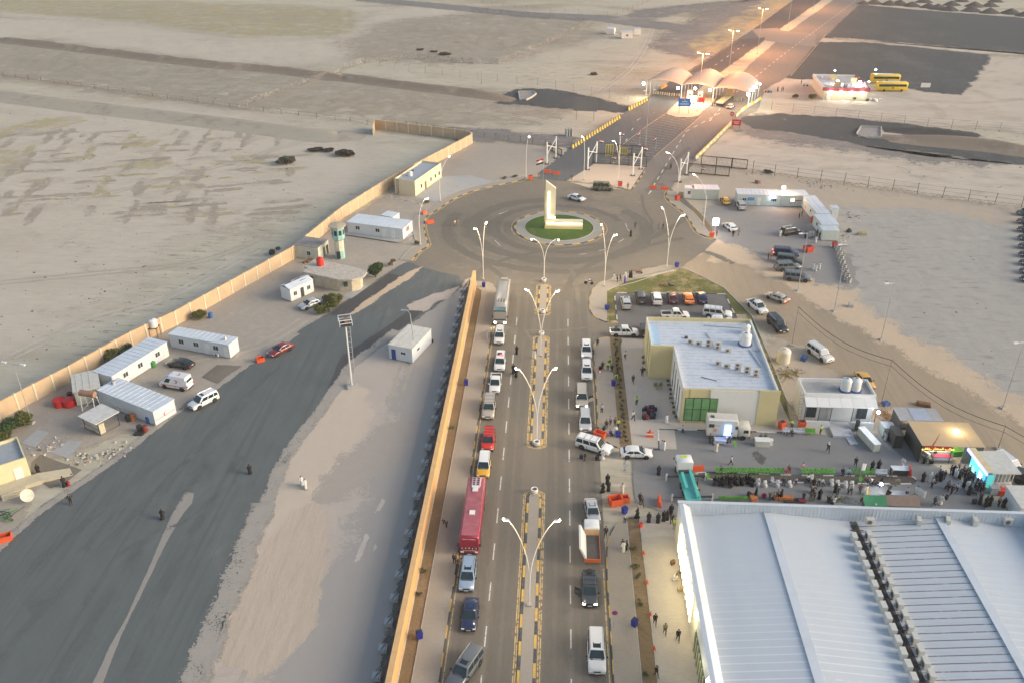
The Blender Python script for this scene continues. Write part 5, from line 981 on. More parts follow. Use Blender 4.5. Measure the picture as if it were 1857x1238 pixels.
# ---- the yellow L-shaped building ----
root=empty('terminal_building',(16.5,114.5,0),0,'cream L-shaped building with pale metal roof and air conditioners','building');H=6.3;LROOF=pm('panel_roof',(.54,.58,.63),.45,var=.14,scale=.5,grime=.2)
m,t_n,b_n=newmat('sheet_roof_b');pp=t_n.new('ShaderNodeTexCoord').outputs['Object'];sx_=t_n.new('ShaderNodeSeparateXYZ');t_n.l.new(pp,sx_.inputs[0]);fr_=t_n.math('FRACT',t_n.math('MULTIPLY',sx_.outputs[1],1.0));ln=t_n.mapr(fr_,.16,.0,0,1,False);nz=t_n.noise(pp,.9,6,.7);cc_=t_n.mix(t_n.mapr(nz,.45,.7,0,.5),(.56,.60,.65),(.42,.44,.48));cc_=t_n.mix(t_n.math('MULTIPLY',ln,t_n.mapr(nz,.35,.6)),cc_,(.24,.26,.31));t_n.l.new(cc_,b_n.inputs['Base Color']);b_n.inputs['Roughness'].default_value=.45;SRB=m
MB().prism([(0,13),(3.7,13),(3.7,0),(18.1,0),(18.1,23.2),(0,23.2)],0,5.65).build('wall',YST,root);MB().prism([(.25,13.25),(3.95,13.25),(3.95,.25),(17.85,.25),(17.85,22.95),(.25,22.95)],5.65,5.7).build('roof',SRB,root)
P=[(0,13),(3.7,13),(3.7,0),(18.1,0),(18.1,23.2),(0,23.2),(0,13)]
for i in range(6):
 a_,b2=Vector(P[i]),Vector(P[i+1]);d=(b2-a_);L=d.length;d.normalize();nn=Vector((-d.y,d.x))*.125;c=(a_+b2)/2+nn;MB().box((c.x,c.y,5.65+.33),(L-(.25 if i%2 else-.0)-.01*i,.25,.66),math.atan2(d.y,d.x)).build('parapet',WHT if i in(1,3,5)else YST,root)
MB().box((11.6,-.06,3.1),(7.4,.12,6.2)).build('white_panel',pm('white_cladding',(.66,.66,.64),.6,var=.03),root);MB().box((16.75,-.1,3.2),(3.1,.2,6.4)).build('corner_pier',YST,root);MB().box((4.15,-.08,3.12),(.8,.16,6.25)).build('corner_pier',YST,root);MB().box((5.1,-.05,3.12),(.6,.1,6.25)).build('corner_pier',YST,root)
GG=pm('green_glass',(.11,.24,.10),.15,var=.3,scale=.6,emit=.1);wn=MB().box((9.15-2.5,-.14,2.7),(5.0,.06,4.2)).build('window',DST,root)
for i in range(4):
 for j in range(2):MB().box((4.72+i*1.24+.1,-.19,1.25+j*2.05+.45),(1.1,.05,1.9)).build('pane',GG,wn)
MB().box((-.08,18,3.1),(.16,1.0,6.2)).build('pilaster',YST,root);MB().box((-.08,15,3.1),(.16,1.0,6.2)).build('pilaster',YST,root)
wc=MB().box((3.64,6.5,3.0),(.12,12.4,5.9)).build('white_panel',MATS['white_cladding'],root)
for y in(2.4,4.6,7.4,9.8):MB().box((3.56,y,2.9),(.06,.5,4.6)).build('slit_window',WGL,root)
MB().box((1.0,18,5.74),(1.4,6.6,.06)).build('skylight',pm('skylight_blue',(.45,.62,.74),.2,var=.08),root)
for(x0,y0_,x1,y1_)in((10,18.9,10.7,13.2),(9.8,21.5,18,20.6),(16.2,13.5,17,8.2),(16.0,13.2,17.9,13.3)):MB().tube([(x0,y0_,5.85),(x1,y1_,5.85)],.1,6).build('cable_tray',pm('tray_grey',(.5,.52,.56),.5),root)
MB().box((6.2,16.9,5.85),(.5,.5,.35)).build('roof_hatch',DST,root)
MB().tube([(7,4.5,5.76),(9.3,3.4,5.76)],.05,5).build('loose_pipe',DST,root)
bx,by=16.5,114.5
ACM=pm('ac_case2',(.56,.54,.49),.6,var=.06,grime=.12)
def condenser(p,z,tall,rz,label,group):
 hgt=1.35 if tall else .72;root=empty('air_conditioner',(p[0],p[1],z),rz,label,'air conditioner',group);MB().box((0,0,hgt/2+.08),(.95,.36,hgt)).build('case',ACM,root)
 for k in range(2 if tall else 1):MB().tube([(-.12,-.19,.42+k*.65),(-.12,-.215,.42+k*.65)],.25,14).build('fan',pm('fan_grey',(.13,.12,.11),.6),root)
 for s in(-1,1):MB().box((s*.38,0,.04),(.08,.4,.08)).build('foot',DST,root)
for row,Lp in enumerate(([('O',835,735,0),('O',912,752,0),('O',1003,770,1),('O',1092,790,1),('O',1185,818,0)],[('O',1095,935,0),('O',1175,962,0),('O',1275,985,1),('O',1365,1015,1),('O',1448,1045,1)])):
 for i,(tl,x,y,tall)in enumerate(Lp):
  q=g(tl,x,y,5.7);condenser((q.x,q.y),5.7,tall,R(0),('double-fan' if tall else 'single-fan')+' condenser, number %s from the left in the %s row on the cream building roof'%(['one','two','three','four','five'][i],['rear','front'][row]),'condensers on the cream building roof')
q=g('O',1345,745,5.7);tank((q.x,q.y),5.75,.95,2.1,WHT,'nearer white water tank at the right edge of the cream building roof',skirt=pm('tank_blue',(.06,.1,.3),.6));q=g('O',1352,640,5.7);tank((q.x,q.y),5.75,.7,1.6,WHT,'smaller white tank behind the big one on the cream building roof')
for i,(x,y)in enumerate(((510,1160),(553,1158))):
 q=g('O',x,y);root=empty('potted_shrub',(q.x,q.y,.1),0,('left' if i==0 else 'right')+' potted shrub of the pair on the paved court','potted plant');MB().lathe([(.22,0),(.3,.45),(.27,.45)],10).build('pot',pm('pot_tan',(.5,.4,.28),.8),root)
 mb=MB();rr=random.Random(i)
 for k in range(70):v=Vector((rr.gauss(0,.2),rr.gauss(0,.2),.75+rr.gauss(0,.22)));d=Vector((rr.uniform(-1,1),rr.uniform(-1,1),rr.uniform(-.3,1))).normalized()*.14;e_=d.cross(Vector((0,0,1))).normalized()*.05;mb.quad(v-d,v+e_,v+d,v-e_)
 mb.build('foliage',pm('shrub_green',(.07,.11,.03),.8),root)
 # ---- white guardhouse ----
root=empty('guardhouse',(38.9,114.0,0),0,'white flat-roofed guardhouse with barred front and two roof tanks','building');WC=pm('guardhouse_white',(.70,.70,.69),.6,var=.03,grime=.05)
MB().box((5.4,4.2,2.3),(10.8,4.6,4.6)).build('wall',WC,root);MB().box((5.4,4.2,4.62),(10.3,4.1,.05)).build('roof',pm('stained_grey_roof',(.40,.38,.36),.8,var=.25,scale=.8,grime=.4),root)
for y in(2.0,6.4):MB().box((5.4,y,4.9),(10.8,.2,.6)).build('parapet',WC,root)
for x in(.1,10.7):MB().box((x,4.2,4.9),(.2,4.2,.6)).build('parapet',WC,root)
for x in(1.5,9.2):w_=MB().box((x,1.84,2.2),(1.5,.1,2.6)).build('window',DST,root);[MB().box((x+s*.36,1.77,2.2),(.62,.05,2.4)).build('pane',WGL,w_)for s in(-1,1)]
MB().box((5.6,1.84,2.0),(3.2,.1,3.0)).build('white_panel',WHT,root)
for k in range(6):
 x=.95+k*1.8
 o=MB();o.v=[(x-.88,.3,3.75),(x+.88,.3,3.75),(x+.88,1.88,4.45),(x-.88,1.88,4.45),(x-.88,.3,3.82),(x+.88,.3,3.82),(x+.88,1.88,4.52),(x-.88,1.88,4.52)];o.f=[(3,2,1,0),(4,5,6,7),(0,1,5,4),(1,2,6,5),(2,3,7,6),(3,0,4,7)];o.m=[0]*6;o.build('awning_panel',WC,root)
mb=MB()
for k in range(11):
 for x0,x1 in((2.2,4.0),(7.2,8.4)):mb.box(((x0+x1)/2,.35,1.5+k*.21),(x1-x0,.04,.045))
for x in(.1,2.2,4.0,7.2,8.4,10.7):mb.box((x,.35,1.9),(.09,.07,3.8))
mb.build('bars',DST,root)
for x0,x1 in((.1,4.1),(7.1,10.7)):MB().box(((x0+x1)/2,.3,.62),(x1-x0,.25,1.24)).build('front_wall',WC,root)
MB().box((5.6,-.3,.2),(3.1,4.0,.4)).build('entrance_platform',pm('platform_grey',(.48,.48,.49),.7),root);MB().box((6.6,-3.1,.12),(1.2,1.8,.16),.1).build('ramp',pm('platform_grey',(.48,.48,.49),.7),root);MB().box((8.1,-.2,1.0),(.5,.5,1.7)).build('dispenser',DST,root);mb=MB()
for k in range(9):mb.box((-.25,1.5+.1*k,.6+.5*k),(.5,.06,.05))
for s in(-.5,0):mb.tube([(s,1.4,.3),(s,2.5,5.2)],.04,5)
mb.build('ladder',STEEL,root)
for i,(px,lb)in enumerate(((480,'left white tank of the pair on the guardhouse roof'),(553,'right white tank of the pair on the guardhouse roof'))):q=g('d',px,197,4.7);tank((q.x,q.y),4.72,.82,2.1,WHT,lb,skirt=pm('tank_blue',(.06,.1,.3),.6))
glow((49.6,113.6),3.6,.24,LAMPB,'bright cold floodlight at the right corner of the guardhouse',140,(.85,.88,1))
# ---------------- the big hall ----------------
m,t_n,b_n=newmat('hall_roof_sheet');pp=t_n.new('ShaderNodeNewGeometry').outputs['Position'];sx_=t_n.new('ShaderNodeSeparateXYZ');t_n.l.new(pp,sx_.inputs[0])
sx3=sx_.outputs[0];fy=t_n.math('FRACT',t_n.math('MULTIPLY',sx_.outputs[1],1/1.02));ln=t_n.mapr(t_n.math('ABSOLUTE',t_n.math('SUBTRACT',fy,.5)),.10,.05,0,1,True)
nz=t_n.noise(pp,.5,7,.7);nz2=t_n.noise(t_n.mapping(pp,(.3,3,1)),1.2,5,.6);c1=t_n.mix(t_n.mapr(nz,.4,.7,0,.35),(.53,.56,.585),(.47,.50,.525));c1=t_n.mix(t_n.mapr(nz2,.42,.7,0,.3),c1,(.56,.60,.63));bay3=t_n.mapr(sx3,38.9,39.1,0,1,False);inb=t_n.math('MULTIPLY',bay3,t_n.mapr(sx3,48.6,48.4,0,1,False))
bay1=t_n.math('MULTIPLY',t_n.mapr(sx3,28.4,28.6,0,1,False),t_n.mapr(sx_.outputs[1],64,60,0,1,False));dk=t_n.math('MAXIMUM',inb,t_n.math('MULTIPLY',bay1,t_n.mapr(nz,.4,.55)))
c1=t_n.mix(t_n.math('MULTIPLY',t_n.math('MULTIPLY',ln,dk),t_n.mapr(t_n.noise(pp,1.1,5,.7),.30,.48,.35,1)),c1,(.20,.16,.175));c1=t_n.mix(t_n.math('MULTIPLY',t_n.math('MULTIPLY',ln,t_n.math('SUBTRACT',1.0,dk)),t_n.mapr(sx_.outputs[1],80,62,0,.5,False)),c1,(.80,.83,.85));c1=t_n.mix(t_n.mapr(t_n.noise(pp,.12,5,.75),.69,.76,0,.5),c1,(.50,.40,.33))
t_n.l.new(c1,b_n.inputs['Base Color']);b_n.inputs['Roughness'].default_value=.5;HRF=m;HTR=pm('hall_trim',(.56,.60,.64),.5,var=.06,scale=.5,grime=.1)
HX0,HX1,HY0,HY1=16.6,60.6,25.0,88.4;root=empty('hall',(HX0,HY1,0),0,'huge hall with a pale corrugated multi-ridge roof at the lower right','building');W_=HX1-HX0;D=HY1-HY0
HWL=pm('hall_cream',(.62,.58,.42),.7,var=.05,scale=.4);MB().box((W_/2,-D/2,1.8),(W_,D,3.6)).build('wall',HWL,root)
MB().box((W_/2,-.12,4.75),(W_,.24,2.3)).build('parapet',HTR,root);mb=MB()
for k in range(int(W_/.45)):mb.box((.4+k*.45,-.27,4.75),(.10,.06,2.2))
mb.box((W_/2,-.15,5.94),(W_+.3,.45,.1));mb.build('parapet_sheeting',HTR,root)
mb=MB();mb.loft([[(0,y,3.6),(0,y,5.85),(.5,y,5.9),(1.45,y,5.2),(1.6,y,3.7)]for y in(-.27,-D)]);mb.build('side_parapet',HTR,root)
mb=MB();mb.loft([[(W_-1.2,y,3.7),(W_-.25,y,5.9),(W_,y,5.9),(W_,y,3.6)]for y in(-.27,-D)]);mb.build('side_parapet',pm('parapet_blue',(.42,.55,.66),.5,var=.08),root)
ridges=[(1.5,3.75),(11.2,4.75),(21.5,3.75),(22.45,3.75),(32.4,4.75),(43.0,3.75)]
for(xa,za),(xb,zb)in zip(ridges,ridges[1:]):
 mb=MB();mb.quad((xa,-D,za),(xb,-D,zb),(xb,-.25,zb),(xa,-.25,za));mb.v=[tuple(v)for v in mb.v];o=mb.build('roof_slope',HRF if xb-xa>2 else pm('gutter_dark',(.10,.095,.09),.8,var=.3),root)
 if xa>22 and xb-xa>2:
  mb=MB();rh=.05 if xa>22 and xa<32 else .018
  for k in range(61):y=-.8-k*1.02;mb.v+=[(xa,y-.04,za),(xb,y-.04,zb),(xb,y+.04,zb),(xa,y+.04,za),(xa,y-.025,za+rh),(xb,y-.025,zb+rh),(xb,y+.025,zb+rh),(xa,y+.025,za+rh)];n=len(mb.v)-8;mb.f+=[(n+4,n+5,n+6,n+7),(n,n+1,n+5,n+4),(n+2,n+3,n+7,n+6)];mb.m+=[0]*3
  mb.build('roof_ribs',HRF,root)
for x in(11.2,32.4):MB().box((x,-D/2-.2,4.84),(1.0,D-.4,.07)).build('ridge_cap',HTR,root)
mb=MB();rs=random.Random(4)
for k in range(4):mb.tube([(21.6+k*.2,-1,3.85),(21.65+k*.2+rs.uniform(-.06,.06),-20,3.85),(21.6+k*.2,-45,3.85)],.05,5)
mb.build('gutter_pipes',DST,root)
for k in range(20):MB().box((20.98+1.0,-2-k*2.3,3.83),(1.6,.12,.08)).build('gutter_bracket',RUST,root)
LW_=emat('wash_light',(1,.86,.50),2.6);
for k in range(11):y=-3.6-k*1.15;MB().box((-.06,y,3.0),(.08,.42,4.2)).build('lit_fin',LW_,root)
gl=MB().box((-.05,-29,2.1),(.08,20,3.0)).build('glazing',pm('green_glazing',(.07,.13,.05),.2,var=.3,scale=.5),root)
for k in range(21):MB().box((-.14,-19.2-k,2.1),(.12,.09,3.1)).build('mullion',pm('cream_mullion',(.6,.55,.38),.6),gl)
for k in range(3):MB().box((-.12,-18-k*9,5.0),(.16,.6,.16)).build('wall_light',LAMPC,root)
for k in range(7):
 l=lamp_light(0,150 if k<3 else 60,(1,.80,.38)if k<3 else(1,.86,.52),.6);link('lamp_light',l,root,(-1.3,-4.5-k*6.5,4.2))
gi=0
for side in(0,1):
 for k in range(28):
  y=85.0-k*1.62 if side else 84.5-k*1.62;x=HX0+(22.95 if side else 21.0)
  root=empty('air_conditioner',(x,y,3.78),R(90 if side else-90),'boxy condenser in the %s row along the roof gutter of the hall'%('right' if side else 'left'),'air conditioner','condensers in the %s gutter row'%('right' if side else 'left'))
  MB().box((0,0,.52),(1.05,.62,.95)).build('case',pm('ac_cream',(.56,.55,.50),.6,var=.06,grime=.15),root);MB().tube([(-.1,.32*1,.5),(-.1,.345,.5)],.34,14).build('fan',MATS['fan_grey'],root)
  for s in(-1,1):MB().box((s*.4,0,.02),(.08,.7,.06)).build('foot',DST,root)
for i,(x,rz)in enumerate(((1015,0),(1280,80),(1437,75),(1583,85),(1762,0))):
 q=g('I',x,378,4.2);root=empty('air_conditioner',(q.x,q.y,4.35),R(rz),['wide condenser at the hall parapet next to the gutter rows','condenser at the parapet left of the second ridge','condenser at the parapet just right of the second ridge','lone small condenser at the parapet in the last bay','wide condenser at the parapet in the right corner'][i],'air conditioner')
 MB().box((0,0,.5),(1.0,.55,.85)).build('case',MATS['ac_cream'],root);MB().tube([(-.1,-.28,.5),(-.1,-.3,.5)],.3,14).build('fan',MATS['fan_grey'],root)
 # ---------------- entrance canopy ----------------
CAN=pm('canopy_membrane',(.44,.38,.31),.6,var=.04);CW=pm('canopy_post_white',(.7,.7,.68),.5,var=0)
root=empty('gate_canopy',(0,0,0),0,'white canopy of three arched vaults over the checkpoint lanes','canopy')
Zt=5.0
F=[g('R',175,275,Zt),g('R',645,332,Zt),g('R',1075,375,Zt),g('R',1555,445,Zt)];Bk=[g('R',330,200,Zt),g('R',790,210,Zt),g('R',1215,235,Zt),g('R',1690,300,Zt)]
F=[F[i].lerp(F[i],1)for i in range(4)]
for i in range(3):
 a,b,c,d=F[i],F[i+1],Bk[i+1],Bk[i];mb=MB();N,Mv=14,8
 for v in range(Mv+1):
  for u in range(N+1):
   s,q=u/N,v/Mv;p=(a.lerp(b,s)).lerp(d.lerp(c,s),q);ar=math.sin(math.pi*s)**.8;p.z=Zt+ar*(1.0+1.9*math.sin(math.pi*.5*min(1,q*1.5)));mb.v.append(tuple(p))
 for v in range(Mv):
  for u in range(N):k=v*(N+1)+u;mb.f.append((k,k+1,k+N+2,k+N+1));mb.m.append(0)
 o=mb.build('vault',CAN,root,60);sol=o.modifiers.new('t','SOLIDIFY');sol.thickness=.15
for i in range(4):
 for v in(0,.33,.66,1.0):p=F[i].lerp(Bk[i],v);MB().tube([(p.x,p.y,0),(p.x,p.y,Zt)],.16,8).build('post',CW,root)
for i,(t_,r_g)in enumerate(((('R',130,310),.7),(('R',590,370),.6),(('R',820,375),.6),(('R',1020,395),.6),(('R',1535,455),.7),(('R',1605,402),.4),(('R',1642,362),.35),(('R',1698,315),.35))):
 q=g(*t_,5.2);glow((q.x,q.y-.3),5.2,r_g*.75,LAMPB,['floodlight at the far left corner of the canopy','floodlight where the first two vaults meet','floodlight under the middle vault, left one','floodlight under the middle vault, right one','large floodlight at the right front corner of the canopy','second lamp back on the right canopy side','third lamp back on the right canopy side','rearmost lamp on the right canopy side'][i],(800 if r_g>.5 else 150),(.74,1,.70))
P=smoothline(pts('R445,705 490,745 580,768 700,772 800,765 880,735 920,690 1010,620 1080,520 700,420 600,550'),1.0,True);patch('checkpoint_island',P,.14,MATS['pink_paving'],0,0);kerb(P,loop=True,w=.3,mats=[KB,pm('kerb_brick',(.4,.22,.16),.8)])
for A_,B2,C2_,lb in((('R',715,415),('R',790,420),('R',800,400),'cream inspection booth left under the canopy'),(('R',862,425),('R',930,428),('R',940,405),'cream inspection booth right under the canopy')):
 r_=cabin(A_,B2,C2_,2.8,lb,[(0,.5,.8,.8,1.7)],[],wall=pm('booth_cream',(.6,.55,.42),.6),name='inspection_booth',cat='booth')
q=g('R',795,590);root=empty('light_box',(q.x,q.y,0),R(5),'glaring white lit advertising box under the canopy','light box');MB().box((0,0,1.8),(1.8,.3,2.0)).build('panel',emat('panel_white',(1,.93,.92),9),root);MB().box((0,0,.4),(1.2,.3,.8)).build('foot',DST,root);link('lamp_light',lamp_light(0,120,(1,.8,.75),.5),root,(0,-.8,1.8))
def board(p,w_,h_,z0,mat,label,rz=0,legs=2,frame=None,name='road_sign',cat='sign',thick=.08,leg=DST):
 root=empty(name,(p[0],p[1],0),rz,label,cat);o=MB().box((0,0,z0+h_/2),(w_,thick,h_)).build('panel',mat,root)
 for k in range(legs):x=0 if legs==1 else(k/(legs-1)-.5)*w_*.75;MB().tube([(x,.08,0),(x,.08,z0+h_*.6)],.06,6).build('leg',leg,root)
 return root
SGR=pm('sign_red',(.50,.02,.03),.5,var=0);SGB=pm('sign_board_blue',(.02,.20,.62),.5,var=0)
q=g('R',665,725);r_=board(q,4.2,2.6,2.6,SGB,'blue direction board on two posts in front of the canopy',R(2));b2=MB()
for k in range(2):b2.box((0,-.06,3.4+k*.75),(3.0-k*1.2,.02,.22))
b2.build('lettering',WHT,r_);MB().lathe([(.25,0),(.25,.02)],12).build('emblem',pm('sign_gold',(.5,.45,.2),.5),r_,loc=(0,-.06,4.75)).rotation_euler=(R(90),0,0)
q=g('R',895,600);board(q,2.4,1.7,.9,SGR,'red board standing beside the glaring white panel under the canopy',0,2)
q=g('J',1612,55);r_=board(q,2.9,1.9,1.2,SGR,'red rectangular warning board at the end of the right barriers',0,2);MB().box((0,-.06,2.3),(1.8,.02,.2)).build('lettering',WHT,r_);MB().box((0,-.06,1.8),(1.2,.02,.16)).build('lettering',WHT,r_)
q=g('J',1600,45);root=empty('no_entry_sign',(q.x-1,q.y+.4,0),0,'round red sign on a post above the red warning board','sign');MB().tube([(0,0,0),(0,0,4.6)],.05,6).build('post',STEEL,root);MB().tube([(0,-.1,4.3),(0,-.06,4.3)],.65,18).build('disc',SGR,root);MB().box((0,-.13,4.3),(.8,.03,.2)).build('bar',WHT,root)
q=g('B',1320,655);r_=board(q,7.6,4.4,3.0,pm('board_back',(.20,.19,.19),.7,var=.1),'big grey rear side of a billboard standing in the desert near the gate',R(-6),2,name='billboard',cat='billboard')
for k,(x,y)in enumerate(((1218,740),(1232,738),(1246,738))):q=g('B',x,y);o=MB().box((0,0,1.1),(.35,1.8,2.2),R(20),tx=.5).build('concrete_barrier',pm('pale_block',(.45,.44,.41),.85,grime=.2),loc=(q.x,q.y,0));tag(o,'upright concrete slab, %s of three leaning together by the billboard'%['leftmost','middle','rightmost'][k],'barrier','upright slabs near the billboard')
q=g('V',412,690);root=empty('light_box',(q.x,q.y,0),0,'glowing white square sign on a post at the right pavement tip','sign');MB().tube([(0,0,0),(0,0,2.3)],.06,6).build('post',STEEL,root);MB().box((0,0,3.2),(1.3,.25,1.6)).build('panel',emat('panel_white',(1,.93,.92),9),root);link('lamp_light',lamp_light(0,120,(1,.97,.95),.4),root,(0,-.6,3))
q=g('V',965,395);root=empty('light_box',(q.x,q.y+.3,0),0,'blazing cold floodlight panel on the front of the long cabins','floodlight');MB().box((0,0,1.9),(.7,.2,.7)).build('panel',emat('panel_cold',(.9,.95,1),22),root);MB().tube([(0,.1,0),(0,.1,2)],.05,5).build('post',DST,root);MB().box((.1,0,2.8),(1.1,.2,.7)).build('panel',MATS['panel_cold'],root);link('lamp_light',lamp_light(0,300,(.95,.97,1),.5),root,(0,-1.2,2.4))
# ---------------- gates ----------------
def gateframe(p0,p1,h,label):
 a,b=g(*p0),g(*p1);O=a;d=b-a;root=empty('gate_support',(O.x,O.y,0),0,label,'gate support','braced double posts of the gates')
 for q in(Vector((0,0,0)),d):MB().tube([(q.x,q.y,0),(q.x,q.y,h)],.2,8).build('column',WHT,root);MB().box((q.x,q.y,.12),(1.2,1.2,.24)).build('base',pm('gate_base',(.10,.07,.05),.8),root)
 MB().tube([(0,0,h*.45),(d.x,d.y,h*.92)],.09,6).build('brace',WHT,root);MB().tube([(0,0,h*.85),(d.x,d.y,h*.5)],.09,6).build('brace',WHT,root)
for a,b,h,lb in((('J',340,290),('J',400,250),6.3,'white braced posts left of the incoming road'),(('J',615,330),('J',672,285),6.3,'white braced posts at the left end of the gate island'),(('J',918,370),('J',972,325),6.3,'white braced posts at the right end of the gate island'),(('J',1232,410),('J',1280,362),6.3,'white braced posts right of the outgoing road')):gateframe(a,b,h,lb)
def slide_gate(p0,p1,h,label,mat=DST):
 a,b=g(*p0),g(*p1);d=b-a;L=d.length;root=empty('sliding_gate',(a.x,a.y,0),math.atan2(d.y,d.x),label,'gate');mb=MB()
 for z in(.25,h):mb.box((L/2,0,z),(L,.22,.22))
 for k in range(4):mb.box((L*k/3,0,h/2+.1),(.2,.22,h))
 mb.build('gate_frame',mat,root);mb=MB()
 for k in range(int(L/.35)):mb.box((k*.35+.17,0,h/2),(.05,.05,h-.2))
 mb.build('bars',mat,root)
slide_gate(('J',650,285),('J',1010,310),3.0,'long dark sliding gate behind the gate island');slide_gate(('J',735,215),('J',1000,235),2.8,'second dark gate a little behind the first one');slide_gate(('J',1290,350),('J',1565,375),2.8,'nearer dark sliding gate on the right of the road');slide_gate(('J',1378,298),('J',1685,328),2.8,'farther dark sliding gate on the right of the road')
slide_gate(('J',345,190),('J',440,240),2.0,'low dark gate at the end of the tangled fence');slide_gate(('J',735,235),('J',785,235),3.4,'yellow metal gate frame behind the sliding gates',pm('gate_yellow',(.45,.38,.06),.6));slide_gate(('J',835,225),('J',880,228),2.0,'small yellow-green rack behind the sliding gates',MATS['gate_yellow'])
FR_,FW_,FB_=pm('flag_red',(.6,.02,.03),.8),pm('flag_white',(.75,.75,.72),.8),pm('flag_black',(.02,.02,.02),.8)
def flag(p,z0,L,h,label,rz=0,pole_=1,droop=.4):
 root=empty('flag',(p[0],p[1],0),rz,label,'flag')
 if pole_:MB().tube([(0,0,0),(0,0,z0+h)],.05,6).build('pole',STEEL,root)
 for k,m_ in enumerate((FR_,FW_,FB_)):
  mb=MB();n=6
  for u in range(n+1):s=u/n;y=.12*math.sin(s*7);mb.v+=[(s*L,y,z0+h-h*k/3-s*s*droop),(s*L,y,z0+h-h*(k+1)/3-s*s*droop)]
  for u in range(n):mb.f.append((2*u,2*u+1,2*u+3,2*u+2));mb.m.append(0)
  mb.build('stripe',m_,root)
q=g('J',316,400);flag(q,4.6,-1.9,1.4,'red white and black flag on the tall thin pole behind the monument',R(10));o=MB().tube([(q.x,q.y,6),(q.x,q.y,7.2)],.05,6).build('flagpole_tip',STEEL);bpy.data.objects.remove(o)
for x,y,z,lb in((690,265,5.2,'small flag on the left post of the island gate'),(778,290,1.5,'small flag hung on the middle of the dark sliding gate'),(985,318,5.2,'small flag on the right post of the island gate'),(1375,360,1.4,'small flag hung on the right sliding gate'),(830,200,4.6,'small drooping flag on the hatched area')):q=g('J',x,y);flag(q,z,1.1,.8,lb,0,1 if y in(200,)else 0,.2)
for i,(x,y)in enumerate(((1073,200),(965,165))):q=g('J',x,y);flag(q,3.2,-.9,1.0,['dark flag on a short post at the right of the hatched area','dark flag on a thin post in the middle of the hatched area'][i],R(20),1,.5)
JY,JB_,JW_=pm('barrier_yellow',(.58,.42,.07),.7,var=.1,grime=.15),pm('barrier_black',(.05,.05,.05),.7),pm('barrier_cream',(.5,.48,.38),.8,var=.1,grime=.2)
def jersey(a,b,m1,m2,label,group,h=.95):
 d=b-a;L=d.length*.93;root=empty('barrier',(a.x,a.y,.04),math.atan2(d.y,d.x),label,'barrier',group);sec=[(-.3,0),(-.3,.2),(-.12,.45),(-.09,h),(.09,h),(.12,.45),(.3,.2),(.3,0)]
 MB().loft([[(x,y,z)for y,z in sec]for x in(.05,L*.55)]).build('block',m1,root);MB().loft([[(x,y,z)for y,z in sec]for x in(L*.56,L)]).build('stripe',m2,root)
def barrier_line(s,n,m1,m2,label,group,h=.95):
 P=resample(pts(s),.25);k=len(P)-1
 for i in range(n):a,b=P[int(k*i/n)],P[int(k*(i+1)/n)];jersey(Vector((a.x,a.y,0)),Vector((b.x,b.y,0)),m1,m2,label,group,h)
barrier_line('B1250,810 1515,640',19,JY,JB_,'yellow and black concrete barrier in the nearer row left of the incoming road','nearer left row of yellow barriers',1.2);barrier_line('B1555,604 1665,545',8,JY,JB_,'yellow and black concrete barrier in the short row by the canopy','row of yellow barriers by the canopy',1.2)
barrier_line('J1340,262 1585,18',11,JW_,JY,'cream and yellow barrier along the right side of the outgoing road','right row of cream barriers',1.1);barrier_line('R260,448 430,470 640,488',12,JW_,JB_,'pale green-lit barrier in the row closing the left lane under the canopy','row of barriers under the left vault',1.0);barrier_line('R1350,545 1470,545',5,JW_,JB_,'pale barrier under the right vault','barriers under the right vault',1.0);barrier_line('R350,395 440,345',4,JY,ORP,'yellow and red barrier behind the left vault','barriers behind the left vault',1.1)
barrier_line('J1410,740 1620,640'.replace('J1410,740 1620,640','C290,640 330,600 430,540'),4,JW_,JY,'cream barrier at the right foot of the canopy','barriers at the right canopy foot',1.0)
def waterbar(p,rz,label,w_=2.0,h=.9,m_=None):root=empty('plastic_barrier',(p[0],p[1],.05),rz,label,'barrier');m_=m_ or ORP;MB().box((0,0,h*.3),(w_,.55,h*.6),ty=.6).build('lower_body',m_,root);MB().box((0,0,h*.8),(w_*.96,.3,h*.4),ty=.7).build('upper_body',m_,root);return root
for s,rz,lb in((('J',345,350),-5,'left orange plastic barrier across the incoming lane'),(('J',405,360),-5,'right orange plastic barrier across the incoming lane'),(('J',1057,457),-4,'left orange plastic barrier across the outgoing lane'),(('J',1131,464),-4,'right orange plastic barrier across the outgoing lane'),(('B',480,1215),20,'red plastic barrier lying on the roundabout edge by the left pavement'),(('B',449,1165),60,'red barrier box on the pavement near the single lamp'),(('E',1722-0,1)if 0 else('M',358,525),8,'red plastic barrier by the cab of the crane truck'),(('H',1724,262),85,'red upright barrier panel on the plaza near the hall corner')):waterbar(g(*s),R(rz),lb,1.9 if 'box' not in lb else 1.4)
def bin_(p,label,mat,r=.42,h=1.0,name='red_bin',sq=1):
 root=empty(name,(p[0],p[1],.1),rnd.uniform(0,1),label,'bin')
 if sq:MB().box((0,0,h/2),(r*1.7,r*1.5,h),tx=1.25,ty=1.25).build('tub',mat,root);MB().box((0,0,h+.02),(r*1.8,r*1.6,.05)).build('rim',mat,root);MB().box((0,0,h+.05),(r*1.5,r*1.3,.02)).build('opening',BLK,root)
 else:MB().lathe([(r,0),(r*1.05,h),(r*.9,h)],14).build('drum',mat,root,40)
 return root
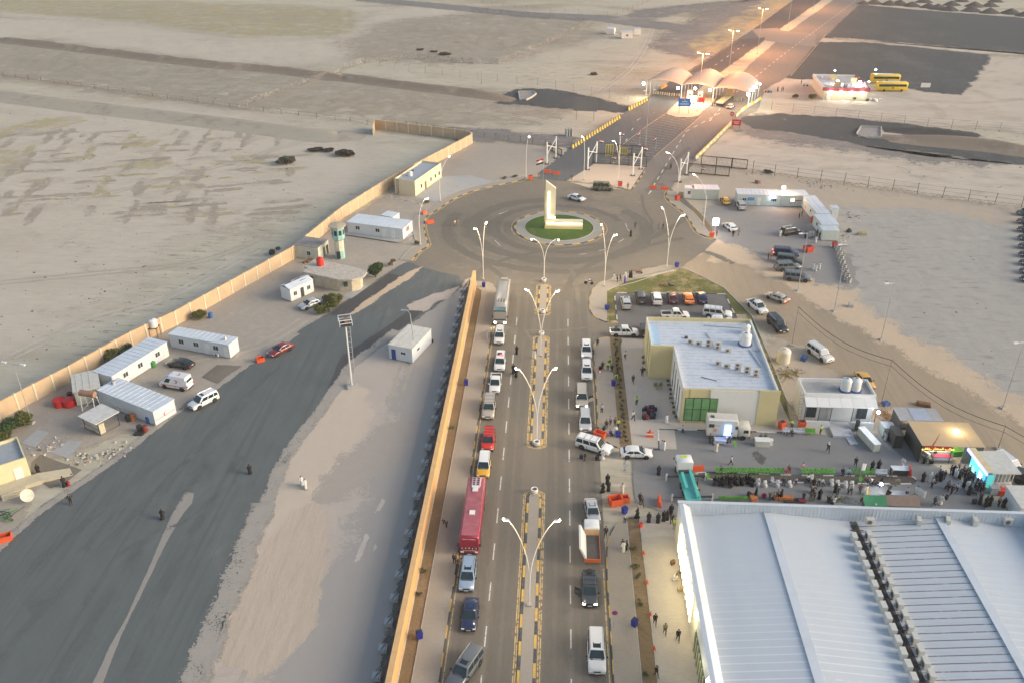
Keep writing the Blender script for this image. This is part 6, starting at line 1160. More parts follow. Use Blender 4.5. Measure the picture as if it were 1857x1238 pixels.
for s,lb in((('J',232,398),'orange bin on the pavement under the left single lamp'),(('J',833,440),'red bin on the gate island next to the camouflaged van'),(('J',1218,535),'red bin under the lamp by the right-hand gate'),(('J',1450,780),'orange bin at the tip of the right pavement'),(('V',1330,455),'orange bin against the corner cabin'),(('V',1387,565),'red bin beside the flat cabin'),(('V',1598,815),'red bin at the start of the barrel row'),(('M',1222,95),'orange bin at the plaza kerb left of the white chairs'),(('M',1425,90),'tall orange bin beside the guardhouse wall')):bin_(g(*s),lb,ORP if 'orange' in lb else REDP,.5,1.2)
q=g('V',1340,855);r_=bin_(q,'wide red skip-like tub near the pole in the parking lot',REDP,.9,1.2);
for i,(s,lb)in enumerate(((('E',770,325),'blue litter bin on the left pavement near the roundabout'),(('E',675,855),'blue litter bin on the left pavement beside the white pickup'),(('b',485,850),'blue litter bin on the left pavement nearest the camera'),(('O',53,425),'blue litter bin on the right pavement by the parking bay'),(('E',1473,858),'blue litter bin beside the hedge opposite the beige car'),(('Q',430,440),'blue litter bin next to the crowd with the porter'),(('a',388,175),'blue litter bin at the near pavement corner'),(('a',450,880),'blue litter bin on the right pavement nearest the camera'),(('J',1214,985),'purple-blue litter bin at the tip of the grass triangle'))):
 bin_(g(*s),lb,BLUP,.34,1.0,'litter_bin')
for x,y,lb in(('a',325,'large open orange plastic tub at the pavement corner'),):pass
def tub(p,rz,w_,d_,h,label):root=empty('plastic_tub',(p[0],p[1],.06),rz,label,'tub');[MB().box((s*w_/2,0,h/2),(.12,d_,h)).build('side',ORP,root)for s in(-1,1)];[MB().box((0,s*d_/2,h/2),(w_,.12,h)).build('side',ORP,root)for s in(-1,1)];MB().box((0,0,.1),(w_,d_,.1)).build('bottom',REDP,root)
tub(g('H',1485,262),R(20),1.7,1.3,1.0,'large open orange tub at the near pavement corner');tub(g('H',1538,250),R(10),.9,.9,.8,'smaller orange tub beside the large open one');tub(g('Q',275,430),R(-30),1.7,1.0,.7,'orange-red tub behind the white estate car at the kerb');tub(g('D',1415,725),R(30),1.3,1.0,.8,'orange tub on the roadside in front of the red sedan');tub(g('G',15,465),R(30),2.2,1.0,.8,'orange tub cut by the left edge')
q=g('Q',705,440);root=empty('road_barrier',(q.x,q.y,.1),0,'red and white barrier with a red topper on the paved court','barrier');MB().box((0,0,.4),(1.1,.5,.8),ty=.6).build('body',ORP,root);MB().box((0,-.01,.62),(1.12,.42,.22)).build('white_band',WHT,root);MB().lathe([(.3,.8),(.1,1.3)],8).build('topper',REDP,root)
def cone(p,label):root=empty('traffic_cone',(p[0],p[1],.1),0,label,'traffic cone','cones along the hall apron');MB().lathe([(.16,.04),(.03,.62)],12).build('cone',ORP,root);MB().box((0,0,.03),(.4,.4,.05)).build('base',ORP,root);MB().lathe([(.115,.22),(.085,.36)],12).build('band',WHT,root)
for i,(x,y)in enumerate(((508,432),(528,615),(550,815),(573,1030))):cone(g('a',x,y),['traffic cone farthest up the hall apron','second traffic cone down the hall apron','traffic cone beside the man in black on the apron','upright red traffic cone nearest the camera'][i])
q=g('a',320,895);root=empty('round_sign',(q.x,q.y,.13),0,'round purple-red parking sign on a thin post, right pavement near the camera','sign');MB().tube([(0,0,0),(0,0,2.4)],.035,6).build('post',STEEL,root);MB().tube([(0,-.05,2.4),(0,-.02,2.4)],.33,18).build('disc',SGR,root);MB().tube([(0,-.07,2.4),(0,-.05,2.4)],.22,18).build('centre',pm('sign_violet',(.15,.05,.3),.5),root)
q=g('E',1398,850);root=empty('round_sign',(q.x,q.y,.13),0,'round red parking sign beside the second white off-roader','sign');MB().tube([(0,0,0),(0,0,2.4)],.035,6).build('post',STEEL,root);MB().tube([(0,-.05,2.4),(0,-.02,2.4)],.33,18).build('disc',SGR,root);MB().tube([(0,-.07,2.4),(0,-.05,2.4)],.2,18).build('centre',WHT,root)
for s,lb in((('b',690,705),'thin grey sign post on the left pavement near the camera'),(('X',135,690),'thin grey sign post on the left pavement by the beige car')):q=g(*s);root=empty('sign_post',(q.x,q.y,.13),0,lb,'sign');MB().tube([(0,0,0),(0,0,2.3)],.035,6).build('post',STEEL,root);MB().box((0,0,2.3),(.5,.04,.12)).build('plate',STEEL,root)
for i,y in enumerate((g('H',1043,205).y,g('X',690,610).y,g('E',1055,1180).y,g('X',705,385).y,g('E',1100,295).y)):
 root=empty('median_planter',(MX,y,.16),0,['round white planter at the tip of the nearest median','round white planter at the far end of the middle median','round white planter at the near tip of the middle median','round white planter at the near tip of the small median','round white planter at the roundabout tip of the small median'][i],'planter','round planters on the medians');MB().lathe([(.42,0),(.5,.2),(.5,.62),(.36,.62),(.34,.5)],18).build('bowl',WHT,root,40);MB().lathe([(.33,.5),(.33,.54)],14).build('soil',pm('pot_soil',(.12,.08,.05),.9),root)
root=empty('monument',(-2.1,193.2,.16),0,'tall cream L-shaped monument with glowing strips on the roundabout lawn','monument');MC=pm('monument_cream',(.70,.64,.48),.6,var=.03);MG=pm('monument_gold',(.60,.50,.28),.5,var=.05)
mb=MB();mb.loft([[(0,0,0),(0,0,11.4),(2.35,0,9.6),(2.35,0,1.9),(2.35,0,0)],[(0,.9,0),(0,.9,11.4),(2.35,.9,9.6),(2.35,.9,1.9),(2.35,.9,0)]]);mb.build('blade',MC,root)
MB().box((5.55,.35,.95),(6.4,1.3,1.9)).build('foot',MC,root);mb=MB();mb.loft([[(-.25,.1,1.5),(-.25,.1,8.8),(-.01,.1,9.2),(-.01,.1,1.5)],[(-.25,.95,1.5),(-.25,.95,8.8),(-.01,.95,9.2),(-.01,.95,1.5)]]);mb.build('gold_edge',MG,root);MB().box((4.3,-.42,.35),(8.8,.3,.7)).build('plinth',MG,root)
GLW=emat('strip_glow',(1,.90,.58),3.0);mb=MB();mb.box((.75,-.08,6.0),(.34,.14,5.8));mb.box((1.45,-.08,2.6),(1.7,.14,.3),0);mb.build('light_strip',GLW,root);MB().box((4.5,-.36,1.25),(8.2,.12,.22)).build('light_strip',GLW,root);mb=MB();mb.v=[(.58,-.15,3.2),(.92,-.15,3.2),(2.3,-.15,2.6),(2.3,-.15,2.4),(1.6,-.15,2.4)];mb.f=[(0,4,3,2,1)];mb.m=[0];mb.build('light_strip',GLW,root)
link('lamp_light',lamp_light(0,22,(1,.84,.5),.5),root,(.8,-1.3,5.5));link('lamp_light',lamp_light(0,22,(1,.84,.5),.5),root,(5,-1.6,1.8))
# ---------------- vehicles ----------------
GR='cars queued along the main road'
q=g('Z',405,842);coach((-9.6,q.y),12.0,(.27,.025,.05),'maroon coach with white roof hatches in the left lane')
q=g('E',865,538);coach((-9.6,q.y),14.0,(.30,.29,.27),'grey-roofed old coach with teal front and glaring headlights',kind='grey')
ML=[('suv','blue','b',890,462,'light blue off-roader with a sunroof just in front of the maroon coach',dict(sunroof=1)),('sedan','navy','b',910,808,'dark navy sedan between the light blue off-roader and the angled grey one',dict(sunroof=1)),('suv','taxi','H',765,135,'yellow taxi with a white roof right behind the maroon coach',dict(roof='white')),('suv','red','E',790,1225,'bright red off-roader facing the camera behind the taxi',dict(rack=2)),('bigsuv','beige','E',793,1048,'beige off-roader with roof bars between the red car and the white pickup',dict(rack=1)),('pickup','white','E',828,908,'white pickup with a black bed in the left lane',{}),('suv','white','E',855,788,'white police off-roader with red roof lights in the left lane',{}),('suv','pearl','E',852,642,'pearl off-roader with a sunroof in front of the grey coach',dict(sunroof=1)),('suv','white','E',1328,722,'rear white off-roader of the close pair at the right kerb',dict(sunroof=1)),('suv','white','E',1330,838,'front white off-roader of the close pair at the right kerb',dict(sunroof=1)),('bigsuv','beige','E',1303,992,'beige off-roader with lit amber headlights and an open door at the right kerb',dict(lit='F',doors=(1,))),('suv','silver','E',1322,1118,'silver-blue off-roader ahead of the beige one at the right kerb',{}),('suv','dgrey','H',1345,836,'dark grey off-roader with a spare wheel on the roof and an open door',dict(lit='F',doors=(-1,),rack=2)),('bigsuv','pearl','H',1385,1205,'pearl white off-roader with a sunroof near the bottom of the right lane',dict(sunroof=1))]
for k,c,t_,x,y,lb,kw in ML:
 r_=car(k,c,g(t_,x,y),-90,lb,group=GR,**kw)
 if 'police' in lb:MB().box((-.3,.25,1.84),(.4,.6,.12)).build('light_bar',emat('beacon_red',(1,.1,.08),1.5),r_);MB().box((-.8,-.1,1.84),(.8,.8,.1)).build('roof_box',BLK,r_)
 if 'spare' in lb:MB().lathe([(.18,-.1),(.36,-.1),(.38,0),(.36,.1),(.18,.1)],18).build('spare_wheel',TYRE,r_,loc=(-1.7,0,1.98))
 if 'bright red' in lb:MB().box((2.3,0,.5),(.3,1.7,.35)).build('bull_bar',BLK,r_)
car2('bigsuv','grey',g('H',745,1075),g('H',590,1300),'grey off-roader with a sunroof pulling out at an angle at the bottom',group=GR,sunroof=1)
car2('bigsuv','white',g('Q',75,500),g('Q',375,590),'long white estate off-roader standing diagonally at the court entrance',rack=1);car2('sedan','white',g('Q',455,600),g('Q',720,605),'white sedan driving out of the plaza',name='moving_car')
car2('sedan','silver',g('H',1345,262),g('H',1372,385),'silver sedan with a sunroof behind the flatbed truck',group=GR,sunroof=1);r_=car('minivan','white',g('H',1395,1560),-90,'white van of which only the roof shows at the bottom edge','van',name='van')
PB='cars in the parking bay'
for k,c,x,y,hd,lb,kw in(('suv','silver',240,440,92,'silver off-roader at the left end of the bay row',dict(sunroof=1)),('suv','dgrey',380,385,91,'dark grey off-roader second in the bay row',{}),('suv','white',528,400,90,'white off-roader third in the bay row',{}),('sedan','maroon',678,385,90,'black-red sedan fourth in the bay row',{}),('coupe','orange',828,392,90,'orange coupe in the parking bay',{}),('sedan','navy',955,385,90,'dark blue sedan at the right end of the bay row',{})):car(k,c,g('O',x,y),hd,lb,near='R',group=PB,z=.06,**kw)
r_=car2('bigsuv','white',g('O',930,470),g('O',1240,505),'white off-roader with roof bars and side bars behind the cream building',rack=1);car2('pickup','white',g('O',550,500),g('O',830,500),'white pickup with dark red things in its bed behind the cream building');MB
car2('sedan','white',g('O',980,545),g('O',1240,555),'white sedan mostly hidden behind the parapet of the cream building');car2('suv','black',g('O',400,720),g('O',425,560),'black car squeezed against the left wall of the cream building')
r_=car2('pickup','white',g('O',78,660),g('O',352,660),'white pickup with a mounted frame in its bed at the bay entrance');mb=MB()
for a_,b2 in(((-2.4,-.5,.9),(-1.6,0,1.7)),((-1,.4,.9),(-1.6,0,1.7)),((-2.9,0,1.7),(-1.0,0,1.75)),((-1.6,0,.9),(-1.6,0,1.7))):mb.tube([a_,b2],.07,6)
mb.build('gun_mount',pm('olive_metal',(.06,.08,.05),.6),r_)
car2('pickup','white',g('O',1405,380),g('O',1510,465),'white pickup on the dirt road above the grass verge');car2('sedan','beige',g('O',1725,365),g('O',1555,300),'silver sedan with red tail lights on the dirt road',lit='R',name='moving_car');car2('bigsuv','black',g('O',1590,535),g('O',1700,645),'black off-roader with lit headlights on the dirt road',rack=0);car2('bigsuv','pearl',g('F',715,680),g('F',775,722),'silver off-roader beside the cream tank');r_=car2('sedan','taxi',g('F',958,808),g('F',1020,882),'yellow taxi sedan behind the guardhouse')
car('sedan','taxi',g('V',535,408),92,'yellow taxi parked by the storage container',near='R');car('suv','silver',g('V',690,460),92,'silver off-roader parked in front of the long cabins',near='R');r_=car2('sedan','white',g('V',610,668),g('V',520,600),'white police sedan with a light bar in the parking lot');MB().box((-.2,0,1.5),(.3,1.1,.12)).build('light_bar',WHT,r_)
car2('suv','black',g('V',1090,695),g('V',1240,670),'black off-roader beside the man in a white robe in the parking lot')
for k,(a_,b2,c_,lb)in enumerate((((1000,890),(1232,905),'navy','rearmost dark off-roader of the row of four, navy with a lit tail lamp'),((1035,955),(1275,985),'green','second dark off-roader of the row of four'),((1045,1040),(1225,1030),'grey','third off-roader of the row of four, mostly hidden'),((1105,1125),(1352,1150),'grey','nearest grey off-roader of the row of four'))):car2('bigsuv',c_,g('V',*a_),g('V',*b2),lb,group='off-roaders in the row of four',rack=2,lit='R' if k==0 else '')
car2('sedan','white',g('J',492,520),g('J',588,545),'white sedan driving round the far side of the roundabout',name='moving_car',lit='');
m,t_n,b_n=newmat('camouflage');pp=t_n.new('ShaderNodeTexCoord').outputs['Object'];c1=t_n.mix(t_n.mapr(t_n.noise(pp,2.2,2),.48,.5),(.04,.045,.03),(.16,.15,.09));c1=t_n.mix(t_n.mapr(t_n.noise(pp,3.1,2),.56,.58),c1,(.26,.22,.15));t_n.l.new(c1,b_n.inputs[0]);b_n.inputs['Roughness'].default_value=.6;CAMO=m
car2('minivan','camo',g('J',645,462),g('J',795,468),'camouflage-painted van parked at the gate island','van',mats=CAMO,name='van')
q=g('N',1620,480);car2('suv','white',g('N',1610,440),g('N',1770,560),'white car parked beside the kiosk on the far right');car2('suv','black',g('N',1840,640),g('N',1990,700),'black car cut off by the right edge')
for i in range(9):q=g('C',1838+i*3,1168+i*45);car('suv',('green','dgrey','black')[i%3],(q.x+1.5,q.y),185,'dark car number %s from the top in the column cut by the right edge'%['one','two','three','four','five','six','seven','eight','nine'][i],near='C',group='dark cars at the right edge')
car2('sedan','dred',g('D',1585,648),g('D',1468,705),'dark red sedan on the edge of the left asphalt');car2('suv','white',g('D',1175,925),g('D',1042,990),'white off-roader driving on the left asphalt',name='moving_car',sunroof=1);car2('sedan','black',g('D',1058,765),g('D',912,740),'black sedan parked between the white cabins');car2('sedan','silver',g('U',520,985),g('U',345,1045),'old silver-white sedan parked beside the round bushes')
r_=car2('ambulance','white',g('D',1050,880),g('D',875,850),'white ambulance with red markings between the cabins','ambulance',name='ambulance');MB().box((-.9,0,2.3),(3.2,1.8,.5),tx=.96,ty=.9).build('high_roof',cpaint('white'),r_)
RM=pm('red_mark2',(.5,.06,.06),.5)
for s in(-1,1):MB().box((0,s*1.02,.85),(4.6,.02,.1)).build('stripe',RM,r_);o=MB().prism(cres,0,.03).build('crescent_emblem',RM,r_,loc=(-.7,s*1.03,1.75));o.rotation_euler=(R(90),0,0)
o=MB().prism(cres,0,.03).build('crescent_emblem',RM,r_,loc=(-.8,0,2.56));MB().box((1.0,0,2.3),(.3,1.3,.15)).build('light_bar',pm('beacon_pale',(.4,.5,.7),.3),r_)
q=g('H',1360,610);root=empty('flatbed_truck',(q.x,q.y+3.4,.045),R(90),'small orange-trimmed flatbed truck with white panels leaning along its side','truck');OT=pm('truck_orange',(.62,.12,.03),.5,var=.1);cab_parts(root,2.35,cpaint('white'),1.95,2.15,1.7)
MB().box((-.95,0,.95),(4.6,1.9,.1)).build('bed',pm('bed_dark',(.10,.09,.08),.8,var=.3),root);MB().box((-3.22,0,.95),(.1,2.0,.5)).build('tailgate',OT,root);MB().box((1.42,0,1.4),(.12,1.9,1.0)).build('headboard',pm('board_tan',(.5,.33,.2),.7),root)
MB().box((-.95,-.96,1.1),(4.5,.06,.35)).build('side_board',OT,root);MB().box((-.95,.96,1.1),(4.5,.06,.35)).build('side_board',WHT,root)
for x in(2.3,-1.9):
 for s in(-1,1):add_wheel(root,x,s*.85,.38)
for k in range(3):mb=MB();y=.72+k*.09;mb.v=[(-3.1,y,1.05),(1.3,y,1.05),(1.3,y+.75,2.75),(-3.1,y+.75,2.75),(-3.1,y+.06,1.05),(1.3,y+.06,1.05),(1.3,y+.81,2.75),(-3.1,y+.81,2.75)];mb.f=[(0,1,2,3),(7,6,5,4),(0,4,5,1),(1,5,6,2),(2,6,7,3),(3,7,4,0)];mb.m=[0]*6;o=mb.build('white_panel',WHT,None,loc=(q.x,q.y+3.4,.045),rz=R(90));tag(o,['innermost','middle','outermost'][k]+' white board leaning in the flatbed truck','board','white boards in the flatbed truck')
a_,b2=g('M',450,205),g('M',890,205);root=empty('clinic_truck',((a_.x+b2.x)/2,a_.y+1.1,.06),R(-2),'cream box truck with a lit blue screen used as a mobile clinic','truck');CB=pm('clinic_cream',(.60,.57,.49),.5,var=.05,grime=.12);Lh=(b2.x-a_.x)/2
cab_parts(root,Lh-.9,CB,2.1,2.3,1.7);box_veh(root,'box_body',(-.95,0,2.0),(2*Lh-2.0,2.35,2.7),CB,bev=.08,sm=40);MB().box((-.95,-1.0,3.42),(2*Lh-2.2,.5,.12)).build('awning_roll',WHT,root);MB().box((-2.6,-1.2,2.5),(.8,.04,.6)).build('window',WGL,root);MB().box((1.1,-1.2,2.3),(.4,.04,.55)).build('window',WGL,root)
MB().box((.9,-1.2,1.85),(.9,.03,2.0)).build('door',pm('clinic_door',(.55,.53,.47),.5),root);MB().box((-.2,-1.32,1.9),(1.0,.12,1.9)).build('screen',emat('screen_blue',(.25,.45,1),1.8),root);MB().box((-2.4,0,3.4),(.5,.5,.12)).build('roof_hatch',DST,root);LO=pm('letter_orange',(.6,.3,.16),.6);MB().lathe([(.2,0),(.28,.01),(.28,.02),(.2,.03)],16).build('emblem',LO,root,loc=(-2.0,-1.2,1.75)).rotation_euler=(R(90),0,0);MB().box((-2.1,-1.19,2.55),(1.5,.02,.12)).build('stripe',pm('mark_grey',(.3,.32,.36),.6),root)
for x in(Lh-1.0,-1.8):
 for s in(-1,1):add_wheel(root,x,s*.95,.42)
link('lamp_light',lamp_light(0,20,(.3,.45,1),.5),root,(-.2,-2,1.9))
q=g('M',225,560);root=empty('crane_truck',(q.x,q.y-.6,.06),R(94),'white-cabbed truck with a turquoise deck and extended stabilisers','truck');TQ2=pm('truck_turquoise',(.10,.48,.42),.5,var=.1,grime=.1);cab_parts(root,1.0,cpaint('white'),2.2,2.5,1.9)
MB().box((1.4,.1,2.52),(.5,1.0,.05)).build('yellow_label',pm('label_yellow',(.5,.6,.05),.5),root);MB().box((-3.2,0,.9),(6.2,2.1,.25)).build('deck',TQ2,root);MB().box((-3.2,-.6,1.25),(6.0,.35,.5)).build('boom',TQ2,root);MB().box((-2.4,.55,1.2),(3.5,.4,.35)).build('boom',TQ2,root);MB().box((-.3,0,.95),(.5,1.9,.6)).build('engine_rack',DST,root)
for x in(-.9,-5.4):MB().box((x,0,.8),(.22,5.4,.2)).build('stabiliser_beam',DST,root);[MB().box((x,s*2.75,.65),(.2,.2,1.2)).build('stabiliser_leg',KW,root)for s in(-1,1)]
for x in(1.1,-2.6,-4.3):
 for s in(-1,1):add_wheel(root,x,s*.98,.48,.3)
b=g('R',1140,625);b2=g('R',1290,500);d=heading(b,b2);root=empty('flatbed_lorry',((b.x+b2.x)/2,(b.y+b2.y)/2,.05),R(d),'long flat lorry with an orange cab passing under the right vault','lorry');Lh=(b2-b).length/2;MB().box((-1.2,0,1.2),(2*Lh-2,2.5,.3)).build('deck',pm('deck_khaki',(.45,.42,.28),.8,var=.15),root);cab_parts(root,Lh-.4,pm('cab_orange',(.50,.25,.12),.5),2.4,3.0,2.2);MB().box((-Lh-.1,0,.8),(.3,2.2,.4)).build('rear_frame',DST,root)
for x in(-Lh+1.5,-Lh+2.9,Lh-.5):
 for s in(-1,1):add_wheel(root,x,s*1.0,.5,.3)
car2('sedan','silver',g('R',1255,672),g('R',1340,610),'silver car with glowing tail lights queuing behind the lorry',lit='R')
YB=(.75,.52,.02);q=g('S',1450,492);coach((q.x+5.5,q.y+1.2),11.0,YB,'nearer yellow bus beside the red-trimmed building',2,'yellow');q=g('S',1385,400);coach((q.x+5,q.y+1.2),10.5,YB,'farther yellow bus half hidden by the red-trimmed building',2,'yellow')
def bike(p,hd,col,label,rider=None):
 root=empty('motorcycle',(p[0],p[1],.06),R(hd),label,'motorcycle')
 for x in(-.65,.65):w_=MB().lathe([(.2,-.06),(.31,-.05),(.31,.05),(.2,.06)],16).build('wheel',TYRE,root,loc=(x,0,.31));w_.rotation_euler=(R(90),0,0)
 MB().loft([ring((-.5,0,.62),(0,0,.12),.12,8),ring((0,0,.72),(0,0,.18),.2,8),ring((.45,0,.8),(0,0,.16),.16,8)]).build('body',cpaint(col),root,60);MB().tube([(.65,0,.31),(.42,0,1.0)],.04,6).build('fork',CHR,root);MB().tube([(.42,-.35,1.02),(.42,.35,1.02)],.03,6).build('handlebar',BLK,root);MB().box((-.35,0,.82),(.7,.26,.1)).build('seat',BLK,root);MB().tube([(.58,0,.85),(.66,0,.85)],.1,8).build('headlight',HL,root)
for t_,x,y,hd,c_,lb,rd in(('J',622,1100,170,'white','white motorcycle on the road near the right pavement corner',1),('J',1175,322,70,'black','motorcycle at the right-hand gate',1),('S',452,432,10,'white','white motorcycle on the lit yard before the red-trimmed building',0),('S',582,350,60,'grey','motorcycle at the edge of the dark gravel',0),('S',10,500,5,'blue','left blue-white motorcycle at the right canopy foot',0),('S',35,505,20,'blue','right blue-white motorcycle at the right canopy foot',0)):
 q=g(t_,x,y);bike(q,hd,c_,lb)
 if rd:person((q.x-.2*math.cos(R(hd)),q.y-.2*math.sin(R(hd))),'white/char' if t_=='J' and x<700 else 'char/black','sit',hd,'rider in a %s top astride the %s'%(('white','white motorcycle')if x<700 else('dark','motorcycle at the right-hand gate')),z=.42)
 # ---------------- trees and shrubs ----------------
def shrub(p,r,h,label,mat='leaf_dark',col=(.045,.075,.02),n=None,cat='bush',name='bush',trunk=1,seed=0,z=.03,group=None):
 root=empty(name,(p[0],p[1],z),0,label,cat,group);rr=random.Random(seed+int(p[0]*7));m_=pm(mat,col,.8,var=.45,scale=1.8);n=n or int(900*max(r,.3)**2)
 if trunk:
  mb=MB();mb.tube([(0,0,0),(.03,.02,h*.35),(0,.05,h*.7)],[.09*r+.03,.06*r+.02,.02],6)
  for k in range(5):a=rr.uniform(0,6.3);mb.tube([(0,0,h*.2),(r*.4*math.cos(a),r*.4*math.sin(a),h*.5),(r*.7*math.cos(a),r*.7*math.sin(a),h*.75)],[.04*r+.015,.03*r+.01,.01],5)
  mb.build('trunk',pm('bark',(.16,.11,.07),.9,var=.3),root)
 mb=MB();lob=[Vector((rr.gauss(0,.38)*r,rr.gauss(0,.38)*r,h*rr.uniform(.35,.8)))for _ in range(max(4,int(6*r)))]
 for k in range(n):
  c=rr.choice(lob);v=Vector((rr.gauss(0,1),rr.gauss(0,1),rr.gauss(0,1))).normalized()*(rr.random()**.35)*r*.55;v.z*=h/(2.2*r);q=c+v;q.z=max(q.z,.05)
  d=Vector((rr.uniform(-1,1),rr.uniform(-1,1),rr.uniform(-.4,1))).normalized()*(.11+.05*r);e_=d.cross(Vector((rr.uniform(-1,1),rr.uniform(-1,1),1))).normalized()*(.05+.025*r);mb.quad(q-d,q+e_,q+d,q-e_)
 mb.build('crown' if r>1 else 'foliage',m_,root);return root
for t_,x,y,r,h,lb,mt in(('U',1040,735,1.7,3.2,'round dense dark green tree beside the left asphalt',0),('U',640,985,1.6,2.4,'large clipped bush, right of the group by the old sedan',1),('U',590,1020,1.3,2.0,'clipped bush in the middle of the group by the old sedan',1),('U',530,1075,1.2,1.8,'yellow-green bush nearest the road by the old sedan',1),('U',1195,625,.8,1.3,'small dry bush by the pavement end',2),('U',1425,430,.7,1.0,'scruffy bush at the foot of the single lamp',2),('U',80,525,1.1,1.6,'grey-green bush outside the left wall',3),('D',620,728,1.5,2.4,'green bush against the wall left of the cabins',1),('D',705,680,1.2,2.0,'darker bush against the wall, right of the larger one',0),('D',1085,490,1.3,1.8,'bush at the wall beside the blue barrel',1),('W',110,640,1.7,2.6,'large bush at the left wall beside the lamp post',0),('W',240,560,1.5,2.4,'bush at the wall right of the lamp post',1),('W',20,730,1.4,2.0,'bush cut by the left edge',1),('A',1560,890,2.2,2.2,'dark shrub alone on the desert',3),('S',342,568,1.1,1.8,'left small palm-like shrub on the lit yard',1),('S',525,585,1.4,2.2,'right small palm-like shrub on the lit yard',1)):
 shrub(g(t_,x,y+4),r,h,lb,('leaf_dark','leaf_green','leaf_dry','leaf_grey')[mt],((.045,.085,.02),(.12,.13,.03),(.17,.15,.07),(.10,.10,.07))[mt],seed=x)
for t_,x,y,r,h,lb in(('A',1720,822,2.0,1.0,'leftmost dark heap of dry scrub on the desert'),('A',1785,825,1.8,.9,'middle dark heap of dry scrub on the desert'),('B',15,845,2.6,1.8,'largest dark heap of dry scrub on the desert'),('B',430,275,1.5,.8,'dark scrub at the left of the brown plot'),('B',500,285,1.5,.7,'dark scrub in the middle of the brown plot'),('B',560,298,2.4,.9,'long dark scrub in the brown plot'),('B',1368,408,1.5,.8,'small dark scrub left of the canopy road'),('J',1830,350,1.2,.8,'dark tumbleweed by the rusty fence')):shrub(g(t_,x,y),r,h,lb,'scrub_dark',(.07,.055,.045),seed=x,trunk=0,cat='scrub',name='scrub_heap')
for t_,x,y,r,lb in(('B',885,972,.9,'left dry weed clump on the pavement verge'),('B',940,965,1.0,'right dry weed clump on the pavement verge'),('B',460,1105,.8,'weed clump by the pavement bend'),('a',445,405,.5,'weed in the planting strip, farthest'),('a',465,512,.6,'largest weed in the planting strip'),('a',468,578,.4,'weed just below the largest in the planting strip'),('a',488,750,.4,'lone weed halfway down the planting strip'),('a',525,1195,.4,'weed in the planting strip nearest the camera'),('b',515,285,.4,'weed in the left planting strip by the coach'),('b',490,475,.4,'weed in the left planting strip by the light blue car'),('Y',160,435,.4,'weed in the left planting strip by the beige car')):shrub(g(t_,x,y),r,.5,lb,'weed_green',(.13,.13,.05),n=int(260*r),seed=x,trunk=0,cat='small plant',name='small_plant',z=.08)
ya,yb_=y0+1.5,ybt-1
for i in range(26):shrub((11.5+.12*math.sin(i*2.3),ya+(yb_-ya)*i/25.5),.34,.6,'small shrub in the straight hedge row of the right planting strip','hedge_green',(.06,.085,.025),n=70,seed=i*31,trunk=0,cat='shrub',name='hedge_shrub',z=.15,group='hedge shrubs in the planting strip')
for i in range(9):shrub((19.6,115.5+i*1.35),.32,.6,'small shrub along the white slit-window wall','hedge_green',(.07,.085,.03),n=60,seed=i*17,trunk=0,cat='shrub',name='hedge_shrub',z=.12,group='shrubs along the cream building')
for i in range(3):shrub((16.0,129.5+i*2.2),.35,.8,'small shrub at the outer cream wall','hedge_green',(.07,.085,.03),n=70,seed=i*19,trunk=0,cat='shrub',name='hedge_shrub',z=.12,group='shrubs at the outer cream wall')
rr=random.Random(12);n_=0
for x,y,s in((1040,22,1),(1125,28,1),(1180,28,1.1),(1245,36,1),(1310,14,1),(1335,42,1),(1385,50,1.1),(1450,58,1.1),(1460,30,1),(1585,38,1.1),(1568,62,1.1),(1668,36,1),(1668,72,1.1),(1785,76,1.1),(985,24,.8),(1520,10,.9),(1700,12,.9),(1857,88,1)):
 q=g('C',x,y);n_+=1;mb=MB();rings=[]
 for k in range(5):t=k/4;rings.append([(5.2*s*(1-t)**.9*(1+.14*math.sin(a*3+x))*math.cos(a)*rr.uniform(.93,1.07)+.05,3.6*s*(1-t)**.9*math.sin(a)*rr.uniform(.93,1.07),2.6*s*t)for a in[2*math.pi*j/12 for j in range(12)]])
 o=mb.loft(rings).build('gravel_heap',pm('heap_gravel',(.085,.08,.075),.95,var=.3),loc=(q.x,q.y,0));tag(o,'dark conical heap of gravel in the rows at the top right corner','gravel heap','gravel heaps at the top right')
a_,b2,c_=g('S',650,590),g('S',1170,612),g('S',835,185,4.4);root=empty('rest_house',(a_.x,a_.y,0),R(-3),'floodlit cream building with a dark red band around its roof','building');L=(b2-a_).length;D=21
MB().box((L/2,D/2,1.7),(L-.4,D-.4,3.4)).build('wall',pm('rest_cream',(.60,.56,.42),.8,var=.04),root);MB().box((L/2,D/2,3.75),(L-.8,D-.8,.1)).build('roof',pm('rest_roof',(.42,.42,.42),.8,var=.1),root);RB=pm('band_red',(.26,.03,.05),.6)
MB().box((L/2,.1,3.9),(L+1,.5,1.1)).build('band',RB,root);MB().box((L+.2,D/2,3.9),(.5,D,1.1)).build('band',RB,root);MB().box((.1,D/2,3.9),(.4,D,1.1)).build('band',WHT,root);MB().box((L/2,D-.2,3.9),(L,.4,1.1)).build('band',WHT,root)
for k in range(4):MB().box((L+.5,3+k*4.6,3.95),(.12,1.4,1.15)).build('white_panel',WHT,root)
for x,y,s in((L*.42,D*.75,1.9),(L*.36,5,2.0),(L*.83,D*.55,1.9)):MB().box((x,y,4.6),(s,1.6,1.7)).build('roof_box',pm('roof_box_cream',(.58,.48,.25),.7),root)
for x,y in((L*.55,3),(L*.5,3.4),(L*.15,D*.8)):MB().tube([(x,y,3.8),(x,y,5.0)],.4,8).build('roof_drum',STEEL,root)
MB().box((.35*5,-.02,1.2),(1.3,.2,2.4)).build('door',WHT,root);MB().box((L*.72,.1,.9),(.9,.5,.7)).build('air_conditioner',DST,root)
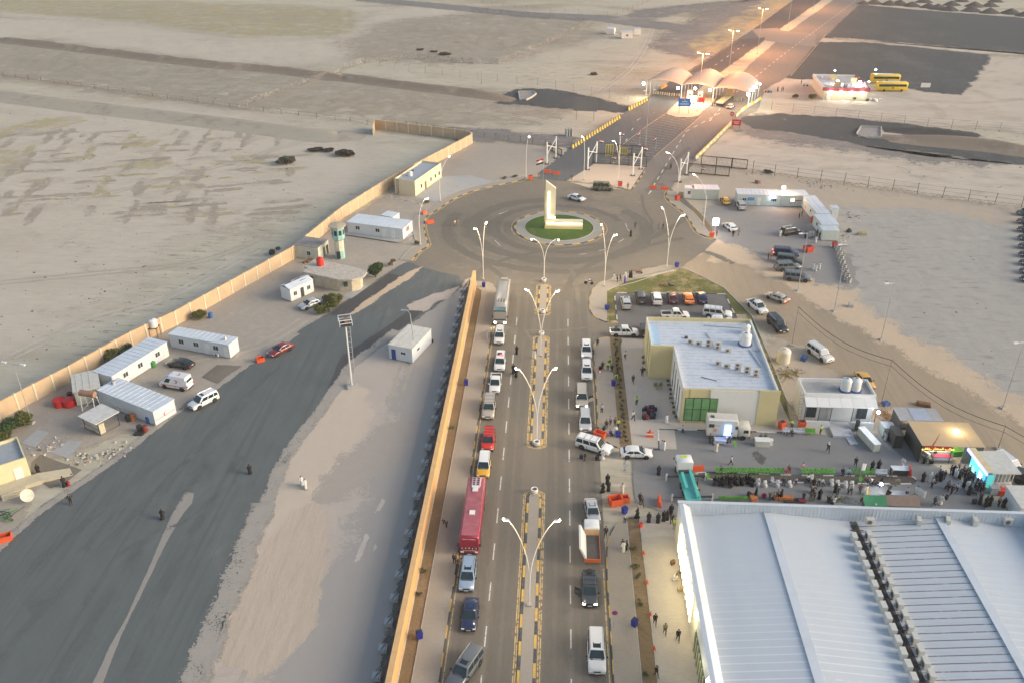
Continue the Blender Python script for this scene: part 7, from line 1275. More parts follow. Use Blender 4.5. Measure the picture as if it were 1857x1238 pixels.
for k in range(4):link('lamp_light',lamp_light(0,130,(1,.97,.75),.4),root,(2.4+k*L/4.2,-1.6,3.6));MB().box((2.4+k*L/4.2,-.25,3.15),(.5,.2,.2)).build('wall_lamp',LAMPB,root)
for i,(x,y,r_g)in enumerate(((825,375,.75),(1085,385,.8),(1268,235,.4),(795,245,.35),(1190,375,.35))):q=g('S',x,y,4.6);glow((q.x,q.y),4.6,r_g*.7,LAMPB,['left large floodlight on the red roof band','right large floodlight on the red roof band','floodlight at the far right corner of the red-trimmed roof','floodlight on the left edge of the red-trimmed roof','small floodlight at the near right corner of the red-trimmed roof'][i],600 if r_g>.6 else 80,(.96,1,.9))
for i,(x,y,w_)in enumerate(((1165,600,1.2),(1200,585,1.0),(1265,600,2.2),(1325,600,1.2))):q=g('S',x,y);root=empty('junk_pile',(q.x,q.y,0),i,'pale pile of discarded things, %s from the red-trimmed building'%['first','second','third','last'][i],'junk');MB().box((0,0,.4),(w_,.7,.8),tx=.7).build('box',WHT if i else DST,root);MB().box((.6,.5,.25),(.7,.6,.5),.6).build('crate',STEEL,root)
q=g('S',1835,480);board(q,3.4,1.6,1.2,WHT,'white tilted sign board on the dark gravel',0,2)
q=g('S',910,605);tag(MB().prism([(-1.6,-.7),(1.4,-.8),(1.8,.4),(-1.2,.7)],0,.12).build('white_slab',WHT,loc=(q.x,q.y,.03)),'flat white slab on the ground before the red-trimmed building','slab')
for i in range(16):
 t=i/15;q=g('V',1622+t*110+(8 if i%2 else-6),825+t*335);root=empty('barrel',(q.x,q.y,0),0,'pale open barrel in the chain bordering the graded lot','barrel','barrels bordering the graded lot');MB().lathe([(.5,0),(.52,.3),(.5,.6),(.5,1.0),(.42,1.0),(.40,.6)],12).build('drum',pm('barrel_pale',(.42,.40,.36),.8,var=.2,grime=.5),root,40);MB().lathe([(.39,.6),(.39,.62)],12).build('filling',pm('barrel_soil',(.15,.13,.10),.9),root)
for t_,x,y,m_,lb in(('W',565,385,'r','left red tank lying by the slanting-roof shed'),('W',655,385,'r','front right red tank by the slanting-roof shed'),('W',660,315,'d','darker red tank behind the other two'),('D',1145,490,'b','blue barrel by the bush at the wall'),('W',1395,545,'b','blue barrel at the corner of the crescent cabin'),('W',1245,520,'o','rust-orange drum at the crescent cabin'),('W',1205,530,'k','black drum beside the rust-orange one'),('W',1310,625,'k','black drum among the scrap at the roadside'),('W',1362,630,'d','dark red drum among the scrap at the roadside'),('D',835,755,'g','green bin outside the angled cabin')):
 mm={'r':pm('red_tank2',(.5,.02,.02),.5,var=.1),'d':pm('dark_red',(.18,.03,.03),.6),'b':pm('barrel_blue',(.04,.12,.35),.6),'o':pm('barrel_rust',(.42,.15,.04),.8,var=.2),'k':BLK,'g':GRN}[m_];s=1.0 if m_=='r' else .42;q=g(t_,x,y);root=empty('drum',(q.x,q.y,0),0,lb,'drum');MB().lathe([(s*.95,0),(s,.2),(s*.97,.5),(s,.9+s*.3),(s*.5,1.0+s*.4)],14).build('drum',mm,root,40)
for i,(x,y)in enumerate(((1282,655),(1325,655))):q=g('W',x,y);tag(MB().lathe([(.25,0),(.45,.02),(.5,.12),(.45,.24),(.25,.26)],18).build('tyre',TYRE,loc=(q.x,q.y,.02)),['left','right'][i]+' old tyre lying at the roadside scrap','tyre')
q=g('W',850,440);root=empty('tank_scaffold',(q.x,q.y+.4,0),R(-10),'white scaffold carrying a rusty horizontal drum','scaffold');MB().tube([(-1.3,0,3.1),(1.3,0,3.1)],.5,14).build('drum',pm('rust_drum',(.32,.18,.12),.8,var=.2,grime=.3),root)
for x in(-1.1,1.1):
 for y in(-.6,.6):MB().tube([(x*1.1,y*1.2,0),(x,y*.7,2.7)],.07,6).build('leg',WHT,root)
MB().tube([(-1.1,-.6,.3),(1.1,-.5,2.5)],.05,5).build('brace',WHT,root)
a_,b2=g('W',800,600),g('W',942,670);ax=b2-a_;root=empty('mesh_shelter',(a_.x,a_.y,0),math.atan2(ax.y,ax.x),'open metal cage shelter with a ragged white roof','shelter');L=ax.length
for x in(0,L):
 for y in(0,3.4):MB().tube([(x,y,0),(x,y,2.2)],.06,5).build('post',DST,root)
MB().box((L/2-.2,1.7,2.3),(L+.6,4.2,.1)).build('roof',pm('ragged_roof',(.58,.57,.54),.7,var=.1,grime=.35),root);mb=MB()
for z in(.1,1.0):mb.tube([(0,0,z),(L,0,z),(L,3.4,z)],.04,5)
mb.build('rail',DST,root);MB().box((L-.6,.5,1.1),(1.4,.9,1.7)).build('cabinet',pm('cabinet_cream',(.5,.46,.34),.7,grime=.2),root)
for i,(t_,x,y,w_)in enumerate((('F',975,40,2.2),('F',905,25,1.0),('F',915,430,1.2),('V',840,178,1.4),('d',1080,320,2.4),('d',790,315,1.2),('F',660,715,1.6))):q=g(t_,x,y);root=empty('debris',(q.x,q.y,0),i*.7,['khaki open crate on the graded lot','dark bundle by the nearest cabin','pale chest at the sandy verge','brown box near the rusty fence','dark brown box behind the tents','blue bundle behind the guardhouse','blue tarp by the cream tank'][i],'debris');mm=[pm('khaki_box',(.34,.30,.16),.8),BLK,CONC,RUST,RUST,pm('blue_bundle',(.04,.1,.28),.7),pm('blue_bundle',(.04,.1,.28),.7)][i];MB().box((0,0,.3),(w_,.9,.6),tx=.8).build('box',mm,root);MB().box((.3,.2,.66),(w_*.5,.5,.12),.4).build('lid',mm,root)
rr=random.Random(2);mb=MB()
for k in range(420):
 a_=rr.choice(('V1380,190 1560,200','V1300,160 1500,230','F900,1000 1700,1100','V1640,480 1860,520','V1650,680 1700,710','B230,1060 500,1120','O1650,960 1857,1010','W360,800 560,720','W640,900 860,860','W900,880 1150,780','V700,70 1000,120'));a0,a1=pts(a_.replace('F900,1000 1700,1100','C720,1010 1700,1130'));q=a0.lerp(a1,rr.random())+Vector((rr.gauss(0,1.1),rr.gauss(0,1.1),0));s=rr.uniform(.08,.38);mb.box((q.x,q.y,s*.3),(s,s*rr.uniform(.4,1),s*.6),rr.uniform(0,3),rr.choice((0,0,1)))
tag(mb.build('rubble',[pm('rubble_pale',(.5,.48,.44),.9,var=.2),pm('rubble_brown',(.22,.16,.11),.9,var=.3)]),'scattered pale rubble and litter along the fences and yards','rubble',kind='stuff')
mb=MB()
for k in range(26):q=g('d',830,410);x,y=rr.gauss(0,1.2),rr.gauss(0,1.2);a_=rr.uniform(0,3);mb.tube([(x-math.cos(a_),y-math.sin(a_),.1),(x+math.cos(a_),y+math.sin(a_),rr.uniform(.1,.5))],.06,4)
tag(mb.build('firewood_heap',pm('firewood',(.42,.25,.12),.9,var=.3),loc=(q.x,q.y,0)),'heap of orange-brown timber scraps right of the guardhouse','firewood');q=g('O',1740,1030);mb=MB()
for k in range(22):x,y=rr.gauss(0,1.3),rr.gauss(0,.7);a_=rr.uniform(0,3);mb.tube([(x-math.cos(a_),y-math.sin(a_),.1),(x+math.cos(a_),y+math.sin(a_),rr.uniform(.1,.5))],.06,4)
tag(mb.build('branch_heap',pm('branches',(.36,.27,.13),.9,var=.3),loc=(q.x,q.y,0)),'heap of dry branches below the cream tank','branches')
rr=random.Random(31);mb=MB()
for reg,n_ in(('A0,0 1857,0 1857,1237 0,1237',900),('B0,0 1857,100 1857,700 0,700',500),('C300,600 1857,700 1857,1100 300,930',260),('D0,0 1500,0 700,500 0,800',160),('F950,100 1857,0 1857,900 1300,600',40)):
 P4=pts(reg)
 for k in range(n_):
  u,v=rr.random(),rr.random();q=P4[0].lerp(P4[1],u).lerp(P4[3].lerp(P4[2],u),v);s=abs(rr.gauss(0,.09))+.04;mb.lathe([(s,0),(s*.7,s*.5),(s*.1,s*.7)],5,(q.x,q.y,.02),rr.choice((0,0,1,2)))
tag(mb.build('scattered_stones',[pm('stone_brown',(.2,.165,.125),.95,var=.3),pm('stone_grey',(.42,.39,.34),.95,var=.2),pm('dry_tuft',(.13,.12,.07),.95,var=.3)]),'small stones and dry tufts scattered over the open desert','stones',kind='stuff')
wp=[]
for t_,bx_,by_,tx_,ty_,lb in(('F',595,640,635,425,'wooden pole between the black off-roader and the cream tank'),('F',1080,960,1135,712,'slender pole on the sand behind the guardhouse'),('F',1715,1200,1747,1070,'slender pole behind the tan tent')):r_=pole((t_,bx_,by_),(t_,tx_,ty_),lb,0,r=.07,mat=pm('grey_wood',(.22,.19,.16),.8));MB().box((0,0,8),(.02,.02,.02));q=g(t_,bx_,by_);wp.append((q.x,q.y,max(v.co.z for c_ in r_.children for v in c_.data.vertices if c_.name.startswith('pole'))-.2))
wp.append((wp[-1][0]+22,wp[-1][1]-28,6));P=[]
for a_,b2 in zip(wp,wp[1:]):P+=[tuple(Vector(a_).lerp(Vector(b2),t/10)-Vector((0,0,1.6*math.sin(math.pi*t/10))))for t in range(10)]
tag(MB().tube(P,.05,5).build('overhead_wire',BLK),'black overhead wire sagging from pole to pole along the dirt road','wire');tag(MB().tube([(x+.2,y,z-1.1)for x,y,z in P],.03,5).build('overhead_wire',BLK),'thinner lower wire under the sagging overhead wire','wire')
# ---------------- plaza: tents, kiosk, chairs, stalls ----------------
TNT=pm('tent_tan',(.52,.38,.22),.8,var=.06,scale=.5);DKC=pm('tent_dark',(.045,.045,.04),.8,var=.1)
root=empty('tan_tent',(53.6,106.2,0),0,'large tan flat-topped tent with a red Arabic banner','tent');mb=MB();rings=[]
MB().box((4.4,2.9,3.1),(8.9,6.2,.08)).build('roof',TNT,root);MB().box((6.8,2.9,3.145),(.05,6.1,.02)).build('seam',pm('seam',(.4,.3,.17),.8),root)
for x in(.1,4.4,8.7):
 for y in(0,5.8):MB().tube([(x,y,0),(x,y,3.1)],.06,6).build('pole',DST,root)
MB().box((0,2.9,1.55),(.08,5.8,3.0)).build('side_cloth',DKC,root);MB().box((4.4,5.85,1.55),(8.7,.08,3.0)).build('back_cloth',DKC,root);MB().box((7.3,-.1,1.6),(2.6,.08,2.9)).build('front_cloth',pm('green_cloth',(.14,.17,.12),.8),root)
bn=MB().box((2.2,-.14,2.65),(4.0,.06,.75)).build('banner',pm('banner_red',(.42,.02,.02),.7),root);text('lettering','\ufef2\ufed4\ufed8\ufe9c\ufedf\ufe8d \ufead\ufe8e\ufe98\ufea8\ufee4\ufedf\ufe8d \ufe90\ufedb\ufeee\ufee3',.55,emat('banner_gold',(1,.72,.15),1.2),bn,(2.3,-.19,2.62),(R(90),0,0),.01)
MB().lathe([(.02,3.2),(.5,3.2),(.35,3.45),(.02,3.55)],14).build('roof_lamp',emat('lamp_roof',(1,.9,.6),10),root).location=(6.1,3.4,0);link('lamp_light',lamp_light(0,120,(1,.82,.45),.5),root,(6.1,3.4,4.1));link('lamp_light',lamp_light(0,250,(.95,1,.85),.5),root,(3.5,1.0,2.4))
MB().loft([[(1.0,-.3,2.6),(1.4,-.25,2.6)],[(1.9,-.2,5.2),(1.95,-.2,5.2)]],closed=False,cap=False).build('pennant',pm('pennant_red',(.45,.08,.04),.8),root)
root=empty('grey_tent',(52.6,112.2,0),0,'grey flat canopy with black sides behind the tan tent','tent');MB().box((3.2,2,3.0),(6.4,3.6,.1)).build('roof',pm('tent_grey',(.36,.35,.35),.6,var=.1),root);MB().box((3.4,2,3.07),(2.6,3.3,.03)).build('roof_panel',pm('tent_bluegrey',(.36,.40,.48),.5),root);MB().box((.1,1.8,1.45),(.1,3.6,2.9)).build('side_cloth',DKC,root)
for x in(.2,6.2):
 for y in(.3,3.6):MB().tube([(x,y,0),(x,y,3.0)],.06,6).build('pole',DST,root)
MB().box((-.9,-1.5,1.2),(1.3,2.6,2.4)).build('dark_booth',DKC,root)
a_,b2=g('N',1490,720),g('N',1720,720);root=empty('kiosk',(a_.x,a_.y,.05),R(3),'white kiosk with a cream awning and glowing blue shop front','kiosk');L=b2.x-a_.x
MB().box((L/2,2.4,.5),(L,4.6,1.0)).build('wall',WHT,root);MB().box((L/2,2.5,1.9),(L-.5,4.2,1.8)).build('glazing',pm('kiosk_glass',(.30,.33,.28),.2,var=.3,scale=2),root);MB().box((L/2+.2,2.4,2.9),(L+.8,5.2,.18)).build('roof',pm('kiosk_roof',(.56,.55,.50),.6,grime=.2),root)
MB().box((-.5,2.8,3.02),(1.1,5.8,.1)).build('awning',pm('awning_cream',(.62,.52,.3),.7),root);MB().box((-1.05,2.6,2.9),(.12,6.0,.45)).build('light_band',emat('kiosk_violet',(.22,.22,1),2),root);sc_=MB().box((-.9,2.2,1.7),(.1,4.2,1.9)).build('lit_front',emat('kiosk_blue',(.06,.30,.55),1.2),root);MB().box((-.97,1.2,1.5),(.06,.9,1.2)).build('menu_board',emat('kiosk_white',(.8,.95,1),1.1),sc_);MB().box((-.97,3.4,1.2),(.06,1.2,.8)).build('menu_board',emat('kiosk_green',(.2,.8,.4),1.5),sc_)
MB().box((-.3,-.15,1.6),(.9,.08,2.2)).build('poster',emat('poster_teal',(.05,.32,.30),.8),root)
for k in range(6):MB().box((.35+k*(L-.6)/5,-.02,1.5),(.08,.08,2.8)).build('post',WHT,root)
link('lamp_light',lamp_light(0,90,(.7,.85,1),.5),root,(-2.2,2.4,2.6));
r_=cabin(('N',1665,760+160),('N',1900,1020),('N',1900,735),2.6,'second white kiosk cut off by the right edge below the first',name='kiosk',cat='kiosk')if 0 else None
a_=g('N',1735,1010);root=empty('kiosk',(a_.x+2.6,a_.y+1.5,.05),0,'second white kiosk roof cut by the right edge, nearest the hall','kiosk');MB().box((0,0,1.2),(4.6,4.4,2.4)).build('wall',SHW,root);MB().box((0,0,2.45),(5.0,4.8,.12)).build('roof',pm('kiosk_roof',(.5,.5,.5),.6),root)
def pbox(tl,x,y,w_,d_,h,mat,name,label,cat,rz=0,top=None,z=.06,legs=0):
 q=g(tl,x,y);root=empty(name,(q.x,q.y,z),R(rz),label,cat);zz=h-.5 if legs else 0
 MB().box((0,0,zz+(h-zz)/2),(w_,d_,h-zz),tx=.98).build('body',mat,root);MB().box((0,0,h+.03),(w_+.1,d_+.1,.06)).build('top',top or mat,root)
 if legs:[MB().box((sx*(w_/2-.1),sy*(d_/2-.1),zz/2),(.08,.08,zz)).build('leg',STEEL,root)for sx in(-1,1)for sy in(-1,1)]
 return root
CRF=pm('freezer_cream',(.58,.57,.48),.5);PG=pm('pale_green',(.48,.55,.47),.6);DG=pm('dull_grey',(.25,.26,.27),.7,var=.15)
pbox('N',262,240,1.0,4.6,1.3,CRF,'long_counter','long cream serving counter standing diagonally on the plaza','counter',14,WHT);pbox('N',445,160,1.7,1.8,1.8,PG,'pale_cabinet','pale green cabinet with a grey front by the plaza kerb','cabinet',0,DG);pbox('N',600,130,1.6,1.0,1.2,DG,'cooking_stove','grey stove beside the pale green cabinet','stove',0,None,.06,1)
pbox('M',1020,265,2.1,1.1,1.0,CRF,'drink_counter','cream drink counter with white cups in the middle of the plaza','counter',-2,WHT);pbox('M',1108,260,.5,.5,.9,WHT,'water_dispenser','small white water dispenser beside the cream drink counter','dispenser');pbox('N',585,555,2.5,1.0,.95,DST,'ice_cream_freezer','dark chest freezer with a white glass lid on the planter strip','freezer',0,pm('lid_white',(.66,.7,.72),.2));waterbar(g('N',680,565),R(80),'red plastic barrier beside the dark chest freezer',1.1,1.3,REDP)
pbox('N',1010,420,2.5,.8,.8,WHT,'serving_table','white framed table with a crimson cloth in front of the tan tent','table',0,pm('crimson_cloth',(.28,.02,.05),.8),.06,1);pbox('N',960,330,3.2,1.6,.5,PG,'carpet_platform','low pale green platform under the red banner','platform',0);pbox('N',810,360,.4,2.6,.9,WHT,'railing_rack','white slanted rail left of the green platform','railing',25,None,.06,1);pbox('N',1235,400,.2,2.6,2.0,STEEL,'poster_stand','tall grey poster stand between the tent and the kiosk','stand',-15,None);pbox('N',1150,350,1.6,1.6,.9,GRN,'green_crates','stack of green crates beside the tall poster stand','crates',10,pm('lime',(.25,.6,.1),.6));pbox('N',1540,750,1.1,.9,1.0,WHT,'ice_box','white ice box below the kiosk','box',0,STEEL);pbox('N',1620,760,1.1,.9,.7,REDP,'red_crate','red crate beside the white ice box','crate',0)
pbox('M',585,245,1.8,1.0,.75,pm('pale_blue_cloth',(.5,.55,.66),.7),'clinic_table','pale blue cloth-covered table beside the clinic truck','table',-5,None,.06,1);pbox('M',1240,820,2.6,.6,.5,pm('bench_orange',(.5,.17,.05),.7),'bench','orange-brown long bench near the hall parapet','bench',0,None,.06,1);pbox('M',930,815,.8,1.2,.5,pm('bench_orange',(.5,.17,.05),.7),'bench','short orange-brown bench standing end-on','bench',8,None,.06,1);pbox('M',1340,835,2.6,.9,.1,pm('dark_mat',(.04,.04,.045),.9),'floor_mat','dark mat on the ground right of the orange bench','mat');pbox('M',1430,845,.9,.5,.3,pm('crimson_cloth',(.28,.02,.05),.8),'red_bundle','dark red bundle on the ground by the hall parapet','bundle')
pbox('N',575,790,2.2,.9,.6,STEEL,'display_bench','pale grey display bench behind the brown awning','bench',0,None,.06,1)
for i,(s_,lb)in enumerate((('green','small green ridge tent at the hall parapet'),('brown','brown low awning right of the green tent'))):
 q=g('N',310 if i==0 else 580,870);w_=3.0 if i==0 else 4.6;root=empty('small_tent',(q.x,q.y,.05),0,lb,'tent');m_=pm('tent_green',(.03,.2,.1),.7,var=.15)if i==0 else pm('tent_brown',(.22,.17,.14),.8,var=.1);zt=1.6
 MB().loft([[(x,-1.2,.7),(x,0,zt),(x,1.2,.7),(x,1.2,.64),(x,0,zt-.06),(x,-1.2,.64)]for x in(-w_/2,w_/2)]).build('canopy',m_,root)
 for x in(-w_/2,w_/2):
  for y in(-1.2,1.2):MB().tube([(x,y,0),(x,y,.75)],.04,5).build('pole',STEEL,root)
 if i==0:link('lamp_light',lamp_light(0,60,(.9,1,.85),.4),root,(-2.5,-.2,2.2));MB().box((0,-1.0,.5),(.25,.1,.9)).build('stripe',WHT,root)
glow((g('N',363,715).x,g('N',363,745).y),1.5,.2,LAMPB,'bright violet-white work light on the plaza pavement',30,(.8,.85,1))
def pflag(tl,x,y,h,w_,mat,label,rz,tri=0):
 q=g(tl,x,y);root=empty('flag',(q.x,q.y,.06),R(rz),label,'flag');MB().tube([(0,0,0),(0,0,h)],.03,5).build('pole',STEEL,root);mb=MB();n=6
 for u in range(n+1):s=u/n;t=1-s*.9 if tri else 1;mb.v+=[(s*w_,.15*math.sin(s*6),h-.1-s*.3),(s*w_,.15*math.sin(s*6+.5),h-.1-s*.3-1.2*t)]
 for u in range(n):mb.f.append((2*u,2*u+1,2*u+3,2*u+2));mb.m.append(0)
 mb.build('cloth',mat,root)
pflag('N',180,590,2.4,1.0,WHT,'white flag leaning over the row of green chairs',40);pflag('N',720,800,2.0,1.5,WHT,'white flag flying above the brown awning',-20);pflag('N',415,870,2.6,.9,FB_,'black pennant between the green tent and the brown awning',10,1)
CG=pm('chair_green',(.13,.42,.03),.5,var=.1);CWH=pm('chair_white',(.62,.66,.70),.5,var=.05);CRD=pm('chair_red',(.45,.02,.02),.5)
def chair(p,hd,m,label,group):
 if('ch',m.name)not in CM:
  root=empty('plastic_chair');MB().box((0,0,.43),(.42,.36,.05)).build('seat',m,root);mb=MB()
  for k in range(4):mb.box((-.24,-.16+k*.107,.66),(.03,.075,.4))
  mb.box((-.25,0,.87),(.035,.38,.09)).build('backrest',m,root)
  for x in(-.2,.2):
   for y in(-.2,.2):MB().box((x,y,.2),(.04,.04,.42)).build('leg',m,root)
  for y in(-.19,.19):MB().box((-.02,y,.64),(.42,.04,.04)).build('armrest',m,root)
  CM[('ch',m.name)]=root;o=root
 else:o=copy_tree(CM[('ch',m.name)])
 o.location=(p[0],p[1],.12 if m!=CWH else .07);o.rotation_euler=(0,0,R(hd));tag(o,label,'chair',group);return o
def row(a_,b2,n,hd,m,label,group,z=0):
 for i in range(n):q=a_.lerp(b2,i/max(1,n-1));chair((q.x,q.y+rnd.uniform(-.07,.07)),hd+rnd.uniform(-14,14),m,label,group)
row(g('M',560,555),g('M',1225,562),19,-90,CG,'green plastic chair in the long row on the planter strip, left stretch','green chairs, left stretch');row(g('M',1440,565),g('M',1745,568),9,-90,CG,'green plastic chair in the row on the planter strip, middle stretch','green chairs, middle stretch');row(g('N',85,565),g('N',305,568),6,-90,CG,'green plastic chair in the row on the planter strip, right stretch','green chairs, right stretch');row(g('N',350,572),g('N',440,574),4,-90,CWH,'white plastic chair at the right end of the planter row','white chairs in the planter row')
row(g('M',1245,145),g('M',1450,148),9,-90,CWH,'white plastic chair in the row along the kerb by the guardhouse','white chairs at the kerb');row(g('M',1475,152),g('M',1550,158),4,-80,CG,'green plastic chair beside the white row at the guardhouse kerb','green chairs at the kerb')
row(g('M',590,828),g('M',850,832),8,90,CG,'green plastic chair just behind the hall parapet','green chairs behind the hall parapet');chair(g('M',470,618),-60,CG,'lone green chair at the left end of the seated crowd',None);chair(g('M',745,285),-70,CG,'lone green chair by the cab of the clinic truck',None);chair(g('M',625,205),-60,CG,'green chair behind the clinic table',None);chair(g('M',1265,560),120,CRD,'red chair in the gap between the green rows',None);chair(g('N',180,650),-90,CG,'green chair beside the two men in white at the planter kerb',None);chair(g('M',1125,650),-90,CWH,'white chair standing empty among the seated men',None)
for i in range(6):q=g('M',560,645).lerp(g('M',920,648),i/5);chair((q.x,q.y),-90,CG,'green chair under one of the seated women in black','chairs under the seated women')
# ---------------- people ----------------
SG='women in black seated in a tight group'
for i in range(15):q=g('M',540,645).lerp(g('M',930,650),(i+rnd.uniform(-.3,.3))/14);person((q.x,q.y+rnd.uniform(-.45,.2)),'a:black','sitlean' if i%3 else 'sit',-90+rnd.uniform(-35,35),'woman in a black robe seated in the tight group below the green chairs',SG,.1)
for i in range(9):q=g('M',630,680).lerp(g('M',830,670),i/8);person((q.x+rnd.uniform(-.3,.3),q.y+rnd.uniform(-.9,.3)*(1 if 1<i<7 else .4)),'a:black','sit',rnd.uniform(60,120),'woman in black sitting low in front of the tight group','women sitting low before the group',-.25)
def ppl(s,group=None,z=.06):
 for ln in s.strip().split('\n'):
  loc,fit,pose,hd,lb=ln.split('|');p_=pts(loc)[0];person(p_,fit,pose,None if hd=='' else float(hd),lb,group,(.0 if pose[:3]=='sit' else z)if z<.1 else z)
ppl('''M975,658|r:white|sit|-90|seated man in a white robe, first right of the women in black
M1045,675|r:white|sit|-80|seated man in a white robe, broad and second right of the women
M1175,672|r:white|sit|-95|seated man in a white robe next to the empty white chair
M1235,660|navy/navy|sit|-90|seated man in dark blue between two men in white
M1295,675|r:white|sit|-70|seated man in white bowed forward beside the one in dark blue
M1360,655|plaid/black|sitlean|-90|seated man in a checked shirt beyond the men in white
M1480,625|lgrey/black|sitlean|-60|leftmost seated man of the middle cluster, grey shirt
M1520,615|r:white|sit|-90|seated man in white in the middle cluster
M1545,670|a:black|sit|-100|seated woman in black in the middle cluster
M1590,655|white/black|sitlean|-90|seated man in white shirt and black trousers in the middle cluster
M1630,670|lgrey/char|sit|-70|rightmost seated man of the middle cluster
M1725,660|r:white|sit|-90|left of two seated men in white robes right of the middle cluster
M1785,670|r:white|sit|-90|right of two seated men in white robes right of the middle cluster
N25,680|r:white|sit|-90|left of two seated men in white by the lone green chair
N90,680|r:white|sit|-90|right of two seated men in white by the lone green chair
N240,640|brown/black|sitlean|-60|seated man in brown just right of the lone green chair
N300,670|white/black|bend|200|man in white shirt bending over by the kerb strip
N400,670|a:black|sitlean|180|woman in black seated behind the violet work light
N350,690|navy/navy|sitlean|0|child in navy seated by the violet work light
N485,610|char/char|walk|-60|man in dark clothes stepping off the kerb strip
N540,680|khaki/khaki|bend|0|man in khaki bending down at the kerb strip
M598,545|char/char|sit|-90|man in dark shirt sitting on a green chair, left stretch
M1295,530|brown/char|sit|-90|man in brown sitting near the red chair
M1435,510|pink/lgrey|sit|-60|person in pale pink seated behind the green chairs
M1840,560|black/navy|sit|-90|man in black seated at the edge of the right green chairs
N60,570|lblue/navy|sit|-90|man in light blue seated among the right green chairs
M1320,165|char/black|sit|-90|man in dark clothes seated on the white chair row
M1322,105|hiviz/char|bend|90|worker in a high-visibility vest behind the white chair row
M1615,150|hiviz/char|stand|-60|worker in a yellow vest standing by the green chairs at the kerb
M1690,335|char/black+h|walk|-80|man in black with a white cap walking alone across the plaza
M705,468|white/black|walk|160|man in white shirt and black trousers striding across the plaza
M552,330|r:cream|stand|90|man in a cream robe at the clinic table
M520,262|black/black|stand|-20|man in black left of the clinic table
M488,240|char/black|stand|0|man in dark clothes at the rear of the clinic truck
M672,245|white/navy|bend|180|man in white at the blue screen
M700,240|lblue/char|stand|160|man in pale blue leaning by the clinic truck door
M210,125|white/navy|sit|-90|man in white sitting on the kerb left of the clinic truck
M20,315|r:white|stand|0|man in a white robe at the far left of the plaza
M1005,215|char/char|sit|-90|left man sitting behind the cream drink counter
M1055,210|olive/char|sit|-90|right man sitting behind the cream drink counter
M360,700|brown/khaki|stand|0|man beside the turquoise deck of the crane truck
M370,770|white/black|bend|180|man crouching by the crane truck stabiliser
M955,800|a:black|stand|180|woman in black pulling a suitcase by the short bench
M1095,820|khaki/olive|bend|0|man in khaki stooping beside the orange bench
M1135,840|char/black|sit|90|boy in black beside the orange bench
M1440,830|black/char|stand|-60|man in black above the red bundle
M1515,840|brown/khaki|stand|40|man in brown facing the hall near the red bundle
M1605,815|a:black|stand|90|tall woman in black walking toward the hall
M1690,850|olive/char|bend|20|man in olive bending by the hall parapet
M1705,860|a:black|sit|0|woman in black crouching beside the man in olive
M1755,860|white/white|sit|90|child in white at the hall parapet
M1785,785|black/char|phone|-90|man in black holding a phone below the seated men
M1820,850|olive/olive|sit|100|person in olive squatting near the parapet
N185,870|black/char|walk|-40|man in black striding beside the green tent
N175,760|maroon/char|walk|60|child in dark red beside the man in cream
N235,770|r:cream|walk|-90|man in a cream robe with an orange bag
N650,795|lgrey/navy|stand|-90|man in grey standing behind the brown awning
N130,485|black/black|walk|-100|man in black walking toward the right chair stretch
N300,520|a:black|stand|-90|woman in black behind the right green chairs
N365,515|a:black|stand|-90|wide woman in black beside another behind the right green chairs
N610,485|r:white|walk|200|man in a white robe behind the chest freezer
N440,215|r:white|bend|90|man in white stooping at the pale green cabinet
N555,215|cream/khaki|sit|180|man in beige squatting beside the grey stove
N820,635|a:black|stand|-90|woman in black, left of the four standing together
N895,640|r:white+h|stand|-90|man in white robe and cap among the four standing together
N945,650|a:black|stand|-60|woman in black just right of the man in white cap
N1000,630|a:black|stand|-90|woman in black, right of the four standing together
N1085,710|brown/black|sitlean|180|dark figure seated on luggage in front of the kiosk queue
N1110,770|black/black|walk|200|man in black leaning toward the small child
N1160,750|white/black|walk|30|small child in white and black
N1000,870|r:white|walk|200|man in a white robe walking at the right of the plaza
N935,885|char/navy|walk|180|boy in grey-blue left of the man in the white robe
N1130,570|a:black|stand|20|woman in black at the left of the kiosk queue
N1195,600|a:black|stand|0|woman in black second in the kiosk queue
N1185,520|pink/char|stand|-20|person in pink at the kiosk queue
N1230,560|maroon/char|stand|0|person in dark red at the kiosk queue
N1260,600|a:black|stand|10|woman in black with a white scarf in the kiosk crowd
N1290,640|black/navy|stand|20|man in black in the middle of the kiosk crowd
N1270,720|r:white|stand|-90|man in a pale robe in the kiosk crowd
N1240,690|a:black|stand|30|woman in black behind the man in the pale robe
N1330,770|teal/navy|sit|0|person in teal sitting at the kiosk crowd
N1370,730|navy/navy|stand|20|man in navy at the kiosk crowd
N1420,700|olive/black|stand|0|man in olive against the blue shop front
N1330,640|char/char|stand|0|man in charcoal close to the kiosk window
N1400,640|black/blue|stand|10|man in blue jeans at the kiosk window
N1385,580|lblue/char|stand|0|man in pale blue right at the lit kiosk front
N1405,830|blue/navy|stand|-90|man in bright blue below the kiosk crowd
N1500,880|a:black|stand|-90|right woman in black of the pair by the lower kiosk rail
N1460,890|a:black|stand|-90|left woman in black of the pair by the lower kiosk rail
N1590,890|khaki/black|stand|0|man in khaki at the red crate
N1640,900|a:black|stand|90|woman in black beside the second kiosk
N1335,460|navy/navy|stand|-90|man in navy under the violet light band
N815,340|black/black|sit|-40|first man in black seated on the slanted rail
N850,375|black/black|sit|-30|second man in black seated on the slanted rail
N940,380|black/black|sit|-90|man in black sitting on the green platform
N1050,315|maroon/black|stand|-90|person in dark red under the red banner
N840,440|char/black|sit|-90|man in black sitting before the crimson table''')
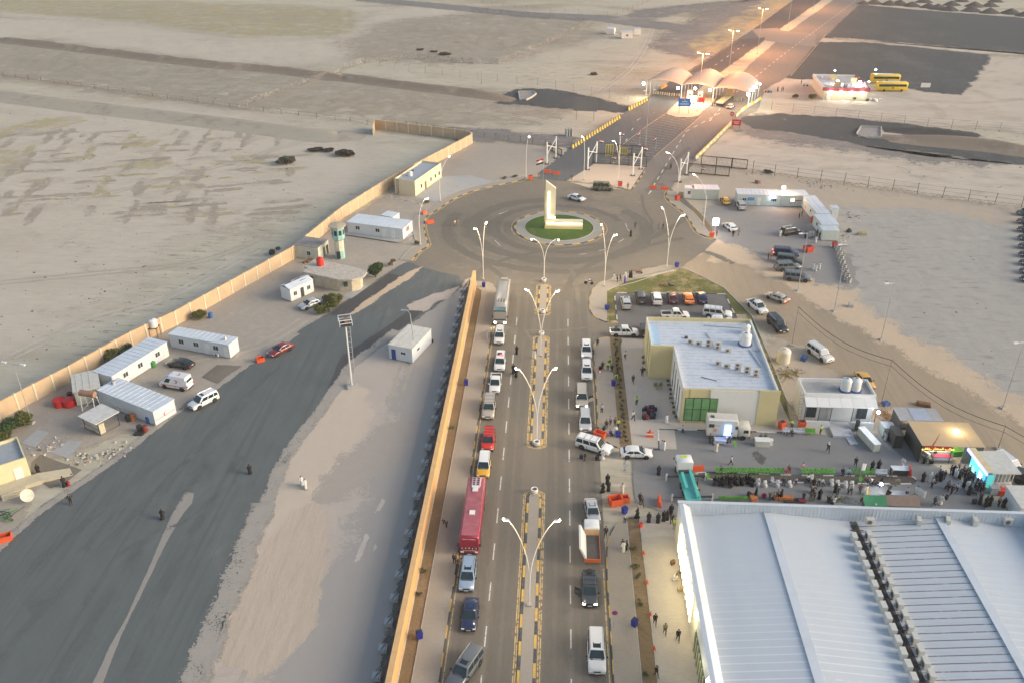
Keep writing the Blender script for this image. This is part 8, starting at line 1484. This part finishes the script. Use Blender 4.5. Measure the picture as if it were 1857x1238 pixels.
ppl('''Q290,235|lgrey/char|stand|-90|man in a grey shirt walking on the right pavement
Q560,295|cream/black|walk|-60|man in cream shirt walking on the paved court
Q590,165|hiviz/black|stand|-60|worker in a yellow vest on the paved court
Q850,320|r:white|walk|-60|man in a white robe holding his head on the paved court
Q330,370|black/black|stand|-90|man in black in the crowd by the kerb, leftmost
Q365,340|plaid/char|stand|-60|person in a checked top in the crowd by the kerb
Q405,350|maroon/navy|stand|-90|person in dark red in the crowd by the kerb
Q430,365|hiviz/char|stand|-90|porter in a yellow vest in the crowd by the kerb
Q365,425|purple/black|sit|-60|person in violet squatting in the crowd by the kerb
Q408,420|r:white|stand|-90|man in a white robe in the crowd by the kerb
Q145,645|black/black|stand|180|man in black by the diagonal white car
Q298,635|r:white|walk|200|man in a white robe pulling a case past the diagonal white car
Q492,725|lblue/lgrey|stand|-90|man in a light blue shirt near the white sedan
Q780,765|a:black|stand|-90|woman in black alone at the left of the plaza
Q820,550|r:white|stand|-90|right man in a white robe at the court corner
Q805,545|r:white|stand|-120|left man in a white robe at the court corner
Q340,845|a:black|stand|-90|rear woman in black of the three on the main road
Q300,920|a:black|walk|200|left woman in black of the three on the main road
Q348,905|a:black|stand|-60|right woman of the three on the main road, holding a white bag
Q467,925|r:cream|stand|90|man in a cream robe behind the orange tubs
Q620,1005|black/black|walk|-120|man in black at the near court corner
Q635,1040|black/char|walk|-60|second man in black at the near court corner
Q490,1185|lgrey/navy|stand|-90|man in grey beside the blue litter bin
Q597,1140|a:black|walk|180|woman in black crossing the planting strip
Q695,1175|a:black|stand|-90|woman in black holding paper near the hall
Q775,1180|a:black|stand|-90|leftmost woman in black of the huddle near the hall
Q825,1165|a:black|stand|-90|second woman in black of the huddle near the hall
Q855,1155|a:black|stand|-60|third woman in black of the huddle near the hall
Q888,1110|a:black|stand|-90|rear woman in black of the huddle near the hall
Q892,1185|char/navy|stand|-90|man in dark blue at the right of the huddle
Q915,1230|hiviz/khaki|stand|-90|worker in yellow at the corner of the hall
a270,320|black/black|stand|-90|man in black at the kerb beside the flatbed truck
a372,400|black/black|stand|-30|left man in black of the trio on the pavement
a400,410|black/black|stand|200|right man in black of the trio on the pavement
a380,415|r:white|walk|-90|child in white of the trio on the pavement
a578,870|black/black|walk|-90|man in black at the top of the three on the hall apron
a640,930|khaki/char|walk|-90|man in a khaki shirt in the middle of the three on the hall apron
a722,970|black/black|walk|-90|man in black, lowest of the three on the hall apron
a585,1195|black/char|walk|-60|man in black at the bottom of the hall apron
a715,600|cream/cream|sitlean|180|man in cream sitting on blankets by the hall wall
a740,560|brown/khaki|sit|180|man in brown sitting by the hall wall
E1387,645|char/black|stand|-90|man in black at the pavement by the parking entrance
E1415,770|black/black|stand|-90|left man in black beside the two yellow vests
E1453,745|hiviz/char|stand|-90|rear worker in a yellow vest on the right pavement
E1443,775|hiviz/char|stand|-90|front worker in a yellow vest on the right pavement
E1465,785|black/black|stand|-90|right man in black beside the two yellow vests
E1488,830|hiviz/olive|bend|-90|gardener in a yellow vest bending at the hedge
E1511,645|khaki/olive|stand|-90|man in khaki at the head of the hedge
E1537,715|white/char|walk|-90|man in a white shirt on the court by the hedge
E1580,845|char/char|walk|-90|man in charcoal walking on the court
E1630,805|black/black|hips|-90|man in black with raised elbow in front of the cream wall
E1045,710|r:white|stand|90|man in white standing at the median
E950,685|a:black|walk|-90|woman in black alone in the left lane
E932,790|a:black|walk|-100|left woman in black of the pair in the left lane
E947,810|a:black|walk|-90|right woman in black of the pair in the left lane
E1478,290|r:white|walk|0|leftmost walker in white at the pavement corner
E1495,300|black/black|stand|0|man in black second in the walking group
E1511,295|navy/navy|walk|0|boy in navy in the walking group
E1536,305|a:purple|stand|0|woman in purple in the walking group
E1540,275|r:white|stand|0|man in white at the rear of the walking group
E1562,275|a:black|stand|0|woman in black in the walking group, left of two
E1572,275|a:black|stand|0|tall woman in black at the right of the walking group
E1568,50|a:black|stand|-60|woman in black alone on the roundabout road
J935,722|char/char|stand|-90|man in dark clothes right of the roundabout lawn
J1094,728|grey/grey|stand|0|man in grey of the pair right of the roundabout
J1122,730|black/black|walk|180|man in black of the pair right of the roundabout
J508,400|black/camo|stand|-60|soldier at the left end of the gate island
J885,460|camo/camo|stand|-90|soldier at the right end of the gate island
J1483,775|maroon/char|stand|0|man in dark red under the glowing white sign
V595,712|black/black|stand|90|man in black at the police sedan
V652,695|camo/camo|stand|180|man in grey-green at the police sedan
V1062,708|r:white|stand|90|man in a white robe at the black off-roader
V1250,530|char/black|stand|0|left man in black near the corner cabin
V1275,510|brown/char|stand|0|man in brown near the corner cabin
V1310,720|a:black|stand|0|woman in black by the lamp pole in the crowd
V1350,712|r:white|stand|0|first man in white of the crowd at the nearest cabin
V1368,708|r:white|stand|20|second man in white of the crowd at the nearest cabin
V1392,706|r:white|stand|0|third man in white of the crowd at the nearest cabin
V1425,705|black/black|stand|0|left man in black at the nearest cabin door
V1450,728|black/navy|stand|30|right man in black at the nearest cabin door
V1415,770|r:white|walk|60|man in white walking up to the nearest cabin
V1388,1035|r:white|stand|0|left man in white of the trio beside the dark off-roaders
V1415,1050|r:white|stand|60|middle man in white of the trio beside the dark off-roaders
V1450,1035|r:white|stand|180|right man in white of the trio beside the dark off-roaders
V942,940|maroon/brown|stand|0|man in dark red behind the dark off-roaders
V970,925|orange/khaki|stand|-60|person in orange behind the dark off-roaders
B615,1232|cream/khaki|walk|-60|left man of the pair at the left side of the roundabout
B630,1228|khaki/khaki|stand|-90|right man of the pair at the left side of the roundabout
G1360,102|a:black|stand|-60|woman in a wide black robe on the left asphalt
G1640,165|r:white|walk|-60|left man in white of the pair on the sand
G1660,182|r:white|walk|-60|right man in white of the pair on the sand
G886,345|a:black|walk|-90|woman in black beside the sandy streak
G388,268|black/black|hips|-60|person in black with raised arms at the road edge
G352,172|a:black|stand|-30|woman in black carrying a red bundle
G212,102|a:black|stand|-60|woman in black by the yellow building
H570,395|black/black|bend|180|man in black bending on the left pavement by the coach
H612,590|black/black|stand|-90|man in black at the front corner of the coach
H628,600|khaki/brown|bend|0|man in khaki stooping before the coach
S128,490|a:black|stand|0|left of the three dark figures beyond the canopy
S175,488|black/black|stand|0|middle dark figure beyond the canopy
S192,488|black/black|stand|0|right dark figure beyond the canopy
S402,405|black/black|stand|0|man in black on the lit yard
S668,328|lblue/grey|stand|0|man in pale clothes at the gravel edge
R1050,620|black/black|stand|0|guard in black left of the lorry
R1078,615|black/char|stand|0|second guard in black left of the lorry''')
for i in range(16):q=g('N',1215,560).lerp(g('N',1430,760),rnd.random());person((q.x+rnd.uniform(-1.1,.5),q.y+rnd.uniform(-.6,.6)),rnd.choice(('a:black','a:black','black/char','char/navy','navy/black','olive/char','brown/black')),rnd.choice(('stand','stand','walk','carry')),rnd.uniform(-60,60),'dark-clothed person packed in the middle of the kiosk crowd','dark-clothed crowd at the kiosk',.06)
for i in range(14):q=g('N',rnd.uniform(800,1480),rnd.uniform(560,880));person((q.x,q.y),rnd.choice(('a:black','a:black','black/char','char/navy','grey/black','brown/black','r:white')),rnd.choice(('stand','walk','phone','carry')),None,'person standing or strolling in the loose crowd left of the kiosk queue','loose crowd near the kiosk',.06)if q.x<60 else None
for i in range(10):q=g('M',rnd.uniform(1150,2600),rnd.uniform(740,850));person((q.x,q.y),rnd.choice(('a:black','black/char','char/navy','grey/black','brown/black','white/char')),rnd.choice(('stand','walk','bend','sit')),None,'person among the luggage and mats along the hall parapet','people along the hall parapet',.06)
def bag(tl,x,y,m,label,w_=.45,h=.65,group=None,z=.08):q=g(tl,x,y);root=empty('suitcase',(q.x,q.y,z),rnd.uniform(0,3),label,'luggage',group);MB().box((0,0,h/2),(w_,w_*.6,h)).build('case',m,root);MB().box((0,0,h+.05),(w_*.4,.04,.1)).build('handle',BLK,root)
mm=[pm('case_red',(.3,.02,.04),.6),pm('case_black',(.02,.02,.025),.6),pm('case_teal',(.04,.22,.28),.6),pm('case_grey',(.25,.25,.3),.6),pm('case_navy',(.03,.04,.1),.6)];rr=random.Random(8)
for i in range(26):bag('Q',650+rr.uniform(0,115),205+rr.uniform(0,85),mm[0]if i%5==0 else mm[rr.choice((1,1,2,3,4))],'suitcase in the big luggage pile on the paved court',.6,rr.uniform(.6,.95),'luggage pile on the court',.1)
for i,(tl,x,y,lb)in enumerate((('M',890,785,'black suitcase pulled by the woman in black'),('M',1040,800,'dark red suitcase beside the man in khaki'),('N',250,765,'orange bag of the man in the cream robe'),('N',1060,815,'black bag in front of the dark figure on luggage'),('N',1345,860,'black bin bag at the lower right of the plaza'),('Q',250,635,'black case of the man in the white robe'),('Q',312,380,'black case at the kerb crowd'),('Q',115,625,'dark trolley of the man in black'),('N',835,445,'round black bag before the tent table'),('N',905,450,'second round black bag before the tent table'),('G',372,165,'red bundle carried beside the yellow building'),('E',1405,770,'black case beside the man near the yellow vests'),('a',690,495,'brown basket on the hall apron'),('a',705,590,'white blanket roll by the hall wall'),('a',735,665,'tan bedding roll by the hall wall'),('a',490,262,'small red bag on the planting strip edge'))):
 bag(tl,x,y,[mm[1],mm[0],pm('bag_orange',(.6,.3,.03),.6),mm[1],mm[1],mm[1],mm[1],mm[4],mm[1],mm[1],mm[0],mm[1],RUST,WHT,pm('bedding',(.4,.32,.2),.9),REDP][i],lb,.55)
for i,(t_,x,y,lb)in enumerate((('J',958,1030,'tipped wheelbarrow on the pavement beside the walking group'),('O',570,205,'reddish handcart on the lawn triangle'),('O',650,210,'dark handcart on the lawn triangle'))):
 q=g(t_,x,y);root=empty('handcart',(q.x,q.y,.1),i,lb,'handcart');MB().box((0,0,.5),(1.1,.6,.3),tx=1.2).build('tray',RUST if i<2 else DST,root);[MB().tube([(-.5,s,.5),(-1.3,s,.7)],.03,5).build('handle',DST,root)for s in(-.2,.2)];w_=MB().lathe([(.12,-.04),(.2,-.04),(.2,.04),(.12,.04)],12).build('wheel',TYRE,root,loc=(.6,0,.2));w_.rotation_euler=(R(90),0,0)
 # ---------------- evening haze ----------------
mh=bpy.data.materials.new('haze');mh.use_nodes=True;nh=mh.node_tree;nh.nodes.remove(nh.nodes['Principled BSDF']);pv=nh.nodes.new('ShaderNodeVolumePrincipled');pv.inputs['Color'].default_value=(.95,.92,.88,1);pv.inputs['Density'].default_value=.00017;nh.links.new(pv.outputs[0],nh.nodes['Material Output'].inputs['Volume'])
tag(MB().box((0,1250,48),(6400,3900,98)).build('haze',mh),'thin evening haze over the plain','haze',kind='stuff')
